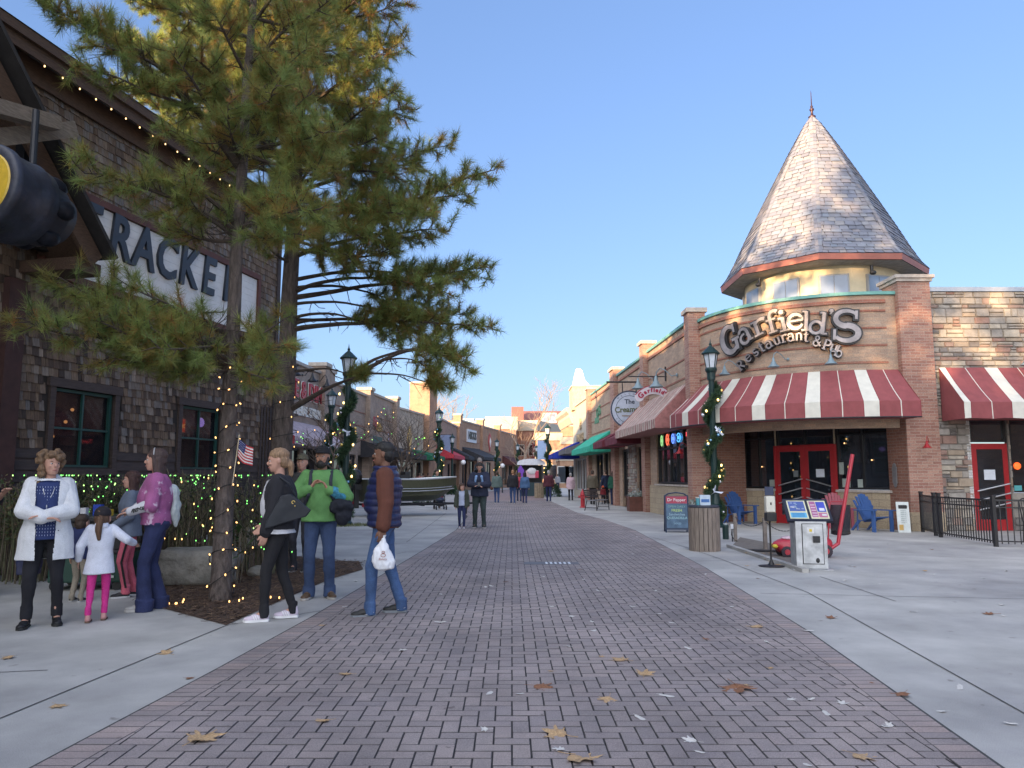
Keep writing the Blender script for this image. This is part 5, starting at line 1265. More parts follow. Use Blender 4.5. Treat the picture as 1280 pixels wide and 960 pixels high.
def lawn(label, F, u0, u1, zt, zb, proj, mats, pat=None, grp=None):
    t = thing('awning', label, 'awning', F.A+F.d*u0*F.L-F.n*.02, F.rz, grp); L_ = (u1-u0)*F.L; b = B()
    awning_stripes(b, lambda u:(u*L_,-proj), lambda u:(u*L_,0), zb, zb+.3, zt, (pat or [(9,0)],L_))
    for x in (0,L_): b.add([(x,-proj,zb),(x,-proj,zb+.3),(x,0,zt),(x,0,zb)], [(0,1,2,3) if x else (3,2,1,0)], 0 if not pat else 1)
    b.build('canvas', mats, t); return t
ta, F1 = leftbld('grey tan brick variety store with raised red lettering behind the rear pine', LP[0], LP[1], 6.5, m_br1, [(.1,.45,.5,2.8),(.55,.7,.0,2.7),(.75,.95,.5,2.8)])
pil(ta, F1, .97, 6.9)
m_rl = plain('red_sign_letter',(.4,.02,.04),.5); m_wl = plain('white_sign_letter',(.7,.68,.62),.5)
def wallp(F, px, py): s_, z = F.loc(px, py); return s_, z
sg = thing('store_sign', 'raised red and white store lettering in two lines on the grey tan brick wall', 'sign', F1.A, F1.rz)
s0,z0 = wallp(F1, 405, 500); 
text('FIVE & DIME', 1.15, m_wl, sg, 'lettering', (F1.x(398)-2.6,-.07,5.35), ext=.02, off=.05); text('FIVE & DIME', 1.15, m_rl, sg, 'lettering', (F1.x(398)-2.6,-.12,5.35), ext=.03, off=.015)
text('GENERAL STORE', .62, m_wl, sg, 'lettering', (F1.x(398)-2.5,-.1,4.4), ext=.04, off=.02)
lawn('faded pinkish white awning with a red striped end below the raised red lettering', F1, .3, .97, 3.9, 2.75, 1.3, [mat('faded_pink_canvas',(.5,.4,.42),.85),mat('red_stripe_canvas',(.4,.06,.07),.85)], [(.9,0),(.9,0)])
for k in range(3):
    p = F1.A+F1.d*(F1.L*(.5+.2*k)); gooseneck('dark gooseneck lamp over the raised red lettering, number %s from the pine'%('one','two','three')[k], (p.x,p.y,6.1), F1.rz, m_black, 1.2, 'dark gooseneck lamps')
tb, F2 = leftbld('tan brick shop with a dark awning behind the lamp post on the left', (-9.5,38.7), (-8.9,47.5), 6.3, m_br1, [(.1,.5,.5,2.7),(.55,.7,0,2.7),(.75,.93,.5,2.7)])
pil(tb, F2, .04, 6.7); pil(tb, F2, .96, 6.7)
tc_, F3 = leftbld('tan brick shop front with a small red lettered sign on the left row', (-8.9,47.6), (-8.35,54.6), 6.6, m_br1, [(.1,.5,.5,2.7),(.55,.9,.5,2.7)])
pil(tc_, F3, .97, 6.9)
s_ = thing('shop_sign', 'small red and gold lettered wall sign with a green board below', 'sign', F3.A, F3.rz)
x_ = F3.x(466); text('Nifty', .8, m_rl, s_, 'lettering', (x_-.4,-.08,4.9), ext=.04, off=.02); text('Gifts', .7, plain('gold_letter',(.5,.3,.06)), s_, 'lettering', (x_+1.1,-.08,4.6), ext=.04, off=.02); B().box(x_-1.5,x_+1.8,-.12,0,3.3,4.0).build('board', plain('dark_green_board',(.01,.06,.05)), s_)
m_dk = mat('charcoal_canvas',(.03,.03,.035),.85)
lawn('broad charcoal awning over the tan shop behind the boat', F3, -.25, .95, 3.6, 2.6, 2.4, [m_dk])
td, F4 = leftbld('pale fieldstone shop front with round and diamond wall signs', (-8.3,54.7), (-7.1,61.6), 6.3, m_fs, [(.1,.45,.5,2.6),(.5,.65,0,2.5),(.7,.93,.5,2.6)], bands=False)
s_ = thing('round_wall_sign', 'round red and pale wall sign on the fieldstone shop front', 'sign', F4.A, F4.rz); b = B(); b.M = Matrix.Translation((F4.x(481),-.08,4.1)) @ Matrix.Rotation(pi/2,4,'X'); b.lathe([(.55,-.04),(.55,.05)],24); b.build('disc', plain('dark_red_disc',(.22,.03,.03)), s_); b = B(); b.M = Matrix.Translation((F4.x(481),-.08,4.1)) @ Matrix.Rotation(pi/2,4,'X'); b.lathe([(.36,.052),(.36,.07)],24); b.build('disc_centre', plain('pale_centre',(.35,.33,.38)), s_)
s_ = thing('diamond_wall_sign', 'gold diamond shaped wall sign on the fieldstone shop front', 'sign', F4.A, F4.rz); x_ = F4.x(510); B().prism([(x_-.5,4.3),(x_-.15,3.7),(x_,3.3),(x_+.15,3.7),(x_+.5,4.3),(x_+.1,5.0),(x_,5.2),(x_-.1,5.0)],-.14,-.02).build('board', plain('gold_board',(.55,.38,.14)), s_)
lawn('green awning beside the brick chimney', F4, .55, 1.1, 3.5, 2.7, 1.6, [mat('dark_green_canvas',(.01,.12,.06),.85)])
ch = thing('brick_chimney', 'square orange brick chimney stack catching the sun above the left row', 'chimney', (-7.35,62.0,0), rad(-12)); b = B(); b.box(-1.0,.7,0,2.0,0,9.0); b.build('stack', m_br3, ch); B().box(-1.06,.76,-.06,2.06,9.0,9.12).build('cap', m_cap, ch)
te, F5 = leftbld('plain pinkish brick building right of the chimney', (-6.75,62.3), (-5.65,80), 6.5, m_br2, [(.3,.45,.3,2.8),(.6,.7,0,2.7),(.8,.95,.4,2.8)], bands=False); pil(te, F5, .985, 6.9, .9, m_br3)
lawn('red awning on the plain pinkish brick building', F5, .2, .62, 4.1, 3.0, 1.6, [mat('bright_red_canvas',(.45,.04,.06),.8)])
lawn('black domed awning right of the red one', F5, .7, .97, 4.3, 3.1, 1.8, [m_dk])
tf, F6 = leftbld('long orange tan brick building with a white lettered sign at the bend of the street', (-5.6,80.2), (.4,110), 7.3, m_br3, [(.04,.12,.3,3.2),(.14,.22,.3,3.2),(.3,.38,.3,3.2),(.42,.5,.0,3.2),(.56,.66,.3,3.2),(.74,.82,.3,3),(.86,.94,0,3)])
for u in (.005,.33,.64,.99): pil(tf, F6, u, 8.0 if u > .3 else 7.8, .7, m_br3)
s_ = thing('white_wall_sign', 'white rectangular wall sign with black lettering on the long orange tan building', 'sign', F6.A, F6.rz); x_ = F6.x(588.5); B().box(x_-2.0,x_+2.0,-.14,0,5.2,6.6).build('board', plain('sign_white2',(.6,.62,.66)), s_); text('NIKKIS', 1.15, m_black, s_, 'lettering', (x_,-.17,5.9), ext=.02, off=.03)
s_ = thing('crest_wall_sign', 'red and white crest on the long orange tan building', 'sign', F6.A, F6.rz); x_ = F6.x(611.5); B().prism([(x_-.7,5.6),(x_,4.5),(x_+.7,5.6),(x_+.6,6.3),(x_,6.7),(x_-.6,6.3)],-.12,0).build('crest', plain('crest_red',(.4,.08,.08)), s_); B().prism([(x_-.4,5.7),(x_,5.0),(x_+.4,5.7),(x_,6.2)],-.16,-.12).build('crest_centre', m_wl, s_)
lawn('wide black awning on the long orange tan building', F6, .02, .3, 4.6, 3.2, 2.6, [m_dk]); lawn('dark brown awning nearest the far end of the long orange tan building', F6, .72, .98, 4.2, 3.0, 1.6, [mat('brown_canvas',(.09,.03,.03),.85)])
# sunlit buildings closing the street
def farbld(name, label, px0, px1, ptop, y, depth, m, rz=0, bands=(), win=None, cat='building', roof=None, H=None):
    a = at(px0, 596, y); c = at(px1, 596, y); z = at((px0+px1)/2, ptop, y).z; W2 = (c.x-a.x)
    t = thing(name, label, cat, (a.x, y, 0), rz); b = B(); b.box(0,W2,0,depth,0,z); b.build('wall', m, t)
    for z0,z1,p in bands: B().box(-p,W2+p,-p,depth,z*z0,z*z1).build('cornice', plain('cream_trim',(.42,.37,.29)), t)
    if win:
        nx, rows, w_, h_ = win
        for r_ in rows:
            for i in range(nx):
                x = W2*(i+.5)/nx; b = B(); b.box(x-w_/2,x+w_/2,-.05,0,r_,r_+h_); o = b.build('window', plain('pale_frame',(.5,.48,.44)), t); B().box(x-w_/2+.1,x+w_/2-.1,-.07,-.051,r_+.1,r_+h_-.1).build('pane', G, o)
    return t, W2, z
m_rb = brick('far_red_brick', (.3,.14,.095), (.25,.11,.08), (.3,.2,.14), .4, .15, .012); m_ob = brick('far_orange_brick', (.36,.21,.13), (.31,.18,.11), (.35,.22,.14), .4, .15, .012)
farbld('brick_building', 'red brick building with a deep cream cornice closing the street', 608, 645, 521, 126, 16, m_rb, 0, [(.82,1.0,.25),(.0,.06,.1)], (3,(1.0,5.2),1.6,2.2))
t, W2, z = farbld('brick_building', 'side wing of the cream-corniced brick building with a vertical white lettered sign', 645, 673, 526, 134, 14, m_rb, rad(-20), [(.84,1.0,.2)], (2,(1.0,5),1.2,2))
for k, c_ in enumerate('BRANSON'): text(c_, .95, m_wl, t, 'lettering', (W2*.93,-.35,8.3-k*1.02), ext=.05, off=.02)
B().box(W2*.93-.5,W2*.93+.5,-.3,-.05,1.2,9).build('blade_sign', plain('maroon_blade',(.2,.04,.05)), t)
t, W2, z = farbld('brick_building', 'tan brick building with cream bands behind the farthest lamp post', 670, 702, 540, 128, 12, m_ob, 0, [(.84,.98,.2),(.62,.66,.06),(.5,.54,.06)], (4,(1.0,),1.3,2.4))
farbld('brick_building', 'angled side of the banded tan building beside the blue awning', 702, 722, 545, 128, 12, m_ob, rad(18), [(.84,.98,.2),(.62,.66,.06),(.5,.54,.06)], (2,(1.0,),1.3,2.4))
t, W2, z = farbld('hotel', 'large brick hotel under a long red mansard roof beyond the end of the street', 642, 722, 531, 185, 25, m_ob, 0, [(.97,1.0,.3)], (5,(9.3,),2.0,1.8))
b = B(); b.add([(-.5,-.5,z),(W2+.5,-.5,z),(W2+.5,8,z+4.0),(1.2,8,z+4.0),(1.2,20,z+4),(W2+.5,20,z+4)], [(0,1,2,3),(3,2,5,4)]); b.add([(-.5,-.5,z),(1.2,8,z+4),(1.2,20,z+4),(-.5,25,z)], [(0,1,2,3)]); b.box(-.5,2.4,-.7,2,z-.3,z+4.3); b.build('mansard_roof', mat('red_roof_tiles',(.25,.1,.085),.9,.15), t)
b = B(); x = W2*.56; b.box(x-1.8,x+1.8,-.2,4,z+.4,z+2.9); o = b.build('dormer_window', plain('dormer_frame',(.4,.42,.42)), t); B().box(x-1.4,x-.1,-.25,-.21,z+.7,z+2.6).build('pane', MATS['sky_glass'], o); B().box(x+.1,x+1.4,-.25,-.21,z+.7,z+2.6).build('pane', MATS['sky_glass'], o)
farbld('flat_building', 'pale cream flat roofed building just visible over the left row', 590, 612, 526, 150, 10, m_crm, 0); farbld('flat_building', 'pale blue flat roofed building left of the cream one', 572, 592, 523, 155, 10, mat('pale_blue_wall',(.3,.4,.48),.8), 0)
farbld('brick_building', 'low dark shop front glimpsed under the blue awning', 700, 745, 572, 100, 8, m_ob, 0, [(.9,1,.1)], (5,(.6,),1.6,2.2)); farbld('brick_building', 'low brick shop behind the kiosk at the bend', 640, 700, 575, 138, 8, m_rb, 0, [], (6,(.6,),1.6,2.4))
# buildings behind the viewpoint on the right, which the restaurant glass reflects
farbld('brick_building', 'long brick shop standing to the right, outside the frame', 1500, 2300, 430, 16, 12, m_brA, rad(-60), [(.94,1,.1)], (7,(.8,),1.6,1.8))
# ------------------------------------------------------------------ bare trees
m_bt = mat('bare_bark', (.12,.09,.07), .9, .3, 6, .4); m_bt2 = mat('pale_bare_bark', (.3,.22,.16), .9, .3, 6, .3)
def bare_tree(label, x, y, H, seed, m=None, lean=0, depth=6, r=.09, lights=0, spread=.55, name='bare_tree', mult=(2,3)):
    t = thing(name, label, 'tree', (x,y,0)); rs = random.Random(seed); bt = B(); bb = B(); tips = []
    def grow(p, d, L_, r_, k):
        n_ = 3; pts = [p]; q = p
        for i in range(n_):
            d = (d+Vector((rs.gauss(0,.13),rs.gauss(0,.13),.05))).normalized(); q = q+d*L_/n_; pts.append(q)
        (bt if k == 0 else bb).tube(pts, [r_*(1-.35*i/n_) for i in range(n_+1)], 7 if k < 2 else 4, cap=False)
        if k > 1: tips.extend(pts[1:])
        if k < depth:
            for j in range(rs.randint(*mult)+(1 if k == 0 else 0)):
                e = (d+Vector((rs.gauss(0,spread),rs.gauss(0,spread),rs.gauss(.12,.2)))).normalized(); grow(pts[-1] if j < 2 else pts[-2], e, L_*rs.uniform(.62,.82), r_*.6, k+1)
    grow(Vector((0,0,-.05)), Vector((lean,0,1)).normalized(), H*.3, r, 0)
    bt.build('trunk', m or m_bt, t); bb.build('branch', m or m_bt, t)
    if lights:
        l_ = thing('tree_net_lights', 'green and white lights strung in the '+label.split(' near')[0], 'string lights', (x,y,0)); b = B(); last = None
        for k in range(lights):
            q = rs.choice(tips); o = mesh_obj('bulb', (GB,YB,SB)[k%3], l_); o.location = q; o.scale = (1.5,)*3
            if last is not None and (q-last).length < 1.2: b.tube([last,q],.004,3,cap=False)
            last = q
        if b.v: b.build('wire', MATS['black_wire'], l_)
    return t
p = at(378,596,23); bare_tree('small bare tree between rear pine and lamp post', p.x, 26, 4.3, 1, lights=36)
p = at(462,596,27.5); bare_tree('small bare tree right of the near left lamp post', p.x+.2, 30, 4.6, 2, r=.07, lights=24)
p = at(508,596,46); bare_tree('wide bare tree before the fieldstone shop front', p.x-.3, 48, 6.6, 5, r=.12, spread=.7)
p = at(560,596,120); bare_tree('tall pale bare tree rising behind the pinkish brick building', p.x-1, 105, 16, 6, m=m_bt2, r=.22, depth=6)
p = at(655,596,100); bare_tree('tall pale bare tree in front of the far hotel', p.x, 100, 15.5, 9, m=m_bt2, r=.2, depth=6, spread=.6)
p = at(665,596,75); bare_tree('thin bare tree behind the walkers', p.x-.2, 78, 7, 12, m=m_bt2, r=.08, depth=5)
# ------------------------------------------------------------------ lamp posts with garlands
m_post = plain('dark_green_paint', (.006,.028,.026), .4); m_lgl = plain('frosted_lamp_glass', (.55,.6,.65), .3)
def lamp_post(label, x, y, H=5.45):
    t = thing('street_lamp', label, 'street lamp', (x,y,0), 0, 'green street lamps'); k = H/5.45
    b = B(); b.lathe([(.24,0),(.24,.08),(.2,.12),(.19,.55),(.21,.6),(.15,.66),(.12,.95),(.14,1.0),(.1,1.05)],16); b.build('base', m_post, t, smooth=False)
    b = B(); b.lathe([(.095,1.0),(.085,2.4),(.078,4.5*k),(.1,4.52*k),(.07,4.55*k)],14); 
    for i in range(8): a = i*pi/4; b.tube([(.09*math.cos(a),.09*math.sin(a),1.05),(.076*math.cos(a),.076*math.sin(a),4.5*k)],.008,4)
    b.build('pole', m_post, t)
    z = H-.95
    b = B(); b.lathe([(.07,z-.28),(.12,z-.26),(.13,z-.05),(.17,z-.0),(.18,z+.06),(.16,z+.1)],12); b.build('lantern_base', m_post, t)
    o = B().lathe([(.13,z+.1),(.2,z+.5)],6).build('lantern_glass', m_lgl, t)
    b = B()
    for i in range(6): a = i*pi/3; b.tube([(.138*math.cos(a),.138*math.sin(a),z+.1),(.21*math.cos(a),.21*math.sin(a),z+.51)],.013,4)
    b.build('lantern_cage', m_post, t)
    b = B(); b.lathe([(.26,z+.5),(.27,z+.53),(.2,z+.6),(.1,z+.7),(.05,z+.74),(.035,z+.78),(.05,z+.81),(.02,z+.84),(.004,z+.97)],12); b.build('lantern_roof', m_post, t)
    return t
m_gar = mat('garland_green', (.03,.07,.03), .6, .3, 9, 0, vcols=[(.02,.05,.025),(.035,.08,.035),(.06,.11,.045)])
_rs = np.random.RandomState(3); C = []; D = []; V = []
for k in range(1900):
    f = k/1900; a = f*2*pi*3.3; c = (.17*math.cos(a), .17*math.sin(a), .35+f*3.75); d = _rs.normal(0,1,3); d /= np.linalg.norm(d); C.append((c[0]+d[0]*.12,c[1]+d[1]*.12,c[2]+d[2]*.16)); D.append(tuple(d)); V.append(_rs.rand())
GARL = needle_mesh('greenery', C, D, 12, .12, .5, .016, m_gar, V, 4)
ORN = {n: B().ell((0,0,0),(.05,.05,.05),12).mesh('bauble', plain(n,c,.15,metal=.7), True) for n,c in (('silver_bauble',(.7,.72,.78)),('gold_bauble',(.7,.5,.15)),('blue_bauble',(.2,.4,.6)))}
LB = B().ell((0,0,0),(.03,.03,.04),8).mesh('bulb', glow('garland_bulb',(1,.6,.2),6), True)
m_rib = plain('white_ribbon', (.6,.65,.75), .5)
def garland(label, x, y, seed, z0=0, full=True):
    t = thing('garland', label, 'garland', (x,y,z0), seed*1.1, 'garlands wound round the lamp posts'); mesh_obj('greenery', GARL, t); rs = random.Random(seed)
    for k in range(26 if full else 12):
        f = rs.random(); a = f*2*pi*3.3; rr = .17+.1; o = mesh_obj('bauble', ORN[rs.choice(list(ORN))], t); th = a+rs.gauss(0,.6); o.location = (rr*math.cos(th),rr*math.sin(th),.35+f*3.75+rs.gauss(0,.05)); s_ = rs.uniform(.6,1.1); o.scale = (s_,)*3
    for k in range(12 if full else 7):
        f = (k+.5)/12; a = f*2*pi*3.3+rs.gauss(0,.7); o = mesh_obj('bulb', LB, t); o.location = (.29*math.cos(a),.29*math.sin(a),.35+f*3.75)
    if full:
        for zz, a in ((1.0,-1.9),(2.75,-1.4)):
            b = B(); c = Vector((.3*math.cos(a-seed*1.1),.3*math.sin(a-seed*1.1),zz))
            for j in range(7): e = Vector((rs.gauss(0,.1),rs.gauss(0,.06),rs.gauss(0,.09))); b.add([c,c+e,c+e*1.1+Vector((.04,.02,.05)),c+Vector((.03,0,.03))],[(0,1,2,3)])
            b.build('bow', m_rib, t)
    return t
for lb, px, y, g in (('green street lamp with garland right of the rear pine, nearest on the left',432,23.2,1),('green street lamp half hidden behind the nearest one on the left',412,34,1),
                     ('green street lamp with garland beyond the bow of the boat',548,43.5,1),('green street lamp with garland above the man in the maroon jacket',685,57,1),('green street lamp before the slatted bin on the right sidewalk',893,22.3,1),
                     ('slim distant lamp with garland beside the black awning',621,74,2),('slim distant lamp with garland right of the long tan building',647,84,2),('slim distant lamp near the red awning, with a banner',565,66,3),('slim distant lamp beside the tan banded building',671,88,2)):
    p = at(px, 596, y); H = 5.45 if y < 60 else 5.2
    lamp_post(lb, p.x, y, H)
    if g != 3: garland('bauble-trimmed garland on the '+lb.split(' with garland')[0].replace('green ','',1), p.x, y, int(px)%7+1, 0, y < 50)
p = at(565,596,66); bn = thing('lamp_banner', 'blue grey banner hanging from the slim lamp near the red awning', 'banner', (p.x-.55,66,3.1)); B().box(-.5,.4,-.01,.01,0,1.9).build('cloth', plain('blue_banner',(.2,.26,.42)), bn); b = B(); b.tube([(-.5,0,1.93),(.6,0,1.93)],.02,5); b.build('rod', m_black, bn)
p = at(678,596,57); bn = thing('lamp_banner', 'pale blue banner on the lamp left of the blue awning', 'banner', (p.x,57,2.7)); B().box(-.35,.3,-.01,.01,0,1.4).build('cloth', plain('pale_blue_banner',(.3,.42,.62)), bn); b = B(); b.tube([(-.35,0,1.43),(.4,0,1.43)],.02,5); b.build('rod', m_black, bn)
def globe(px, py, y, label):
    p = at(px, 596, y); z = at(px, py, y).z; t = thing('globe_lamp', label, 'street lamp', (p.x,y,0), 0, 'white globe lamps on the left row'); b = B(); b.lathe([(.08,0),(.05,.2),(.04,z-.2),(.08,z-.15)],8); b.build('pole', m_black, t); B().ell((0,0,z),(.2,.2,.2),12).build('globe', plain('white_globe',(.75,.75,.75),.3), t)
globe(579,578,62,'white globe lamp left of the man carrying a child'); globe(628,582,70,'white globe lamp behind the man in grey')
# small grass ring and shrubs at lamp base
p = gp(428,655); gr = B()
for k in range(900):
    a = R.uniform(0,2*pi); d_ = math.sqrt(R.random())*.85; x,y = d_*math.cos(a)*1.15, d_*math.sin(a)*.8; h_ = R.uniform(.03,.1); e = R.gauss(0,.03); w_=.006
    gr.add([(x-w_,y,0),(x+w_,y,0),(x+e,y+e,h_)],[(0,1,2)],0,R.random())
o = gr.build('grass', mat('grass_blades',(.1,.13,.04),.8,.3,4,0,vcols=[(.07,.09,.03),(.12,.15,.05),(.2,.17,.08)])); o.location = (p.x+.1,23.0,.004); struct(o,'stuff')
# christmas greenery mound on left beyond bow, evergreen planter
def conebush(label, px, y, h, r_, seed, name='evergreen_bush'):
    p = at(px,596,y); t = thing(name, label, 'shrub', (p.x,y,0)); rs = random.Random(seed); C = []; D = []
    for k in range(500):
        f = rs.random()**.7; a = rs.uniform(0,2*pi); rr = r_*math.sqrt(1-f*f*.8)*rs.uniform(.7,1); q = Vector((rr*math.cos(a),rr*math.sin(a),f*h)); C.append(tuple(q)); D.append(tuple((q-Vector((0,0,h*.2))).normalized()))
    mesh_obj('foliage', needle_mesh('foliage', C, D, 14, .14, .5, .02, m_gar, [rs.random() for _ in C], seed), t); b = B(); b.tube([(0,0,-.05),(0,0,h*.7)],.04,6); b.build('stem', m_bt, t); return t
conebush('low evergreen bush with lights below the bow of the boat', 536, 42, .9, .9, 3); conebush('small evergreen by the shop pillar at the bend', 565, 62, .8, .5, 4); conebush('round green bush behind the maroon jacket man', 689, 56, .9, .8, 5)
# ------------------------------------------------------------------ kiosk and bin in the distance
p = at(665,596,55); kk = thing('vendor_kiosk', 'small dark vendor kiosk under a white domed canopy in the middle of the street', 'kiosk', (p.x,58,0))
b = B(); b.box(-.85,.85,-.6,.6,0,1.0); b.build('counter', plain('dark_teal_counter',(.02,.05,.06)), kk)
b = B()
for x in (-.8,.8):
    for y in (-.55,.55): b.box(x-.05,x+.05,y-.05,y+.05,1.0,2.35)
b.box(-.85,.85,.4,.5,1,2.3); b.build('frame', m_black, kk)
b = B()
for i in range(10):
    a0, a1 = i*pi/10, (i+1)*pi/10; q = lambda a: (-1.05*math.cos(a), 2.4+.36*math.sin(a)**.8)
    x0_,z0_ = q(a0); x1_,z1_ = q(a1); b.add([(x0_,-.75,z0_),(x1_,-.75,z1_),(x1_,.75,z1_),(x0_,.75,z0_)],[(0,1,2,3)]); b.add([(x0_,-.75,2.3),(x1_,-.75,2.3),(x1_,-.75,z1_),(x0_,-.75,z0_)],[(0,1,2,3)])
b.build('canopy', plain('white_canopy',(.6,.62,.66)), kk); B().box(-.4,.55,-.66,-.6,1.35,1.9).build('picture_panel', plain('picture_pink',(.6,.4,.45)), kk); o = B().ell((.05,-.68,1.85),(.35,.05,.25),10).build('picture_panel', plain('picture_white',(.6,.6,.62)), kk)
B().box(.3,.55,-.7,-.66,1.35,1.85).build('picture_panel', plain('picture_red',(.5,.05,.1)), kk)
p = at(657,596,56); o = thing('banner_flag', 'purple feather banner beside the kiosk', 'banner', (p.x-.35,56.5,0)); B().prism([(-.25,.9),(.2,.9),(.25,1.9),(0,2.3),(-.2,2.0)],-.01,.01).build('cloth', plain('purple_cloth',(.16,.05,.4)), o); b = B(); b.tube([(-.22,.02,0),(-.22,.02,2.3)],.02,5); b.build('pole', m_black, o)
def slat_bin(label, x, y, h, r_, n, m, top=None):
    t = thing('slatted_bin', label, 'trash can', (x,y,0)); b = B(); b.lathe([(r_*.9,.02),(r_*.9,h-.02)],20); b.build('liner', plain('bin_liner',(.02,.02,.02)), t)
    for k in range(n):
        a = 2*pi*k/n; b = B(); b.M = Matrix.Rotation(a,4,'Z'); w_ = pi*r_/n*.86; b.box(r_*.93,r_,-w_,w_,.0,h); b.build('slat', m, t)
    b = B(); b.lathe([(r_*.5,h),(r_*.98,h),(r_*1.0,h+.02),(r_*.96,h+.045),(r_*.5,h+.05)],20,caps=False); b.build('lid', plain('bin_lid',(.03,.035,.05)), t); return t
p = gp(674,622.5); slat_bin('tan slatted bin in the distance beside the kiosk', p.x, p.y, 1.0, .32, 14, mat('tan_slat',(.24,.19,.13),.85))
m_slat = mat('weathered_slat', (.22,.18,.15), .85, .3, 3, .4, stretch=(8,8,1.2))
p = gp(886,690); tbn = slat_bin('grey brown wooden slatted bin with litter on top, on the right sidewalk', p.x, p.y+.3, .83, .3, 22, m_slat)
for (dx,dy,sx_,h_,c,lb) in ((-.1,.02,.05,.14,(.1,.35,.42),'teal paper cup on the slatted bin'),(.02,-.02,.1,.2,(.5,.6,.7),'white and blue carton standing on the slatted bin')):
    t = thing('paper_cup' if sx_ < .08 else 'carton', lb, 'litter', (p.x+dx,p.y+.3+dy,.875)); 
    (B().lathe([(sx_*.75,0),(sx_,h_)],14) if sx_ < .08 else B().box(-sx_,sx_,-.05,.05,0,h_)).build('body', plain('litter_%d'%int(h_*100),c), t)
    (B().lathe([(sx_*1.05,h_),(sx_*1.05,h_+.015)],14).build('lid', m_wl, t) if sx_ < .08 else B().box(-sx_*.8,sx_*.8,-.053,-.05,.06,.12).build('label_panel', plain('blue_label',(.05,.15,.4)), t))
# ------------------------------------------------------------------ sandwich board
p = gp(846,665); sb = thing('sandwich_board', 'chalk sandwich board with a red header and arched handle on the right sidewalk', 'sign', (p.x,p.y,0), rad(-6))
for s in (-1,1):
    b = B(); b.M = Matrix.Rotation(rad(9)*s*-1,4,'X'); y=.0
    b = B(); th = rad(10)*s
    def P_(x,z,o=0): return (x, s*.22-s*z*.2+o, z)
    b.add([P_(-.31,.07,-.015),P_(.31,.07,-.015),P_(.31,.93,-.015),P_(-.31,.93,-.015),P_(-.31,.07,.015),P_(.31,.07,.015),P_(.31,.93,.015),P_(-.31,.93,.015)],[(0,1,2,3),(7,6,5,4),(0,4,5,1),(1,5,6,2),(2,6,7,3),(3,7,4,0)])
    for x in (-.29,.29): b.tube([P_(x,0),P_(x,.95)],.022,6)
    b.tube([P_(-.29,.93),P_(-.2,.99),P_(0,1.02),P_(.2,.99),P_(.29,.93)],.02,6)
    pn = b.build('panel', plain('navy_frame',(.02,.035,.07)), sb)
    if s == -1:
        b = B(); o=-.022; b.quad(P_(-.27,.74,o),P_(.27,.74,o),P_(.27,.92,o),P_(-.27,.92,o)); b.build('header', plain('header_red',(.3,.03,.06)), pn)
        b = B(); b.quad(P_(-.27,.12,o),P_(.27,.12,o),P_(.27,.74,o),P_(-.27,.74,o)); b.build('chalk_field', mat('chalkboard',(.07,.12,.18),.8,.35,6), pn)
        tx = rad(-11.3)
        for s_,z,sz,c in (('Dr Pepper',.83,.11,(.7,.7,.7)),('OPEN DAILY',.66,.08,(.2,.35,.3)),('FRESH',.56,.1,(.45,.6,.15)),('Sandwiches',.46,.09,(.3,.45,.5)),('QUESADILLA',.37,.09,(.3,.5,.5)),('Soup',.24,.1,(.2,.33,.4))):
            q = P_(0,z,-.026); text(s_, sz, plain('chalk_%d'%int(z*100),c), pn, 'lettering', q, (tx,0,0), ext=.001)
# ------------------------------------------------------------------ planters
def planter(label, x, y, w_, h_, rz=0):
    t = thing('planter_box', label, 'planter', (x,y,0), rz); b = B(); b.box(-w_/2,w_/2,-w_/2,w_/2,0,h_); b.box(-w_/2-.03,w_/2+.03,-w_/2-.03,w_/2+.03,h_-.1,h_+.0+.004); b.build('box', mat('rust_planter',(.13,.05,.035),.7), t)
    b = B(); P = []
    for k in range(9): c = Vector((R.uniform(-.3,.3)*w_,R.uniform(-.3,.3)*w_,h_+.06)); 
    for k in range(260): q = Vector((R.uniform(-.45,.45)*w_,R.uniform(-.45,.45)*w_,h_+abs(R.gauss(0,.09)))); P.append(tuple(q))
    mesh_obj('ornamental_cabbage', leafmesh(P, .13, 5, None, mat('cabbage_leaf',(.3,.35,.35),.7,.3,5,0,vcols=[(.12,.17,.13),(.3,.36,.33),(.5,.5,.52)])), t); return t
planter('square rust brown planter of pale cabbages before the fieldstone doorway', 5.25, 32.6, .75, .6); p = at(871,640,23.4); planter('square brown planter behind the sandwich board', p.x+.05, 23.4, .62, .55)
# hydrant and bench
p = gp(728.5,634.5); hy = thing('fire_hydrant', 'red fire hydrant left of the folded metal bench', 'hydrant', (p.x,p.y,0)); b = B(); b.lathe([(.15,0),(.15,.05),(.1,.06),(.1,.55),(.13,.57),(.13,.6),(.11,.62),(.1,.7),(.05,.78),(.03,.8),(.03,.86)],14); b.build('barrel', plain('hydrant_red',(.42,.03,.04),.4), hy)
for s in (-1,1): b = B(); b.M = Matrix.Rotation(pi/2*s,4,'Y'); b.lathe([(.05,.08),(.05,.16),(.065,.165),(.065,.2),(.02,.21)],10); b.build('nozzle', MATS['hydrant_red'], hy, loc=(0,0,.5))
b = B(); b.M = Matrix.Rotation(pi/2,4,'X'); b.lathe([(.06,.08),(.06,.16),(.08,.17),(.08,.21)],10); b.build('nozzle', MATS['hydrant_red'], hy, loc=(0,0,.48))
p = gp(748,638); bc = thing('metal_bench', 'black metal bench seen from its end beside the red hydrant', 'bench', (p.x,p.y+.3,0), rad(62))
b = B(); 
for k in range(6): b.box(-.75,.75,-.22+k*.075,-.16+k*.075,.42,.44)
b.build('seat', plain('grey_slat',(.35,.36,.4),.4,metal=.3), bc)
b = B(); 
for k in range(5): b.box(-.75,.75,.24+k*.02,.26+k*.02,.52+k*.075,.575+k*.075)
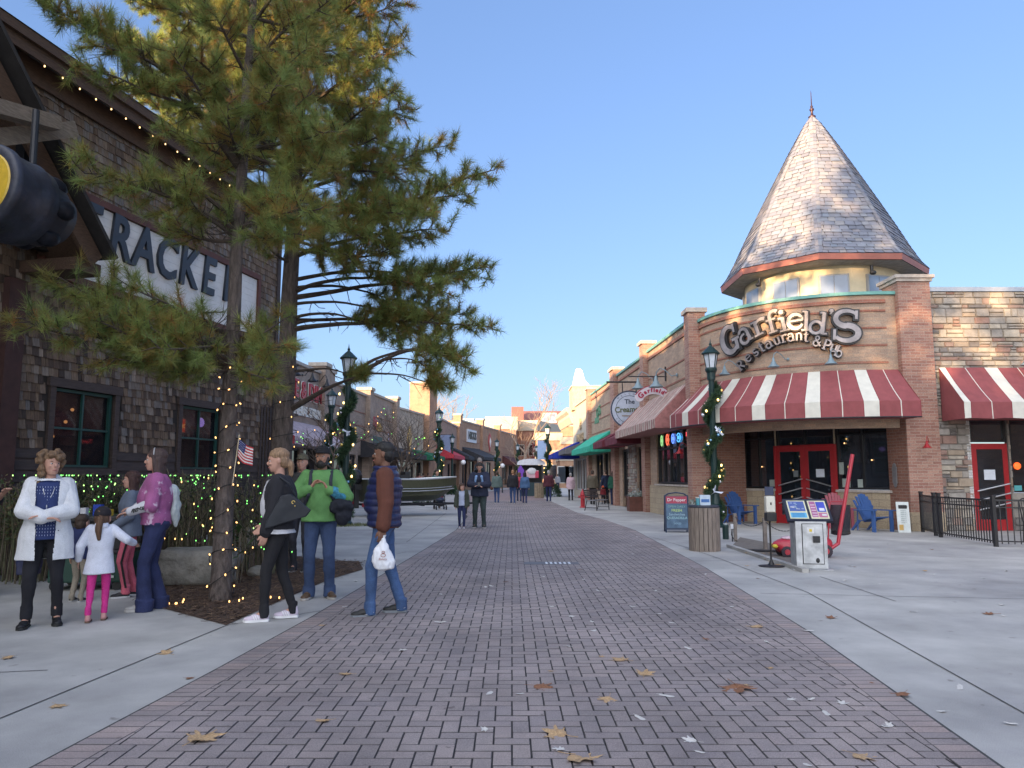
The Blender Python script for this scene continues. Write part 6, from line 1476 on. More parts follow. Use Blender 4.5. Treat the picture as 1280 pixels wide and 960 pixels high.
b.build('backrest', plain('dark_brown_metal',(.1,.08,.08)), bc)
for s in (-1,1):
    b = B(); x=.72*s; b.tube([(x,-.25,0),(x,-.22,.42),(x,.22,.42),(x,.36,.92)],.02,6); b.tube([(x,.3,0),(x,.2,.42)],.02,6); b.tube([(x,-.22,.42),(x,-.25,.62),(x,.28,.64)],.018,6); b.tube([(x,-.24,.12),(x,.27,.12)],.014,5); b.build('leg', m_black, bc)
# white a-frame sign far right row
p = gp(723,617); o = thing('a_frame_sign', 'small white a-frame sign near the cream shop', 'sign', (p.x+.1,44,0)); B().prism([(-.3,0),(.3,0),(.3,1.0),(-.3,1.0)],-.03,0).build('board', m_wl, o); b = B(); b.box(-.3,.3,.2,.23,0,.95); b.build('rear_leg', m_wl, o); text('SALE',.22,MATS['blue_label'],o,'lettering',(0,-.04,.7),ext=.003)
# ------------------------------------------------------------------ adirondack chairs
def adirondack(label, x, y, rz, m):
    t = thing('adirondack_chair', label, 'chair', (x,y,0), rz, 'adirondack chairs outside the restaurant')
    b = B(); 
    for k in range(6): f = k/5; b.box(-.25,.25,-.28+f*.42,-.28+f*.42+.075,.37-f*.1,.39-f*.1)
    b.build('seat', m, t)
    b = B()
    for k in range(7):
        xx = (k-3)*.078; h = .98-.012*(k-3)**2*1.6; s_ = 1+.05*abs(k-3)
        b.add([(xx*.78-.034,.14,.24),(xx*.78+.034,.14,.24),(xx*1.12+.037,.42,h),(xx*1.12-.037,.42,h),(xx*.78-.034,.165,.24),(xx*.78+.034,.165,.24),(xx*1.12+.037,.445,h),(xx*1.12-.037,.445,h)],[(0,1,2,3),(7,6,5,4),(0,4,5,1),(1,5,6,2),(2,6,7,3),(3,7,4,0)])
    b.box(-.27,.27,.3,.33,.6,.66); b.build('backrest', m, t)
    for s in (-1,1):
        b = B(); b.box(.33*s-.07,.33*s+.07,-.34,.34,.54,.565); b.build('armrest', m, t)
        b = B(); b.box(.3*s-.035,.3*s+.035,-.3,-.22,0,.54); b.build('leg', m, t)
        b = B(); b.add([(.27*s-.02,.2,.28),(.27*s+.02,.2,.28),(.27*s+.02,.5,0),(.27*s-.02,.5,0),(.27*s-.02,.29,.3),(.27*s+.02,.29,.3),(.27*s+.02,.57,0),(.27*s-.02,.57,0)],[(0,1,2,3),(7,6,5,4),(0,4,5,1),(1,5,6,2),(2,6,7,3),(3,7,4,0)]); b.tube([(.3*s,.3,.02),(.3*s,.28,.54)],.02,5); b.build('leg', m_black if 0 else m, t)
    return t
m_blu = plain('blue_resin',(.04,.1,.27),.45); m_pnk = plain('faded_red_resin',(.4,.1,.13),.5)
p = gp(930,655); adirondack('blue adirondack chair left of the red double door', p.x, p.y+.2, rad(22), m_blu)
p = gp(1100,665); adirondack('blue adirondack chair beside the menu board', p.x, p.y+.25, rad(20), m_blu)
p = gp(1062,662); adirondack('faded red adirondack chair under the right entrance window', p.x+.02, p.y+.75, rad(-5), m_pnk)
# menu easel
p = gp(1128,665); o = thing('menu_board', 'narrow white menu board leaning at the foot of the brick column', 'sign', (p.x-.02,p.y-.12,0), rad(-15)); b = B(); b.add([(-.15,-.1,0),(.15,-.1,0),(.15,.02,.78),(-.15,.02,.78),(-.15,-.06,0),(.15,-.06,0),(.15,.06,.78),(-.15,.06,.78)],[(0,1,2,3),(7,6,5,4),(0,4,5,1),(1,5,6,2),(2,6,7,3),(3,7,4,0)]); bd = b.build('board', plain('menu_white',(.6,.64,.62)), o)
B().box(-.1,.1,-.001,.001,.6,.7).build('heading', m_black, bd, loc=(0,-.006,0))
text('MENU',.08,m_black,bd,'lettering',(0,-.02,.65),(rad(-8.7),0,0),ext=.002)
for k in range(7): text('soup salad steak'.split()[k%3]+' 9',.045,plain('grey_ink',(.2,.25,.25)),bd,'lettering',(0,-.031-.0-.01*k*.0-(.56-(.56-k*.05))*.154+.0,.56-k*.05),(rad(-8.7),0,0),ext=.001)
B().box(-.12,-.02,-.1,-.09,.06,.2).build('photo_patch', plain('ochre_patch',(.55,.35,.1)), bd)
# ------------------------------------------------------------------ iron fence
fen = thing('iron_fence', 'black iron picket fence running from the brick column to the right edge', 'fence', (0,0,0))
fp_ = [(10.72,20.35),(10.22,18.6),(9.97,16.1),(13.5,14.9)]
for (x0_,y0_),(x1_,y1_) in zip(fp_,fp_[1:]):
    Lf = math.hypot(x1_-x0_,y1_-y0_); rz_f = math.atan2(y1_-y0_,x1_-x0_); n_ = int(Lf/.11)
    b = B(); b.box(0,Lf,-.015,.015,.93,.965); b.box(0,Lf,-.015,.015,.79,.815); b.box(0,Lf,-.015,.015,.1,.125)
    for k in range(1,n_): x = Lf*k/n_; b.box(x-.009,x+.009,-.009,.009,.06,.95)
    o = b.build('panel', m_black, fen, loc=(x0_,y0_,0)); o.rotation_euler.z = rz_f
for x,y in fp_+[(10.35,19.05),(11.7,15.51)]:
    b = B(); b.box(-.035,.035,-.035,.035,0,1.02); b.box(-.045,.045,-.045,.045,1.02,1.05); b.build('post', m_black, fen, loc=(x,y,0))
# dark table and chairs of the terrace beyond the fence
def bistro(label, x, y, rz):
    t = thing('patio_chair', label, 'chair', (x,y,0), rz, 'black patio chairs behind the fence')
    B().box(-.2,.2,-.2,.2,.43,.455).build('seat', m_black, t); b = B(); b.tube([(-.19,.2,.45),(-.19,.26,.9),(0,.27,.95),(.19,.26,.9),(.19,.2,.45)],.015,6)
    for k in (-.1,0,.1): b.tube([(k,.21,.45),(k,.26,.92)],.008,5)
    b.build('backrest', m_black, t)
    for x_ in (-.18,.18):
        for y_ in (-.18,.19): b = B(); b.tube([(x_,y_,.44),(x_*1.1,y_*1.15,0)],.012,5); b.build('leg', m_black, t)
bistro('black patio chair behind the fence near the side door', 11.6,17.2,.5); bistro('black patio chair behind the fence at the right edge', 12.6,16.6,-2.4)
tt = thing('patio_table', 'round black patio table behind the iron fence', 'table', (12.1,16.9,0)); B().lathe([(.38,.72),(.38,.745)],24).build('tabletop', m_black, tt); B().lathe([(.25,0),(.25,.02),(.03,.05),(.03,.72)],14).build('pedestal', m_black, tt)
# ------------------------------------------------------------------ map pedestal, dispenser, chain posts, car stroller, kerb
m_gal2 = mat('galvanised_steel', (.42,.43,.44), .42, .35, 5, .15, bscale=12, metal=.55)
p = gp(1019,713); kp = thing('map_pedestal', 'galvanised steel map pedestal with a slanted colour map board', 'information stand', (p.x,p.y+.22,0), rad(-8))
b = B(); b.box(-.235,.235,-.2,.2,.02,.74); b.box(-.3,.3,-.25,.25,0,.015); b.build('cabinet', m_gal2, kp, bevel=.006)
b = B(); b.box(-.13,.17,-.212,-.2,.1,.7); dr = b.build('door', m_gal2, kp, bevel=.003)
b = B(); b.box(-.14,-.13,-.206,-.199,.09,.71); b.box(.17,.18,-.206,-.199,.09,.71); b.box(-.13,.17,-.206,-.199,.09,.1); b.box(-.13,.17,-.206,-.199,.7,.71); b.build('door_gap', m_black, kp)
B().box(-.06,.04,-.217,-.213,.56,.65).build('sticker', plain('white_sticker',(.6,.6,.6)), dr); B().box(-.03,.01,-.221,-.218,.585,.625).build('sticker_mark', plain('yellow_mark',(.6,.45,.03)), dr)
B().box(.02,.12,-.24,-.212,.42,.52).build('lock', m_black, dr); B().ell((.08,-.215,.15),(.03,.01,.04),10).build('keyhole', m_black, dr); B().box(-.1,-.07,-.225,-.212,.32,.4).build('latch', m_gal2, dr)
bp = B(); th = rad(38); bp.M = Matrix.Translation((0,-.02,.93)) @ Matrix.Rotation(-(pi/2-th)+pi/2-0,4,'X') 
bp.M = Matrix.Translation((0,0,.9)) @ Matrix.Rotation(rad(42),4,'X')
bp.box(-.34,.34,-.24,.24,-.03,.02); brd = bp.build('map_board', plain('navy_board',(.012,.015,.03)), kp)
def panel(x0,x1,y0,y1,col,z,nm): 
    b = B(); b.M = Matrix.Translation((0,0,.9)) @ Matrix.Rotation(rad(42),4,'X'); b.box(x0,x1,y0,y1,.02+z,.022+z); b.build(nm, plain('map_'+'_'.join('%02d'%int(c*99) for c in col),col,.4), brd)
panel(-.29,-.01,-.2,.2,(.62,.6,.4),0,'map_sheet'); panel(.03,.3,-.2,.2,(.62,.6,.4),0,'map_sheet'); panel(-.27,-.03,-.04,.18,(.08,.12,.32),.003,'map_print'); panel(-.27,-.03,-.18,-.07,(.12,.4,.62),.003,'map_print')
panel(.05,.14,-.17,.18,(.35,.12,.25),.003,'map_print'); panel(.15,.28,-.05,.17,(.06,.08,.42),.003,'map_print'); panel(.15,.28,-.17,-.07,(.45,.15,.25),.003,'map_print')
for k in range(12): x,y = R.uniform(-.26,-.08),R.uniform(-.02,.15); panel(x,x+.035,y,y+.02,R.choice([(.3,.35,.5),(.5,.5,.55),(.2,.3,.4)]),.006,'map_mark')
for k in range(5): panel(-.25,-.06,-.165+k*.02,-.16+k*.02,(.03,.1,.3),.006,'map_mark'); panel(.06,.13,-.15+k*.06,-.13+k*.06,(.6,.45,.5),.006,'map_mark')
panel(.18,.26,-.03,.03,(.65,.65,.7),.006,'map_mark'); panel(.2,.27,-.14,-.1,(.6,.6,.6),.006,'map_mark')
p = gp(967,709); ds = thing('hand_dispenser', 'white hand sanitiser dispenser on a thin black stand beside the map pedestal', 'dispenser stand', (p.x,p.y+.1,0))
B().lathe([(.2,0),(.2,.012),(.05,.03),(.02,.1)],24).build('foot', m_black, ds); B().lathe([(.016,.05),(.016,.8)],10).build('pole', m_black, ds); B().box(-.075,.075,-.09,.02,.86,1.12).build('housing', plain('dispenser_white',(.62,.6,.52),.4), ds, bevel=.015); B().box(-.08,.08,-.12,.03,.72,.855).build('drip_tray', m_black, ds, bevel=.01); B().box(-.012,.012,-.095,-.091,.98,1.02).build('sight_window', m_black, ds); B().box(-.07,.07,-.03,-.02,1.13,1.27).build('card_holder', plain('dark_card',(.03,.04,.08)), ds)
m_pst = mat('weathered_post',(.2,.17,.15),.85,.3,5,.3)
cps = []
for i,(px,py) in enumerate(((919.5,677),(957,687),(1004,695))):
    p = gp(px,py); t = thing('chain_post', ('wooden chain post nearest the slatted bin','wooden chain post left of the hand dispenser','wooden chain post behind the map pedestal')[i], 'post', (p.x,p.y,0), 0, 'chain posts along the kerb'); B().box(-.035,.035,-.035,.035,0,.62).build('shaft', m_pst, t, bevel=.006); b = B(); b.tube([(-.04,0,.56),(.04,0,.56)],.015,6); b.build('hook', m_black, t); cps.append(p)
for i in range(2):
    a, c = cps[i]+Vector((0,0,.56)), cps[i+1]+Vector((0,0,.56)); o = thing('chain', ('sagging dark chain between the two left posts','sagging dark chain running behind the map pedestal')[i], 'chain', (0,0,0)); b = B(); pts = []
    for k in range(25): f = k/24; q = a.lerp(c,f); q.z -= .22*4*f*(1-f)*.7; pts.append(q)
    for k in range(24): (b.tube([pts[k],pts[k+1]],.009 if k%2 else .006,5))
    b.build('links', m_black, o)
# low kerb with strip of dark soil and leaves
ka, kb, kc, kd = gp(908,684), gp(1003,716), gp(1016,690), gp(925,672)
ks = thing('low_kerb', 'low concrete kerb edging the strip behind the map pedestal', 'kerb', (0,0,0))
b = B(); d = (kb-ka).normalized(); n_ = Vector((-d.y,d.x,0)); b.add([ka-n_*0,kb-n_*0,kb+n_*.1,ka+n_*.1,ka+Vector((0,0,.06)),kb+Vector((0,0,.06)),kb+n_*.1+Vector((0,0,.06)),ka+n_*.1+Vector((0,0,.06))],[(0,1,5,4),(1,2,6,5),(2,3,7,6),(3,0,4,7),(4,5,6,7)]); b.build('edging', m_conc, ks)
b = B(); b.add([ka+n_*.1+Vector((0,0,.012)),kb+n_*.1+Vector((0,0,.012)),kc+Vector((0,0,.012)),kd+Vector((0,0,.012))],[(0,1,2,3)]); struct(b.build('soil_strip', mat('strip_soil',(.16,.14,.12),.95,.3,8)))
p = gp(985,692); o = thing('rubber_mat', 'black rubber mat lying behind the chain posts', 'mat', (p.x-.1,p.y+.2,0), rad(-20)); B().box(-.6,.7,-.15,.15,.014,.035).build('mat_sheet', m_black, o)
# red toy-car stroller with tall slanted pole and mesh bag
p = gp(1018,700); cs = thing('toy_car_stroller', 'red plastic toy car stroller with a tall slanted handle pole behind the map pedestal', 'stroller', (p.x,p.y+.55,0), rad(-4))
b = B(); b.ell((-.12,0,.2),(.42,.2,.15),22); b.ell((.2,0,.24),(.34,.21,.17),20); b.ell((.3,-.16,.16),(.17,.08,.15),14); b.ell((-.3,-.14,.14),(.13,.07,.1),12); b.ell((.3,.16,.16),(.17,.08,.15),14); b.ell((-.3,.14,.14),(.13,.07,.1),12)
for k in (-.1,.1): b.box(-.1,.25,k-.02,k+.02,.3,.36)
organic(b, 'body', plain('toy_red',(.42,.03,.05),.3), cs, .02, 3)
for x,y in ((-.32,-.2),(-.32,.2),(.34,-.22),(.34,.22)):
    b = B(); b.M = Matrix.Translation((x,y,.1 if x < 0 else .12)) @ Matrix.Rotation(pi/2,4,'X'); r_ = .1 if x < 0 else .12; b.lathe([(r_*.6,-.03),(r_,-.025),(r_,.025),(r_*.6,.03)],18); w_ = b.build('wheel', plain('wheel_dark',(.03,.02,.03)), cs); b = B(); b.M = Matrix.Translation((x,y,.1 if x < 0 else .12)) @ Matrix.Rotation(pi/2,4,'X'); b.lathe([(r_*.5,-.034),(r_*.5,.034)],12); b.build('hub', MATS['toy_red'], w_)
for y in (-.1,.1): B().ell((-.5,y,.19),(.05,.06,.04),10).build('headlight', plain('yellow_lens2',(.6,.5,.05),.3), cs)
B().ell((-.25,0,.33),(.12,.13,.04),12).build('windscreen', plain('pink_white',(.6,.45,.5),.2), cs)
px_ = at(1064,568,p.y+.5)-cs.location; b = B(); b.tube([(.5,-.05,.16),(.62,-.05,.24),(.66,-.05,.45),(px_.x,-.05,px_.z)],.034,10); b.build('handle_pole', MATS['toy_red'], cs); b = B(); b.tube([(.5,.1,.28),(.54,.1,.9),(.58,.1,.98),(.8,.1,.98),(.84,.1,.9)],.012,6); b.build('bag_frame', MATS['toy_red'], cs)
m_mesh = mat('black_mesh_bag',(.02,.02,.03),.7,.2,9,0,alpha=.78)
b = B(); b.stack([(.38,.74,.14,.12,.1),(.4,.74,.14,.17,.13),(.5,.74,.14,.165,.13),(.8,.75,.14,.18,.14),(.92,.76,.14,.17,.13)],18,caps=False); b.build('mesh_bag', m_mesh, cs, smooth=True); B().stack([(.375,.74,.14,.08,.07),(.4,.74,.14,.172,.132),(.45,.74,.14,.168,.132)],18).build('bag_bottom', m_black, cs)
# small utility box and spotlight by the bin
p = gp(910,674); o = thing('ground_spotlight', 'small dark green ground spotlight right of the slatted bin', 'lamp', (p.x-.05,p.y,0)); B().lathe([(.07,0),(.075,.3),(.06,.34)],12).build('housing', m_post, o); B().lathe([(.05,.34),(.052,.36)],12).build('lens', m_lgl, o)
p = gp(915.5,677); o = thing('outlet_box', 'small white outlet box with a looped cable beside the spotlight', 'electrical box', (p.x,p.y,0)); B().box(-.03,.03,-.02,.02,.28,.38).build('box', MATS['white_plastic'], o); b = B(); b.tube([(0,0,.28),(-.02,0,.15),(.03,-.02,.05),(.1,-.05,.01),(.05,-.12,.01)],.008,5); b.tube([(0,0,0),(0,0,.3)],.012,6); b.build('cable', MATS['black_wire'], o)
# grate in the street
g0_ = gp(678,705); o = thing('drain_grate', 'small slotted drain grate set in the brick street', 'drain', (g0_.x,g0_.y,.0)); b = B()
for k in range(6): b.box(.05+k*.075,.085+k*.075,-.12,.12,.012,.02)
b.build('slot_bars', plain('pale_metal',(.6,.62,.66),.4), o); B().box(-.3,.6,-.17,.17,.004,.0145).build('plate', plain('dark_iron',(.1,.1,.11),.6), o)
# ------------------------------------------------------------------ people
SKIN = {'pale':(.48,.27,.2),'tan':(.34,.18,.12),'brown':(.17,.085,.055)}
def skin_m(k): return mat('skin_'+k, SKIN[k], .55, .08, 20, .05, spec=.35)
def ik(a, c, l1, l2, pole):
    d = c-a; L_ = d.length; mx = (l1+l2)*.995
    if L_ > mx: c = a+d*(mx/L_); d = c-a; L_ = mx
    u_ = d/L_; x = (l1*l1-l2*l2+L_*L_)/(2*L_); h = math.sqrt(max(0,l1*l1-x*x)); p = (pole-u_*pole.dot(u_))
    p = p.normalized() if p.length > 1e-6 else Vector((1,0,0)); return a+u_*x+p*h, c
def hand_geo(b, w, d, nrm, curl=.5, side=1, s=1.0):
    d = d.normalized(); nrm = (nrm-d*nrm.dot(d)).normalized(); sd_ = d.cross(nrm)*side
    for k in range(4):
        o_ = (k-1.5)*.019; l = (.068,.078,.073,.058)[k]*s; base = w+d*.082*s+sd_*o_*s
        b.cap(w+sd_*o_*.7*s+d*.01, base, .0165*s, .012*s, 8); p = base; dd = d.copy()
        for j in range(3):
            ang = curl*(.5+.35*j); dd = (dd*math.cos(ang*.8)+nrm*math.sin(ang*.8)).normalized(); q = p+dd*l*(.45,.32,.25)[j]; b.cap(p, q, .0098*s-.0008*j, .009*s-.0008*j, 8); p = q
    t0 = w-sd_*.02*s+d*.02*s; t1 = t0-sd_*.028*s+d*.035*s+nrm*.012*s; t2 = t1+d*.035*s-sd_*.004*s+nrm*.014*s; b.cap(t0,t1,.014*s,.0115*s,8); b.cap(t1,t2,.0115*s,.009*s,8)
def person(label, loc, heading, H=1.7, g=1.0, feet=((.0,.1,0,0),(.0,-.1,0,0)), hands=(None,None), lean=0, yaw=0, pitch=0, skin='pale', hair='short', hairc=(.06,.035,.02),
           top=None, pants=None, shoes=(.02,.02,.02), vox=.0075, belly=0, pelvis=.915, female=False, curls=(.5,.5), dirs=(None,None), sole=(.5,.5,.5), hip=0, poles=(None,None), hat=None, group=None, sitting=False, beard=None, name='person', prognose=1):
    t = thing(name, label, 'person', loc, rad(heading), group); s = H/1.75; S = Matrix.Scale(s,4); sm = skin_m(skin); far = vox > .012; seed = int(abs(loc[0]*97+loc[1]*31))%50
    hb = 1.06 if H < 1.45 else 1.0; kid = H < 1.45
    hs_ = 1.0 if not kid else min(1.45, 1.75/H*.92)   # children have larger heads
    L = lambda z: lean*(z-.9)
    sh = (.165 if female else .185)*(.92 if kid else 1)
    # joints
    J = {}
    for i, sd_ in ((0,1),(1,-1)):
        f = feet[i]; hipj = Vector((0,sd_*.085,pelvis)); an = Vector((f[0]-.03,f[1],f[2]+.085)); kn, an = ik(hipj, an, .43, .415, Vector((1,sd_*.1,.0)))
        shj = Vector((L(1.41),sd_*sh,1.405+(pelvis-.915))); hd = Vector(hands[i]) if hands[i] is not None else Vector((.03+L(1.1),sd_*(sh+.07),.83+(pelvis-.915)))
        pl = Vector(poles[i]) if poles[i] else Vector((-1,sd_*.55,-.5)); el, wr = ik(shj, hd, .285, .25, pl)
        J[i] = (hipj,kn,an,shj,el,wr)
    pz = pelvis-.915
    # head frame
    hc = Vector((L(1.6)+.02,0,1.625+pz)) if not kid else Vector((L(1.58)+.02,0,1.75+pz-.13*hs_))
    MH = Matrix.Translation(hc) @ Matrix.Rotation(rad(yaw),4,'Z') @ Matrix.Rotation(rad(pitch),4,'Y') @ Matrix.Scale(hs_,4)
    b = B(); b.M = S
    fw = .94 if female else 1.0
    b.stack([(z+pz,L(z)+xo,0,rx*.78,ry*.78) for z,xo,rx,ry in ((.84,0,.08,.12),(.93,0,.115,.165),(1.08,0,.1,.14),(1.28,.0,.115,.165),(1.40,0,.085,.17),(1.455,0,.055,.09))], 18)
    b.cap((L(1.45),0,1.43+pz), tuple(hc+Vector((-.012,0,-.05))), .056*fw, .052*fw, 12)
    for i, sd_ in ((0,1),(1,-1)):
        hipj,kn,an,shj,el,wr = J[i]
        b.cap(hipj, kn, .07, .048, 10); b.cap(kn, an, .048, .034, 10)
        b.cap(an, an+Vector((.1*math.cos(rad(feet[i][3])),.1*math.sin(rad(feet[i][3])),-.045)), .033, .025, 8)
        b.cap(shj, el, .046*g**.3, .037*g**.3, 10); b.cap(el, wr, .038*g**.3, .026, 10)
        d = (wr-el).normalized() if dirs[i] is None else Vector(dirs[i]).normalized(); nm = Vector((.35,-sd_,.1)) if abs(d.z) > .5 else Vector((0,0,-1))
        if far: b.ell(wr+d*.06, (.04,.03,.05), 8)
        else: hand_geo(b, wr, d, nm, curls[i], sd_, .95 if female else 1.02)
    b.M = S @ MH
    b.stack([(-.118,.05,0,.026,.026),(-.108,.04,0,.048,.04),(-.085,.03,0,.066,.053),(-.05,.014,0,.084,.065),(0,0,0,.097,.073),(.04,-.006,0,.101,.077),(.08,-.01,0,.09,.07),(.108,-.01,0,.062,.05),(.122,-.01,0,.03,.025)], 20)
    b.ell((.1,0,-.022),(.022,.0125,.022),10); b.ell((.108,0,-.03),(.014,.013,.01),8); b.ell((.082,0,.022),(.022,.045,.012),8)
    b.ell((.085,0,-.067),(.016,.024,.011),8); b.ell((.075,.035,-.03),(.02,.02,.02),8); b.ell((.075,-.035,-.03),(.02,.02,.02),8); b.ell((.072,0,-.1),(.018,.02,.014),8)
    for sd_ in (-1,1): b.ell((-.005,sd_*.078,-.012),(.019,.01,.03),8)
    organic(b, 'body', sm, t, vox*.9, 2 if far else 3, seed=seed)
    if not far:
        for sd_ in (-1,1):
            b = B(); b.M = S @ MH; b.ell((.081,sd_*.031,.0),(.0125,.0125,.0095),12); e = b.build('eye', plain('eye_white',(.5,.48,.46),.2), t, smooth=True); b = B(); b.M = S @ MH; b.ell((.0905,sd_*.031,.0),(.0045,.006,.006),10); b.build('iris', plain('dark_iris',(.02,.012,.008),.15), e)
            b = B(); b.M = S @ MH; b.tube([(.092,sd_*.018,.017),(.092,sd_*.033,.024),(.082,sd_*.047,.019)],[.0035,.0042,.002],6); b.build('eyebrow', plain('brow_%d'%seed,tuple(c*.8 for c in hairc),.9), t)
        if not beard: b = B(); b.M = S @ MH; b.tube([(.09,-.024,-.069),(.101,-.01,-.066),(.1035,0,-.068),(.101,.01,-.066),(.09,.024,-.069)],[.002,.005,.0055,.005,.002],8); b.build('mouth', plain('lips',(.34,.11,.1),.4), t)
    # hair
    hm = mat('hair_%02d%02d%02d'%tuple(int(c*99) for c in hairc), hairc, .6, .45, 14, .5, stretch=(6,6,1), dist=.01)
    b = B(); b.M = S @ MH; rh = random.Random(seed)
    if hair != 'bald':
        b.ell((-.014,0,.056),(.106,.083,.078),16); b.ell((-.045,0,-.01),(.07,.081,.085),14)
        if hair in ('long','longstraight'):
            b.ell((-.015,0,.05),(.108,.088,.085),16)
            for y_ in (-.06,-.03,0,.03,.06): b.cap((-.055+abs(y_)*.5,y_,.0),(-.06-.02+abs(y_)*.3,y_*1.15,-.26 if hair == 'long' else -.3),.045,.03,8)
            for sd_ in (-1,1): b.cap((.02,sd_*.075,.04),(-.01,sd_*.083,-.2),.026,.02,8)
        if hair == 'curly':
            for k in range(70):
                a = rh.uniform(0,2*pi); z = rh.uniform(-.2,.13); r_ = .115+.02*math.sin(z*20)-max(0,z-.06)*.8
                if math.cos(a) > .45 and z < .05: continue
                b.ell((r_*math.cos(a)*.95-.02,r_*math.sin(a)*.92,z),(.032,.032,.034),8)
            for y_ in (-.05,-.02,.02,.05): b.ell((.088,y_,.082),(.024,.024,.02),8)
        if hair == 'ponytail':
            b.ell((-.11,0,.0),(.03,.03,.03),10); b.cap((-.125,0,-.0),(-.135,.01,-.12),.036,.034,10); b.cap((-.135,.01,-.12),(-.125,0,-.22),.034,.018,10)
        if hair == 'lowtail': b.ell((-.11,0,-.05),(.045,.045,.05),10); b.cap((-.12,0,-.06),(-.12,0,-.16),.04,.025,8)
        organic(b, 'hair', hm, t, vox*.9, 2, wr=(.009 if hair == 'curly' else .006)*s, wscale=(28,28,9 if hair != 'curly' else 28), seed=seed)
    if beard:
        b = B(); b.M = S @ MH; b.ell((.055,0,-.1),(.05,.052,.045),14); b.ell((.075,0,-.085),(.035,.045,.035),12); b.ell((.085,0,-.052),(.022,.03,.01),8)
        for sd_ in (-1,1): b.cap((.02,sd_*.072,-.02),(.05,sd_*.05,-.09),.018,.026,8)
        organic(b, 'beard', hm, t, .007, 1, wr=.004, wscale=(40,40,20))
    if hat:
        b = B(); b.M = S @ MH
        if hat[0] == 'cap': b.stack([(.03,-.012,0,.108,.086),(.06,-.012,0,.109,.087),(.1,-.014,0,.092,.074),(.128,-.014,0,.05,.04),(.135,-.014,0,.01,.01)],20); b.ell((.115,0,.045),(.065,.062,.009),14)
        else: b.stack([(.02,-.012,0,.11,.09),(.07,-.012,0,.113,.092),(.12,-.014,0,.09,.07),(.16,-.014,0,.03,.03)],18)
        organic(b, 'cap' if hat[0] == 'cap' else 'knit_hat', plain('hat_%02d%02d%02d'%tuple(int(c*99) for c in hat[1]),hat[1],.9), t, vox*.9, 1)
    # trousers
    if pants:
        pc = pants; pm = plain('trousers_%02d%02d%02d'%tuple(int(c*99) for c in pc['c']), pc['c'], .9, var=pc.get('var',.22), scale=5, bump=.25, bscale=90, fine=.15, dist=.0015) ; fl_ = pc.get('flare',0); w_ = pc.get('w',1.0)
        b = B(); b.M = S
        b.stack([(z+pz,L(z),0,rx*g*w_,ry*g*w_) for z,rx,ry in ((.83,.07,.11),(.87,.105,.15),(.93,.125,.17 if not female else .18),(1.0,.12,.16),(1.04,.11,.15))], 20)
        for i in (0,1):
            hipj,kn,an = J[i][:3]; k_ = pc.get('cuff',.0)
            b.cap(hipj+Vector((0,(.0 if i else .0),-.02)), kn, .092*g**.5*w_, .064*w_, 12); b.cap(kn, an+Vector((0,0,.0+k_)), .064*w_, (.05*w_+fl_)*.9, 12)
            if not sitting: b.lathe([(.05*w_+fl_+.003,an.z-.065+k_),(.054*w_+fl_,an.z+.06+k_)],14,ox=an.x,oy=an.y)
        organic(b, 'trousers', pm, t, vox*1.1, 3, wr=.009*s, wscale=(11,11,7), seed=seed+3)
    # shoes
    shm = plain('shoe_%02d%02d%02d'%tuple(int(c*99) for c in shoes), shoes, .6); som = plain('sole_%02d%02d%02d'%tuple(int(c*99) for c in sole), sole, .7)
    for i in (0,1):
        f = feet[i]; fy_ = rad(f[3]); fp2 = rad(f[4]) if len(f) > 4 else 0; an = J[i][2]
        M_ = S @ Matrix.Translation(an+Vector((0,0,-.085))) @ Matrix.Rotation(fy_,4,'Z') @ Matrix.Rotation(fp2,4,'Y')
        b = B(); b.M = M_; b.ell((-.01,0,.055),(.05,.04,.05),12); b.ell((.06,0,.045),(.075,.043,.038),12); b.ell((.125,0,.034),(.068,.045,.028),12); b.cap((-.01,0,.05),(-.01,0,.1),.043,.04,10)
        o = organic(b, 'shoe', shm, t, vox*.9, 1)
        b = B(); b.M = M_; P = [(-.06,.0),(-.05,.035),(.04,.04),(.12,.05),(.17,.035),(.195,0),(.17,-.035),(.12,-.05),(.04,-.04),(-.05,-.035)]; b.slab([(x,y) for x,y in P[::-1]],.003,.026); b.build('sole', som, o)
    t_data[t.name] = (J, L, S, MH, pz, s, seed)
    if top: garment(t, g, belly, female, vox, sh, **top)
    return t
t_data = {}
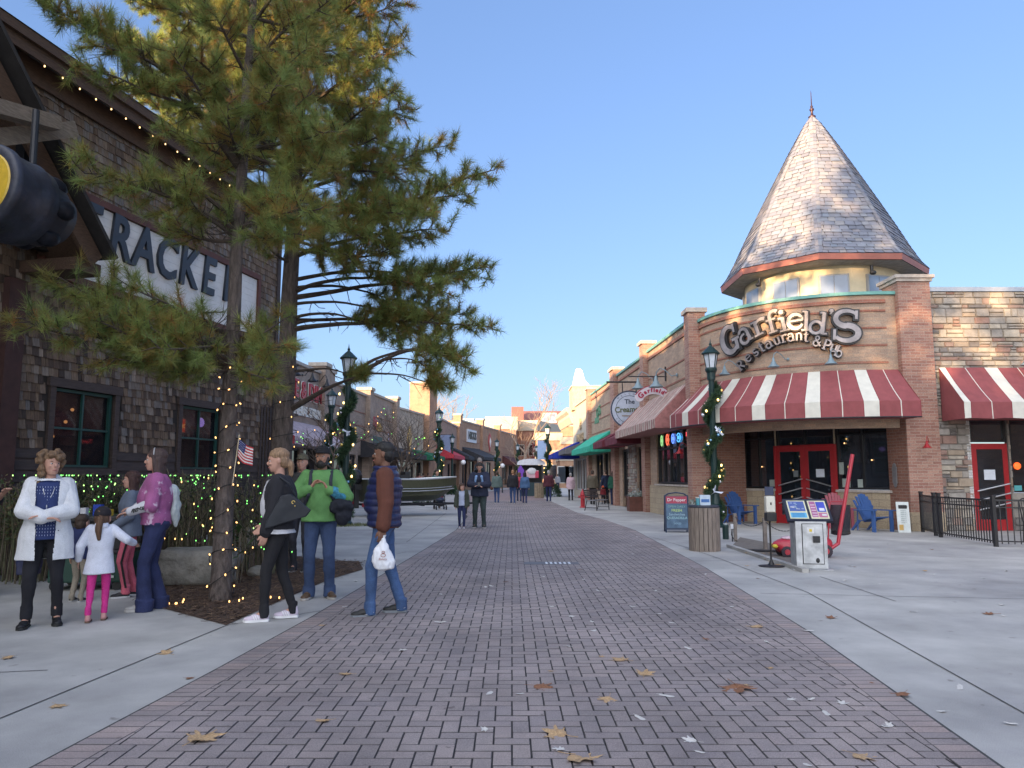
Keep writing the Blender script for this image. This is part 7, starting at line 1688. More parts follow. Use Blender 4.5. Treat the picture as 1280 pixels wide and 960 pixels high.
def garment(t, g, belly, female, vox, sh, c=(.1,.1,.1), hem=.9, r=.018, sleeve=1.0, neck=1.47, name='shirt', flare=0, cut=None, wr=.008, fold=0, m=None, arms=True, body=True, rough=.9, neckr=.07, tail=None, hood=False, sleeve_r=0):
    J, L, S, MH, pz, s, seed = t_data[t.name]
    mm = m or plain('cloth_%02d%02d%02d'%tuple(int(x*99) for x in c), c, rough, var=.15, scale=6, bump=.2, bscale=120, fine=.1, dist=.0015)
    b = B(); b.M = S
    if body:
        P = [(.93,.118,.168 if not female else .175,0),(1.0,.115,.158,0),(1.08,.108,.146,belly*.8),(1.18,.114,.155,belly*.6),(1.28,.122,.172,.0),(1.36,.11,.185,0),(1.42,.085,.165,0),(1.455,.065,.11,0),(neck,neckr*.85,neckr,0)]
        bust = .014 if female else 0
        P = [(z,rx*g+r+(bust if 1.15 < z < 1.35 else 0),ry*g+r*.9,bx) for z,rx,ry,bx in P if z > hem+.02]
        r0 = P[0]; P = [(hem,r0[1]+flare,r0[2]+flare,r0[3]*.6)]+P
        b.stack([(z+pz,L(z)+bx*.5+bust*.3,0,rx+bx*.5,ry) for z,rx,ry,bx in P], 24)
    if arms:
        for i in (0,1):
            hipj,kn,an,shj,el,wr_ = J[i]
            rr = r*.9+sleeve_r; e = el.lerp(wr_, min(1,sleeve)) if sleeve > 0 else el
            b.cap(shj+Vector((0,-math.copysign(.02,shj.y),-.005)), shj.lerp(el,1), .052*g**.5+rr, .042*g**.4+rr, 12)
            if sleeve > 0: b.cap(el, e-(wr_-el).normalized()*.02, .042*g**.4+rr, .032+rr, 12)
    if hood:
        b.stack([(1.40+pz,L(1.4)-.09,0,.03,.05),(1.44+pz,L(1.4)-.09,0,.06,.1),(1.49+pz,L(1.4)-.07,0,.06,.1),(1.52+pz,L(1.4)-.06,0,.03,.06)],14)
    return organic(b, name, mm, t, vox*1.1, 3, wr=wr*s, wscale=(7,7,6), seed=seed+9, fold=fold, cut=(lambda p: cut(p/s)) if cut else None)
def G_(t, g=1.0, belly=0, female=False, vox=.0075, sh=.185, **k): return garment(t, g, belly, female, vox, sh, **k)
def drop(px, py, dy=0): p = gp(px,py); return Vector((p.x,p.y+dy,0))
# woman in white coat
P1 = drop(46, 783, .05)
w = person('woman with curly brown hair in a white hooded coat, hands clasped together', P1, -64, 1.68, 1.12, feet=((.02,.14,0,8),(.1,-.12,0,-10)), hands=((.24,.0,1.1),(.25,.0,1.08)), yaw=28, hair='curly', hairc=(.16,.095,.05), female=True, poles=((-.3,1,-.3),(-.3,-1,-.3)),
    dirs=((.3,-1,.05),(.2,1,.0)), curls=(.55,.7), pants=dict(c=(.01,.01,.014),w=1.02,cuff=.06), shoes=(.008,.008,.01), sole=(.02,.02,.02), top=dict(c=(.02,.035,.12),hem=.86,r=.02,sleeve=.2,name='blouse',flare=.02,wr=.006), belly=.04)
G_(w, 1.12, .05, True, c=(.6,.61,.63), hem=.66, r=.045, sleeve=.93, name='coat', flare=.03, wr=.009, hood=True, arms=False, cut=lambda p: p.x > .03 and -.11+.05*(1.43-p.z) < p.y < .1-.02*(1.43-p.z) and p.z < 1.45)
G_(w, 1.12, .05, True, c=(.6,.61,.63), hem=.66, r=.045, sleeve=.93, name='coat_sleeves', wr=.009, body=False)
J,L,S,MH,pz,s,sd0 = t_data[w.name]
b = B(); b.M = S
for k in range(9):
    for j in range(16):
        y = (k-4)*.024; z = .9+j*.032; x = .155+(.02 if z > 1.1 else .03)-abs(y)*.35
        b.box(x-.004,x+.004,y-.0015,y+.0015,z,z+.014)
b.build('shirt_dashes', plain('pale_print',(.4,.45,.6)), w)
b = B(); b.M = S; b.tube([(.06,.07,1.47),(.15,.05,1.35),(.185,.0,1.2),(.15,-.04,1.35),(.06,-.07,1.47)],.003,5); b.ell((.19,0,1.19),(.006,.006,.02),8); b.build('necklace', plain('silver_chain',(.6,.6,.6),.3,metal=.8), w)
b = B(); b.M = S @ MH; b.ell((.0,-.085,-.045),(.006,.005,.02),8); b.build('earring', MATS['silver_chain'], w)
b = B(); b.M = S
for z in (.75,.85,.95,1.05): b.ell((.16,.115,z),(.004,.006,.006),8)
b.build('coat_snaps', plain('dark_snap',(.03,.03,.05)), w)
hbg = thing('handbag', 'small navy handbag with gold ring hanging behind the woman in the white coat', 'handbag', P1+Vector((-.32,.28,.45)), rad(10)); b = B(); b.ell((0,0,.12),(.13,.06,.14),16); b.box(-.1,.1,-.05,.05,.0,.12); organic(b, 'bag_body', plain('navy_leather',(.015,.02,.06),.45), hbg, .012, 2); b = B(); b.tube([(-.1,0,.22),(-.06,0,.6),(0,0,.78),(.06,0,.6),(.1,0,.22)],.01,6); b.build('strap', MATS['navy_leather'], hbg); b = B(); b.tube([(-.06+.025*math.cos(k*pi/6),-.065,.25+.025*math.sin(k*pi/6)) for k in range(13)],.005,5,cap=False); b.build('ring', plain('gold_metal',(.6,.45,.15),.3,metal=.9), hbg)
# person cut by the left frame edge
pe = person('person with a bare forearm cut off by the left edge of the picture', drop(-40,748), -10, 1.75, 1.05, feet=((.16,.1,0,0),(-.12,-.1,0,0)), hands=((.2,.2,1.25),(.12,-.22,1.15)), hair='short', pants=dict(c=(.02,.025,.05)), shoes=(.1,.12,.16), sole=(.6,.6,.6), top=dict(c=(.015,.015,.02),hem=.9,sleeve=0,r=.03))
# small girl in white hoodie, back to the camera
P2 = drop(120, 776)
gl = person('small girl in a white hooded top and magenta leggings, seen from behind', P2, 112, 1.13, 1.0, feet=((-.12,.1,0,0),(.05,-.1,0,0)), hands=((.05,.3,.92),(.12,-.46,1.16)), hair='ponytail', hairc=(.1,.05,.025), hat=('cap',(.015,.012,.015)), yaw=-5, lean=.02,
    pants=dict(c=(.55,.03,.22),w=.92,cuff=.09), shoes=(.5,.25,.24), sole=(.12,.07,.05), top=dict(c=(.58,.6,.68),hem=.72,r=.03,flare=.035,name='hooded_top',hood=True,wr=.008,sleeve=.98))
# small child mostly hidden behind her
person('small child in khaki trousers half hidden behind the girl in magenta leggings', drop(96,752), 80, 1.0, 1.0, hair='short', hairc=(.05,.03,.02), pants=dict(c=(.3,.26,.2)), shoes=(.03,.03,.04), top=dict(c=(.02,.03,.1),hem=.85,r=.03))
# girl in pink joggers
P3 = drop(158,746)
pg = person('girl in grey top and coral joggers with a black side stripe, facing left', P3, 204, 1.5, 1.0, feet=((.04,.1,0,5),(-.06,-.09,0,0)), hands=((.2,.12,.98),(.22,-.1,.96)), female=True, hair='longstraight', hairc=(.06,.025,.02), pants=dict(c=(.55,.12,.17),w=1.06,cuff=.03), shoes=(.02,.02,.022), sole=(.6,.6,.6), top=dict(c=(.13,.16,.22),hem=.84,r=.03,flare=.015,wr=.012))
J,L,S,MH,pz,s,_ = t_data[pg.name]; b = B(); b.M = S; q = [J[0][0]+Vector((0,.098,0)),J[0][1]+Vector((0,.074,0)),J[0][2]+Vector((0,.062,.06))]; b.tube(q,.016,6); b.build('side_stripe', plain('black_stripe',(.01,.01,.01)), pg)
# woman in purple
P4 = drop(190,762)
pw = person('woman in a bleached purple shirt and flared jeans, facing left', P4, 200, 1.74, 1.13, feet=((.1,.1,0,0),(-.04,-.1,0,0)), hands=((.27,.13,1.06),(.24,-.14,1.1)), female=True, hair='longstraight', hairc=(.06,.035,.03), lean=.03, belly=.05, pants=dict(c=(.02,.028,.085),flare=.04,w=1.03,cuff=-.02), shoes=(.4,.38,.36), sole=(.5,.48,.45))
mp = mat('bleached_purple', (.3,.09,.22), .9, .2, 4, .2, fine=.1)
nt = mp.node_tree; bs = nt.nodes['Principled BSDF']; src = bs.inputs['Base Color'].links[0].from_socket; tc = N(nt,'ShaderNodeTexCoord'); nz = N(nt,'ShaderNodeTexNoise',i_Scale=9,i_Detail=6); nt.links.new(tc.outputs['Object'],nz.inputs['Vector']); k = ramp(nt,nz.outputs['Fac'],[(.58,(0,0,0)),(.64,(.8,.8,.8))]); nt.links.new(mixc(nt,k,src,(.6,.5,.58)),bs.inputs['Base Color'])
G_(pw, 1.13, .06, True, m=mp, hem=.92, r=.026, name='shirt', sleeve=.05, wr=.012, sleeve_r=.01)
J,L,S,MH,pz,s,_ = t_data[pw.name]
for i in (0,1):
    b = B(); b.M = S; b.cap(J[i][4].lerp(J[i][3],.06), J[i][5]-(J[i][5]-J[i][4]).normalized()*.02, .067, .05, 12); sv = organic(b, 'sleeve', plain('white_sleeve',(.55,.55,.58),.9), pw, .009, 3, wr=.007, seed=i)
    if i == 0:
        a, c = J[0][4]*s, J[0][5]*s; d = (c-a).normalized(); ang = math.atan2(d.z, d.x)
        for k,ch in enumerate('WORLD TOUR'):
            if ch == ' ': continue
            q = a.lerp(c,.12+k*.075)+Vector((0,.062*s,.0)); o = text(ch,.05,m_black,sv,'lettering',q,ext=.002,off=.002); o.rotation_euler = (0,-ang,pi)
b = B(); b.M = S @ MH; b.tube([(.02,.09*math.cos(a),.05+.085*math.sin(a)) for a in [k*pi/10 for k in range(11)]],.005,6); b.build('hair_band', plain('silver_band',(.5,.5,.5)), pw)
tw = thing('grey_jacket', 'pale grey jacket draped over the back shoulder of the woman in purple', 'jacket', P4+Vector((.1,.06,1.06)), rad(20)); tw.scale = (.85,.75,.85); b = B(); b.ell((.02,0,.22),(.1,.12,.12),14); b.ell((.07,0,.05),(.07,.1,.2),14); b.ell((.09,.02,-.08),(.05,.07,.14),12); organic(b,'cloth',plain('pale_grey_cloth',(.42,.47,.47),.95),tw,.012,3,wr=.02,wscale=(14,14,9))
# woman in black cardigan
P5 = drop(345,775)
bw = person('woman in a black cardigan and leggings with white sneakers, in profile by the mulch bed', P5, 193, 1.72, 1.06, feet=((.15,.07,0,4),(-.13,-.08,0,0)), hands=((.13,.17,.83),(.16,-.2,.95)), female=True, hair='lowtail', hairc=(.26,.16,.09), yaw=4, pitch=6, belly=.05, lean=.02, pants=dict(c=(.012,.012,.015),w=.93,cuff=.02), shoes=(.6,.52,.6), sole=(.75,.75,.75), top=dict(c=(.55,.55,.58),hem=.88,r=.026,name='shirt',flare=.03,sleeve=.1,wr=.01), curls=(.7,.5))
G_(bw, 1.06, .03, True, c=(.012,.013,.017), hem=.92, r=.045, sleeve=.96, name='cardigan', flare=.01, wr=.01, arms=False, cut=lambda p: p.x > .06 and abs(p.y) < .15 and p.z < 1.43)
G_(bw, 1.06, .03, True, c=(.012,.013,.017), hem=.92, r=.045, sleeve=.96, name='cardigan_sleeves', wr=.01, body=False)
J,L,S,MH,pz,s,_ = t_data[bw.name]
for i in (0,1):
    sh_ = [c for c in bw.children if c.name.startswith('shoe')][i]; an = J[i][2]
    for k in range(3): b = B(); b.M = S @ Matrix.Translation(an+Vector((0,0,-.085))); x = .03+k*.022; b.add([(x,.046 ,.028),(x+.01,.046,.028),(x+.032,.042,.075),(x+.022,.042,.075),(x,.052,.028),(x+.01,.052,.028),(x+.032,.046,.075),(x+.022,.046,.075)],[(0,1,2,3),(7,6,5,4),(0,4,5,1),(1,5,6,2),(2,6,7,3),(3,7,4,0)]); b.build('stripe', plain('white_stripe',(.75,.75,.78)), sh_)
hb = thing('shoulder_bag', 'large black leather shoulder bag on the arm of the woman in the cardigan', 'handbag', P5+Vector((.15,-.2,.95)), rad(14)); hb.scale = (.82,.82,.82); b = B()
b.prism([(-.28,-.04),(.2,.1),(.26,.18),(.02,.38),(-.1,.36),(-.26,.05)],-.06,.06); organic(b,'bag_body',plain('black_leather',(.009,.012,.018),.6),hb,.012,3,wr=.006)
b = B(); b.tube([(.1,-.03,.3),(-.0,-.06,.5),(-.12,.02,.58),(-.16,.06,.45),(-.08,.06,.32)],.012,6); b.build('strap', MATS['black_leather'], hb); b = B(); b.tube([(.05+.018*math.cos(k*pi/6),-.075,.28+.018*math.sin(k*pi/6)) for k in range(10)],.005,5); b.ell((.07,-.075,.235),(.008,.004,.008),8); b.build('clasp', MATS['gold_metal'], hb)
# man in green
P6 = drop(398,748)
gm = person('bearded man in a black cap and bright green long sleeved shirt holding backpack straps', P6, -82, 1.8, 1.08, feet=((.0,.12,0,22),(.02,-.11,0,-14)), hands=((.15,.08,1.24),(.15,-.1,1.26)), poles=((-.2,1,-.6),(-.2,-1,-.6)), dirs=((-.1,-.4,.6),(-.1,.4,.6)), curls=(1.3,1.3), hair='short', hairc=(.012,.009,.008), hat=('cap',(.01,.01,.013)), beard=True, yaw=-8, skin='tan', belly=.02,
    pants=dict(c=(.035,.06,.13),w=1.06,flare=.012), shoes=(.09,.055,.03), sole=(.4,.38,.35), top=dict(c=(.1,.24,.075),hem=.88,r=.03,sleeve=.96,flare=.012,wr=.013))
J,L,S,MH,pz,s,_ = t_data[gm.name]
bp_ = thing('backpack', 'dark navy backpack worn by the bearded man in green', 'backpack', P6, rad(-82)); b = B(); b.M = S; b.ell((-.22,0,1.22),(.1,.15,.22),18); b.box(-.3,-.14,-.13,.13,1.02,1.3)
organic(b,'pack',plain('navy_nylon',(.015,.018,.03),.7),bp_,.014,3,wr=.008)
for sd_ in (-1,1): b = B(); b.M = S; b.tube([(-.13,sd_*.1,1.36),(-.05,sd_*.115,1.475),(.08,sd_*.115,1.45),(.155,sd_*.115,1.33),(.165,sd_*.13,1.18),(.1,sd_*.19,1.05),(-.1,sd_*.15,1.03)],.019,8,flat=.45); b.build('strap', MATS['navy_nylon'], bp_)
b = B(); b.M = S; q = J[0][4].lerp(J[0][5],.35); b.cap(J[0][4].lerp(J[0][5],.15), J[0][4].lerp(J[0][5],.7), .0735, .0665, 12); organic(b,'sleeve_print',mat('teal_camo_print',(.04,.2,.3),.9,.6,30,.1),gm,.01,2,wr=.006)
jk = thing('folded_jacket', 'dark jacket tucked under the arm of the bearded man', 'jacket', P6+Vector((.26,-.1,.98)), 0); b = B(); b.ell((0,0,.1),(.16,.09,.09),14); b.ell((.03,0,0),(.11,.08,.13),12); organic(b,'cloth',plain('dark_cloth',(.012,.014,.022),.95),jk,.014,3,wr=.02,wscale=(14,14,12))
person('person in a camouflage cap mostly hidden behind the woman in the cardigan', drop(374,715), -95, 1.78, 1.0, hair='short', hairc=(.05,.035,.025), hat=('cap',(.1,.09,.06)), pants=dict(c=(.03,.03,.04)), top=dict(c=(.04,.04,.04),r=.03), vox=.01)
# man in vest
P7 = drop(478,769)
vm = person('man in a navy quilted vest and rust brown sleeves carrying a white plastic bag', P7, 187, 1.8, 1.1, feet=((.15,.08,0,8),(-.16,-.09,0,0)), hands=((.0,.3,.86),(.03,-.3,.84)), skin='brown', hair='short', hairc=(.01,.009,.009), belly=.06, lean=0, yaw=-6, curls=(1.1,.6), pants=dict(c=(.045,.09,.2),w=1.02,flare=.006,var=.4), shoes=(.014,.014,.018), sole=(.2,.22,.24), top=dict(c=(.1,.033,.02),hem=.88,r=.024,sleeve=.96,wr=.009,sleeve_r=.018))
G_(vm, 1.1, .06, c=(.012,.018,.07), hem=.9, r=.038, name='quilted_vest', arms=False, neck=1.49, neckr=.085, wr=.006, fold=.012, rough=.45)
J,L,S,MH,pz,s,_ = t_data[vm.name]
for c_ in [c for c in vm.children if c.name.startswith('shoe')]:
    an = J[0 if '.' not in c_.name or c_ == [x for x in vm.children if x.name.startswith('shoe')][0] else 1][2]
    b = B(); b.M = S @ Matrix.Translation(an+Vector((0,0,-.085))); b.add([(-.0,.047,.035),(.05,.049,.03),(-.045,.046,.055),(0,.053,.035),(.05,.055,.03),(-.045,.052,.055)],[(0,1,2),(5,4,3),(0,3,4,1),(1,4,5,2),(2,5,3,0)]); b.build('swoosh', plain('pale_mark',(.6,.6,.62)), c_)
wp = J[0][5]*s; hw_ = Matrix.Rotation(rad(187),3,'Z') @ wp; pbag = thing('plastic_bag', 'white plastic carrier bag with a small red brown print held by the man', 'bag', P7+Vector((hw_.x,hw_.y-.005,wp.z-.09)), rad(3)); pbag.scale = (.85,.85,.85)
b = B(); b.stack([(-.38,.02,0,.06,.04),(-.36,.02,0,.12,.075),(-.28,.01,0,.14,.08),(-.16,0,0,.11,.06),(-.06,0,0,.045,.03),(-.0,0,0,.022,.02),(.03,.0,0,.05,.03)],18); organic(b,'bag_body',mat('white_plastic_film',(.68,.7,.74),.4,.06,5,.3,bscale=14,dist=.02),pbag,.01,2,wr=.014,wscale=(16,16,8))
for i,(z,r_) in enumerate(((-.2,.028),(-.165,.016))): b = B(); b.tube([(.02+r_*math.cos(k*pi/6),-.083+.0*z,z+r_*.7*math.sin(k*pi/6)) for k in range(13)],.0035,5,cap=False); b.build('print_mark', plain('rust_print',(.3,.1,.07)), pbag)
text('Bakery',.035,MATS['rust_print'],pbag,'lettering',(.015,-.09,-.245),ext=.001,shear=.3)
# man with child on shoulders, girl
P8 = drop(599,660); 
mc = person('man in a dark plaid jacket looking at his phone, child on his shoulders', P8, -92, 1.84, 1.15, feet=((.05,.13,0,12),(-.02,-.12,0,-12)), hands=((.26,.03,1.14),(.27,-.03,1.13)), poles=((-.3,1,-.3),(-.3,-1,-.3)), pitch=22, hair='short', hairc=(.02,.015,.012), vox=.012, pants=dict(c=(.03,.045,.045),w=1.15), shoes=(.03,.03,.03), top=dict(c=(.02,.025,.05),hem=.84,r=.05,wr=.015,name='jacket'))
b = B(); b.box(-.035,.035,-.005,.005,-.07,.07); o = b.build('phone', plain('phone_black',(.01,.01,.012),.2)); o.location = P8+Vector((.0,-.34,1.22)); o.rotation_euler = (rad(-35),0,0); tag(o,'dark phone held up by the man carrying a child','phone')
cx_ = person('toddler in a knit hat and pale blue trousers riding on the shoulders of the man', P8+Vector((0,.05,.93)), -92, 1.02, 1.0, feet=((.36,.19,.38,0),(.36,-.19,.38,0)), hands=((.22,.1,1.25),(.22,-.1,1.25)), vox=.012, hair='short', hairc=(.1,.06,.04), hat=('knit',(.25,.22,.2)), pants=dict(c=(.25,.4,.65)), shoes=(.2,.3,.5), top=dict(c=(.03,.04,.05),hem=.86,r=.035), sitting=True)
person('girl in an open olive jacket and pale shirt walking beside a man in plaid', drop(577,661), -88, 1.26, 1.0, feet=((.05,.09,0,0),(-.05,-.08,0,0)), vox=.011, hair='long', hairc=(.07,.035,.02), yaw=20, pants=dict(c=(.02,.03,.09)), shoes=(.4,.4,.45), top=dict(c=(.42,.47,.62),hem=.88,r=.024,name='shirt'))
gj = list(t_data)[-1]; gj_o = bpy.data.objects[gj]; G_(gj_o, 1.0, 0, vox=.011, sh=.17, c=(.05,.06,.045), hem=.8, r=.055, name='jacket', wr=.015, cut=lambda p: p.x > .05 and abs(p.y) < .11 and p.z < 1.45)
# walkers further off
def walker(label, px, py, heading, H, topc, pantc, hairc=(.05,.03,.02), hair='short', hem=.85, step=.16, fem=False, **k):
    return person(label, drop(px,py), heading, H, k.pop('g',1.1), feet=((step,.08,0,0),(-step,-.08,0,0,25)) if heading > 0 else ((step,.08,0,0),(-step,-.08,0,0)), vox=.016, hair=hair, hairc=hairc, female=fem, pants=dict(c=pantc), shoes=(.03,.03,.04), top=dict(c=topc,hem=hem,r=.04,name='jacket',wr=.014), **k)
walker('walker in a grey green jacket and jeans with a brown bag, left of the group', 621, 629, 92, 1.74, (.1,.14,.13), (.03,.06,.15), step=.05)
t = thing('brown_bag', 'small brown bag hanging at the side of the walker in grey green', 'handbag', drop(614.5,629)+Vector((0,0,.72))); b = B(); b.ell((0,0,.1),(.09,.05,.12),12); organic(b,'bag_body',plain('brown_leather',(.1,.035,.02)),t,.015,1); b = B(); b.tube([(-.06,0,.2),(0,0,.5),(.06,0,.2)],.01,5); b.build('strap', MATS['brown_leather'], t)
walker('walker in a black fleece and jeans, broadest of the group seen from behind', 641, 629.5, 92, 1.8, (.012,.012,.016), (.03,.06,.15), hairc=(.28,.15,.07), g=1.25, step=.1)
walker('walker in a red top just right of the one in the black fleece', 649, 627, 95, 1.7, (.35,.04,.06), (.025,.04,.09), fem=True, hair='long', hairc=(.12,.06,.03))
walker('long haired walker in a denim blue jacket and jeans', 656, 629.5, 88, 1.68, (.06,.12,.24), (.02,.03,.09), fem=True, hair='longstraight', hairc=(.012,.01,.01))
walker('grey haired walker in a maroon jacket below the garlanded lamp', 686, 627.5, 90, 1.8, (.07,.015,.025), (.015,.03,.09), hairc=(.35,.33,.32), g=1.2)
walker('walker in a pale pink coat and black trousers near the cream shop', 713.5, 626, 92, 1.66, (.5,.36,.4), (.012,.012,.015), hairc=(.3,.28,.27), fem=True, hem=.72, g=1.15)
walker('person in a camouflage jacket behind the bench', 741, 631, 75, 1.76, (.1,.085,.06), (.015,.015,.02), g=1.15, step=.08)
walker('person in a navy jacket outside the green awning shop', 758, 630, 110, 1.78, (.015,.025,.06), (.02,.02,.03), step=.05)
walker('person in a dark green sweater and jeans nearest the doorway, behind the bench', 767, 631.5, 80, 1.72, (.01,.08,.05), (.015,.03,.08), fem=True, hair='long', hairc=(.05,.025,.02), step=.07)
person('small child in an orange hat between the adults behind the bench', drop(754,630.5), 95, .95, 1.0, vox=.016, hair='short', hat=('knit',(.7,.12,.04)), pants=dict(c=(.03,.03,.04)), top=dict(c=(.25,.03,.04),r=.04))
for i,(px,y,c,lb) in enumerate(((524,58,(.3,.12,.1),'distant pedestrian in a reddish coat beyond the boat'),(529,60,(.04,.05,.1),'distant pedestrian in dark blue beyond the boat'),(535,59,(.02,.02,.03),'distant pedestrian in black beyond the boat'),(602,86,(.05,.05,.07),'farthest pedestrian near the long orange tan building'),(697,80,(.2,.2,.22),'distant pedestrian in pale grey under the blue awning'))):
    p = at(px,596,y); person(lb, (p.x,y,0), 80, 1.72, 1.1, vox=.022, pants=dict(c=(.02,.03,.06)), top=dict(c=c,r=.04,hem=.84))
# woman with stroller
Pt = drop(546, 636)
person('woman in a dark teal sweater pushing a stroller past the bow of the boat', Pt, -75, 1.74, 1.15, feet=((.1,.1,0,0),(-.1,-.1,0,0)), hands=((.4,.16,1.0),(.4,-.16,1.0)), vox=.014, hair='short', hairc=(.04,.02,.015), pants=dict(c=(.012,.012,.016)), top=dict(c=(.01,.07,.07),r=.04,hem=.86))
st_ = thing('baby_stroller', 'black baby stroller pushed by the woman in dark teal', 'stroller', Pt+Vector((.22,-.75,0)), rad(-75)+pi); 
for x in (-.3,.3):
    for y in (-.22,.22): b = B(); b.M = Matrix.Translation((x,y,.1)) @ Matrix.Rotation(pi/2,4,'X'); b.lathe([(.05,-.02),(.1,-.02),(.1,.02),(.05,.02)],14); b.build('wheel', m_black, st_)
b = B()
for y in (-.2,.2): b.tube([(-.3,y,.1),(.1,y,.55),(.45,y,1.0)],.014,5); b.tube([(.3,y,.1),(-.05,y,.6)],.014,5)
b.tube([(.45,-.2,1.0),(.45,.2,1.0)],.016,6); b.build('frame', m_black, st_); b = B(); b.ell((.0,0,.42),(.24,.2,.12),12); b.ell((.14,0,.62),(.08,.2,.2),12); organic(b,'seat',plain('stroller_navy',(.02,.03,.06)),st_,.02,2)
b = B(); b.ell((0,0,.2),(.18,.17,.08),10); b.build('basket', m_dk, st_)
person('toddler in a red hat sitting in the black stroller', Pt+Vector((.2,-.72,.0)), -75, .85, 1.0, feet=((.35,.08,.5,0),(.35,-.08,.5,0)), vox=.016, hair='short', hat=('knit',(.3,.05,.06)), pants=dict(c=(.03,.04,.1)), top=dict(c=(.2,.05,.06),r=.04), sitting=True, pelvis=.95)
t = thing('shopping_bag', 'pale grey shopping bag carried by the woman with the stroller', 'bag', Pt+Vector((-.27,-.1,.5))); b = B(); b.ell((0,0,.15),(.13,.08,.2),12); organic(b,'bag_body',plain('pale_bag',(.4,.42,.45)),t,.02,1,wr=.01)
# ------------------------------------------------------------------ green and black merchandise cart
p = gp(98,741); ct = thing('merchandise_cart', 'black and dark green storage cart with small goods on top behind the woman in white', 'cart', (p.x-.05,p.y+.45,0), rad(6))
b = B(); b.box(-.45,.45,-.3,.3,.1,.46); b.build('lower_bin', plain('dark_green_plastic',(.01,.05,.035),.45), ct, bevel=.02); b = B(); b.box(-.47,.47,-.32,.32,.46,.5); b.box(-.42,.42,-.28,.28,.5,.86); b.box(-.5,.5,-.33,.33,.86,.93); b.build('upper_bin', plain('black_plastic',(.015,.015,.018),.4), ct, bevel=.012)
for x in (-.38,.38):
    for y in (-.24,.24): b = B(); b.M = Matrix.Translation((x,y,.06)) @ Matrix.Rotation(pi/2,4,'X'); b.lathe([(.03,-.02),(.06,-.02),(.06,.02),(.03,.02)],14); b.build('wheel', m_black, ct)
for x,z,w_ in ((.05,.36,.16),(.1,.25,.1),(.22,.16,.14)): B().box(x,x+w_,-.325,-.318,z,z+.03).build('label', plain('pale_label',(.5,.52,.5)), ct)
b = B(); b.box(-.4,-.2,-.33,-.3,.6,.66); b.build('handle', m_black, ct)
base_ = Vector((p.x-.05,p.y+.45,.93))
for dx,dy,w_,h_,c,nm,lb in ((.18,-.1,.09,.08,(.65,.45,.03),'yellow_box','small yellow box on top of the cart'),(.02,-.05,.1,.14,(.02,.06,.4),'blue_carton','blue carton standing on top of the cart'),(-.12,-.12,.07,.1,(.6,.6,.62),'white_carton','white carton at the front of the cart top'),(.3,.05,.08,.1,(.02,.05,.2),'blue_tin','dark blue tin at the right end of the cart')):
    o = B().box(-w_/2,w_/2,-.04,.04,0,h_).box(-w_/2-.003,w_/2+.003,-.043,.043,h_*.7,h_*.78).build(nm, plain(nm,c)); o.location = base_+Vector((dx,dy,0)); tag(o, lb, 'box')
# ------------------------------------------------------------------ bass boat on trailer
A_ = at(447,596,27.5); Bq = at(551,596,31.5); yb = 29.0
bo = thing('fishing_boat', 'dark olive aluminium fishing boat with silver gunwale on the left sidewalk', 'boat', (A_.x, 28.2, 0), math.atan2(3.0, Bq.x-A_.x)*.55); bo.scale = (.76,.9,1)
Lb = 4.9; hull = B(); secs = []
n_ = 26
def sec(u_):
    w_ = .92*(1-max(0,(u_-.55)/.45)**2.2*.96); zt = 1.33+.22*max(0,u_-.5)**1.3; zk = .52+.62*max(0,(u_-.68)/.32)**2; ch = zk+.17+.1*u_; return w_, zt, zk, ch
rows = []
for i in range(n_+1):
    u_ = i/n_; w_, zt, zk, ch = sec(u_); x = u_*Lb
    rows.append([(x,-w_,zt),(x,-w_*.96,zt-.28),(x,-w_*.86,ch),(x,-w_*.4,zk+.05),(x,0,zk),(x,w_*.4,zk+.05),(x,w_*.86,ch),(x,w_*.96,zt-.28),(x,w_,zt)])
vs = [q for r_ in rows for q in r_]; m_ = 9; fs = [(i*m_+j,i*m_+j+1,(i+1)*m_+j+1,(i+1)*m_+j) for i in range(n_) for j in range(m_-1)]; hull.add(vs, fs); hull.add(rows[0],[list(range(m_))]); hull.build('hull', plain('olive_hull',(.085,.09,.055),.35,metal=.3), bo, smooth=False)
b = B()
for s in (0,8): b.tube([Vector(r_[s])+Vector((0,0,.01)) for r_ in rows], .032, 6)
b.build('gunwale', plain('silver_trim',(.6,.6,.58),.35,metal=.6), bo)
b = B(); b.tube([Vector(r_[1])*1+Vector((0,-.012,-.14)) for r_ in rows[:-1]], .016, 5); b.tube([Vector(r_[1])+Vector((0,-.006,-.05)) for r_ in rows[:-2]], .012, 5); b.build('rub_strake', MATS['silver_trim'], bo)
b = B(); vs = []; 
for i in range(n_): 
    w0_,zt0,_,_ = sec(i/n_); w1_,zt1,_,_ = sec((i+1)/n_); dz = .12 if i/n_ > .55 or i/n_ < .12 else .5; b.quad((i/n_*Lb,-w0_,zt0-dz),((i+1)/n_*Lb,-w1_,zt1-dz),((i+1)/n_*Lb,w1_,zt1-dz),(i/n_*Lb,w0_,zt0-dz))
b.build('deck', plain('grey_carpet',(.1,.1,.1),.95), bo)
b = B(); b.box(1.7,2.2,-.6,-.1,.9,1.5); b.box(1.95,2.2,-.62,-.08,1.5,1.62); b.build('console', plain('console_black',(.02,.022,.026),.4), bo); b = B(); b.tube([(1.62+.0,-.35+.17*math.cos(k*pi/9),1.55+.17*math.sin(k*pi/9)) for k in range(19)],.018,6,cap=False); b.tube([(1.62,-.35,1.55),(1.75,-.35,1.4)],.025,6); b.build('steering_wheel', m_black, bo)
for y in (-.35,.35): b = B(); b.box(.9,1.35,y-.22,y+.22,1.15,1.25); b.box(.88,1.0,y-.22,y+.22,1.2,1.72); b.build('seat', plain('grey_vinyl',(.12,.13,.14),.5), bo, bevel=.03)
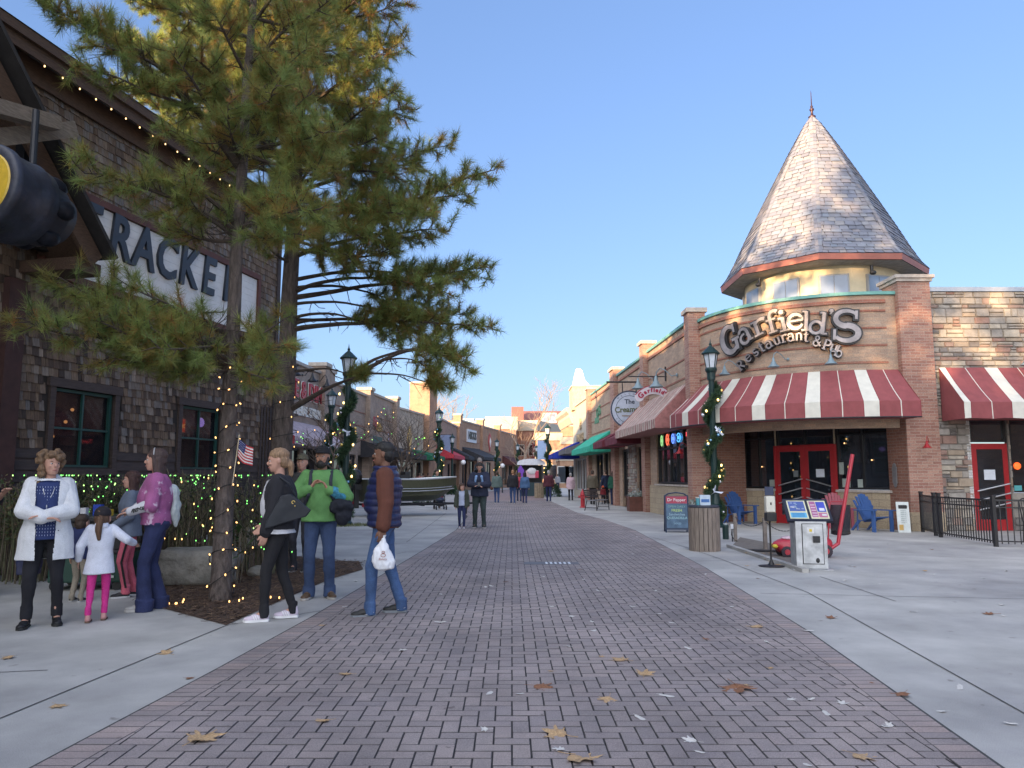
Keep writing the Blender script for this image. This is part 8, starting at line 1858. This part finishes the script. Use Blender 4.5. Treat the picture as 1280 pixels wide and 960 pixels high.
b = B(); b.box(-.35,0.02,-.2,.2,.95,1.15); b.ell((-.22,0,1.42),(.26,.2,.28),14); b.box(-.32,-.12,-.08,.08,.3,1.2); b.build('outboard_motor', m_black, bo)
text('TRACKER', .3, plain('black_decal',(.01,.01,.01)), bo, 'lettering', (.95,-.965,1.16), ext=.004, shear=.25, off=.008); B().prism([(.2,1.05),(.42,1.28),(.5,1.28),(.28,1.05)],-.955,-.94).build('decal', MATS['black_decal'], bo)
tr_ = thing('boat_trailer', 'low black boat trailer under the olive fishing boat', 'trailer', bo.location.copy(), bo.rotation_euler.z); tr_.scale = (.76,.9,1)
b = B()
for y in (-.6,.6): b.tube([(-.1,y,.42),(3.6,y,.42),(5.0,0,.42)],.045,6)
for x in (.3,1.5,2.8): b.tube([(x,-.95,.4),(x,.95,.4)],.04,6)
b.tube([(5.0,0,.42),(5.9,0,.42)],.045,6); b.tube([(5.3,0,.42),(5.3,0,1.2)],.035,6); b.tube([(5.5,0,0.0),(5.5,0,.5)],.03,6); b.build('frame', m_black, tr_)
for y in (-.98,.98):
    for x in (1.1,): b = B(); b.M = Matrix.Translation((x,y,.3)) @ Matrix.Rotation(pi/2,4,'X'); b.lathe([(.15,-.08),(.27,-.1),(.3,-.06),(.3,.06),(.27,.1),(.15,.08)],22); w_ = b.build('wheel', plain('tyre',(.015,.015,.016),.8), tr_); b = B(); b.M = Matrix.Translation((x,y,.3)) @ Matrix.Rotation(pi/2,4,'X'); b.lathe([(.03,-.09),(.14,-.085),(.14,.085),(.03,.09)],14); b.build('rim', plain('rim_grey',(.2,.2,.2),.3,metal=.5), w_)
    b = B(); b.prism([(.66,.5),(.75,.66),(1.1,.72),(1.45,.66),(1.54,.5),(1.5,.5),(1.42,.62),(1.1,.68),(.78,.62),(.7,.5)],y-.13,y+.13); b.build('fender', m_black, tr_)
for y in (-.75,.75): B().box(-.16,-.1,y-.12,y+.12,.36,.5).build('tail_light', plain('tail_red',(.35,.01,.02),.3), tr_)
# ------------------------------------------------------------------ fallen leaves
def leaf_mesh(kind, mt, seed):
    rs = random.Random(seed); n_ = 30; out = []
    lobes = [(90,1.0),(40,.86),(140,.86),(-5,.62),(185,.62),(-60,.35),(240,.35)]
    P = []
    for k in range(70):
        a = k/70*360-90; r_ = .5
        for la,lr in lobes:
            d = abs((a-la+180)%360-180); r_ = max(r_, lr*math.exp(-(d/19.)**2)*(1+.1*math.sin(d*.9)))
        if kind == 'oval': r_ = .5+.5*abs(math.sin(rad(a)))**1.5; 
        r_ *= 1+rs.uniform(-.08,.08); P.append((r_*math.cos(rad(a))*(.55 if kind == 'oval' else 1), r_*math.sin(rad(a))))
    cu_ = rs.uniform(.3,.8); ph = rs.uniform(0,6)
    hgt = lambda x,y: .16+cu_*(.32*(x*x+y*y)*(.5+.5*math.sin(math.atan2(y,x)*2+ph)))+.05*math.sin(x*7+ph)
    b = B(); c0 = len(b.v); vs = [(0,0,hgt(0,0)*.6)]+[(x*.5,y*.5,hgt(x*.5,y*.5)) for x,y in P]+[(x,y,hgt(x,y)) for x,y in P]; n_ = len(P)
    fs = [(0,1+k,1+(k+1)%n_) for k in range(n_)]+[(1+k,1+n_+k,1+n_+(k+1)%n_,1+(k+1)%n_) for k in range(n_)]
    zmin = min(v[2] for v in vs); vs = [(x,y,z-zmin) for x,y,z in vs]
    b.add(vs, fs, 0, rs.random()); b.tube([(0,-.25,.15),(.03,-.8,.1),(.1,-1.25,.12)],.02,4)
    return b.mesh('fallen_leaf', mt, False)
LT = mat('tan_leaf',(.42,.28,.15),.85,.3,9,.3); LB_ = mat('brown_leaf',(.22,.1,.05),.85,.35,9,.3); LW = mat('bleached_leaf',(.55,.53,.5),.8,.12,9,.2)
lm = {'tan':[leaf_mesh('maple',LT,i) for i in range(4)],'brown':[leaf_mesh('maple',LB_,i+9) for i in range(3)],'pale':[leaf_mesh(('oval','maple')[i%2],LW,i+20) for i in range(4)]}
def leaf(px, py, size, kind, on, label=None):
    p = gp(px,py); o = mesh_obj('fallen_leaf', R.choice(lm[kind])); o.location = (p.x,p.y,.012 if on == 'brick' else .003); s_ = size*R.uniform(1.15,1.4); o.scale = (s_,s_*R.uniform(.7,1.0),s_*R.uniform(.5,1.0)); o.rotation_euler = (R.uniform(-.12,.12),R.uniform(-.12,.12),R.uniform(0,6.3))
    surf = 'brick paving' if on == 'brick' else 'concrete'
    o['label'] = label or {'tan':'dry tan leaf lying on the %s','brown':'dark brown curled leaf lying on the %s','pale':'small bleached leaf scrap lying on the %s'}[kind]%surf; o['category'] = 'leaf'
    if not label: o['group'] = '%s leaves on the %s'%(kind,surf)
for px,py,sz,k,on,lb in ((725,951,.1,'tan','brick','big tan leaf at the bottom edge of the picture'),(252,927,.09,'tan','brick','tan leaf lying alone on bricks at the lower left'),(776,827,.085,'tan','brick','tan leaf on bricks, centre right'),(806,845,.075,'tan','brick','curled tan leaf just right of the centre right one'),(676,861,.085,'brown','brick','spidery brown leaf in the middle of the street'),
    (921,863,.11,'brown','brick','large brown curled leaf near the right edge of the bricks'),(760,877,.065,'tan','brick','small tan leaf below the middle of the street'),(433,845,.05,'tan','brick','yellowish leaf on the left half of the bricks'),(697,921,.075,'tan','brick','folded tan leaf above the bottom edge leaf'),(946,785,.08,'tan','brick','tan leaf near the right brick border, farther off'),
    (208,817,.07,'tan','concrete','tan leaf on the joint of the left sidewalk'),(72,883,.05,'tan','concrete','tan leaf on the near left sidewalk'),(10,823,.05,'tan','concrete','tan leaf at the left edge on the sidewalk'),(1237,768,.07,'brown','concrete','brown leaf on the concrete at the right'),(1039,773,.05,'brown','concrete','red brown leaf beside the right sidewalk joint'),(1077,949,.06,'tan','brick','tan leaf at the lower right of the bricks'),
    (405,904,.045,'tan','brick','narrow tan leaf on the lower left bricks'),(1128,870,.06,'brown','brick','brown leaf caught on the right brick edge')): leaf(px,py,sz*1.2,k,on,lb)
pale = [(824,769),(711,810),(715,772),(833,872),(860,812),(742,790),(1014,877),(1053,882),(1112,910),(1107,911),(988,877),(1263,906),(1254,770),(1142,765),(915,760),(1178,890),(864,929),(1010,960),(875,943),(606,915),(612,869),(650,870),(503,815),(748,740),(790,760),(1200,860),(1100,730),(1057,726),(1010,790),(925,790),(820,740),(690,760),(550,780),(700,940),(800,900),(840,780),(760,720),(600,720)]
for px,py in pale: leaf(px,py,R.uniform(.025,.05),'pale','brick' if gp(px,py).x < edge(RE,max(-8,min(100,gp(px,py).y))) else 'concrete')
for _ in range(75):
    x,y = R.uniform(-2.5,8.5),R.uniform(4.5,19); on = 'brick' if edge(LE,y) < x < edge(RE,y) else 'concrete'
    r_ = x/y; px = 640+960*r_; d = None
    py = 596+1.43*960/y
    if 0 < px < 1290: leaf(px,py,R.uniform(.018,.045),R.choice(('pale','pale','tan','brown')),on)
for _ in range(12):
    f = R.random(); q = gp(925+R.uniform(0,70),687+R.uniform(-2,22)); o = mesh_obj('fallen_leaf', R.choice(lm['tan'])); o.location = (q.x,q.y,.02); s_ = R.uniform(.05,.08); o.scale = (s_,)*3; o.rotation_euler = (0,0,R.uniform(0,6)); tag(o,'tan leaf gathered along the low kerb by the map pedestal','leaf','leaves along the low kerb')
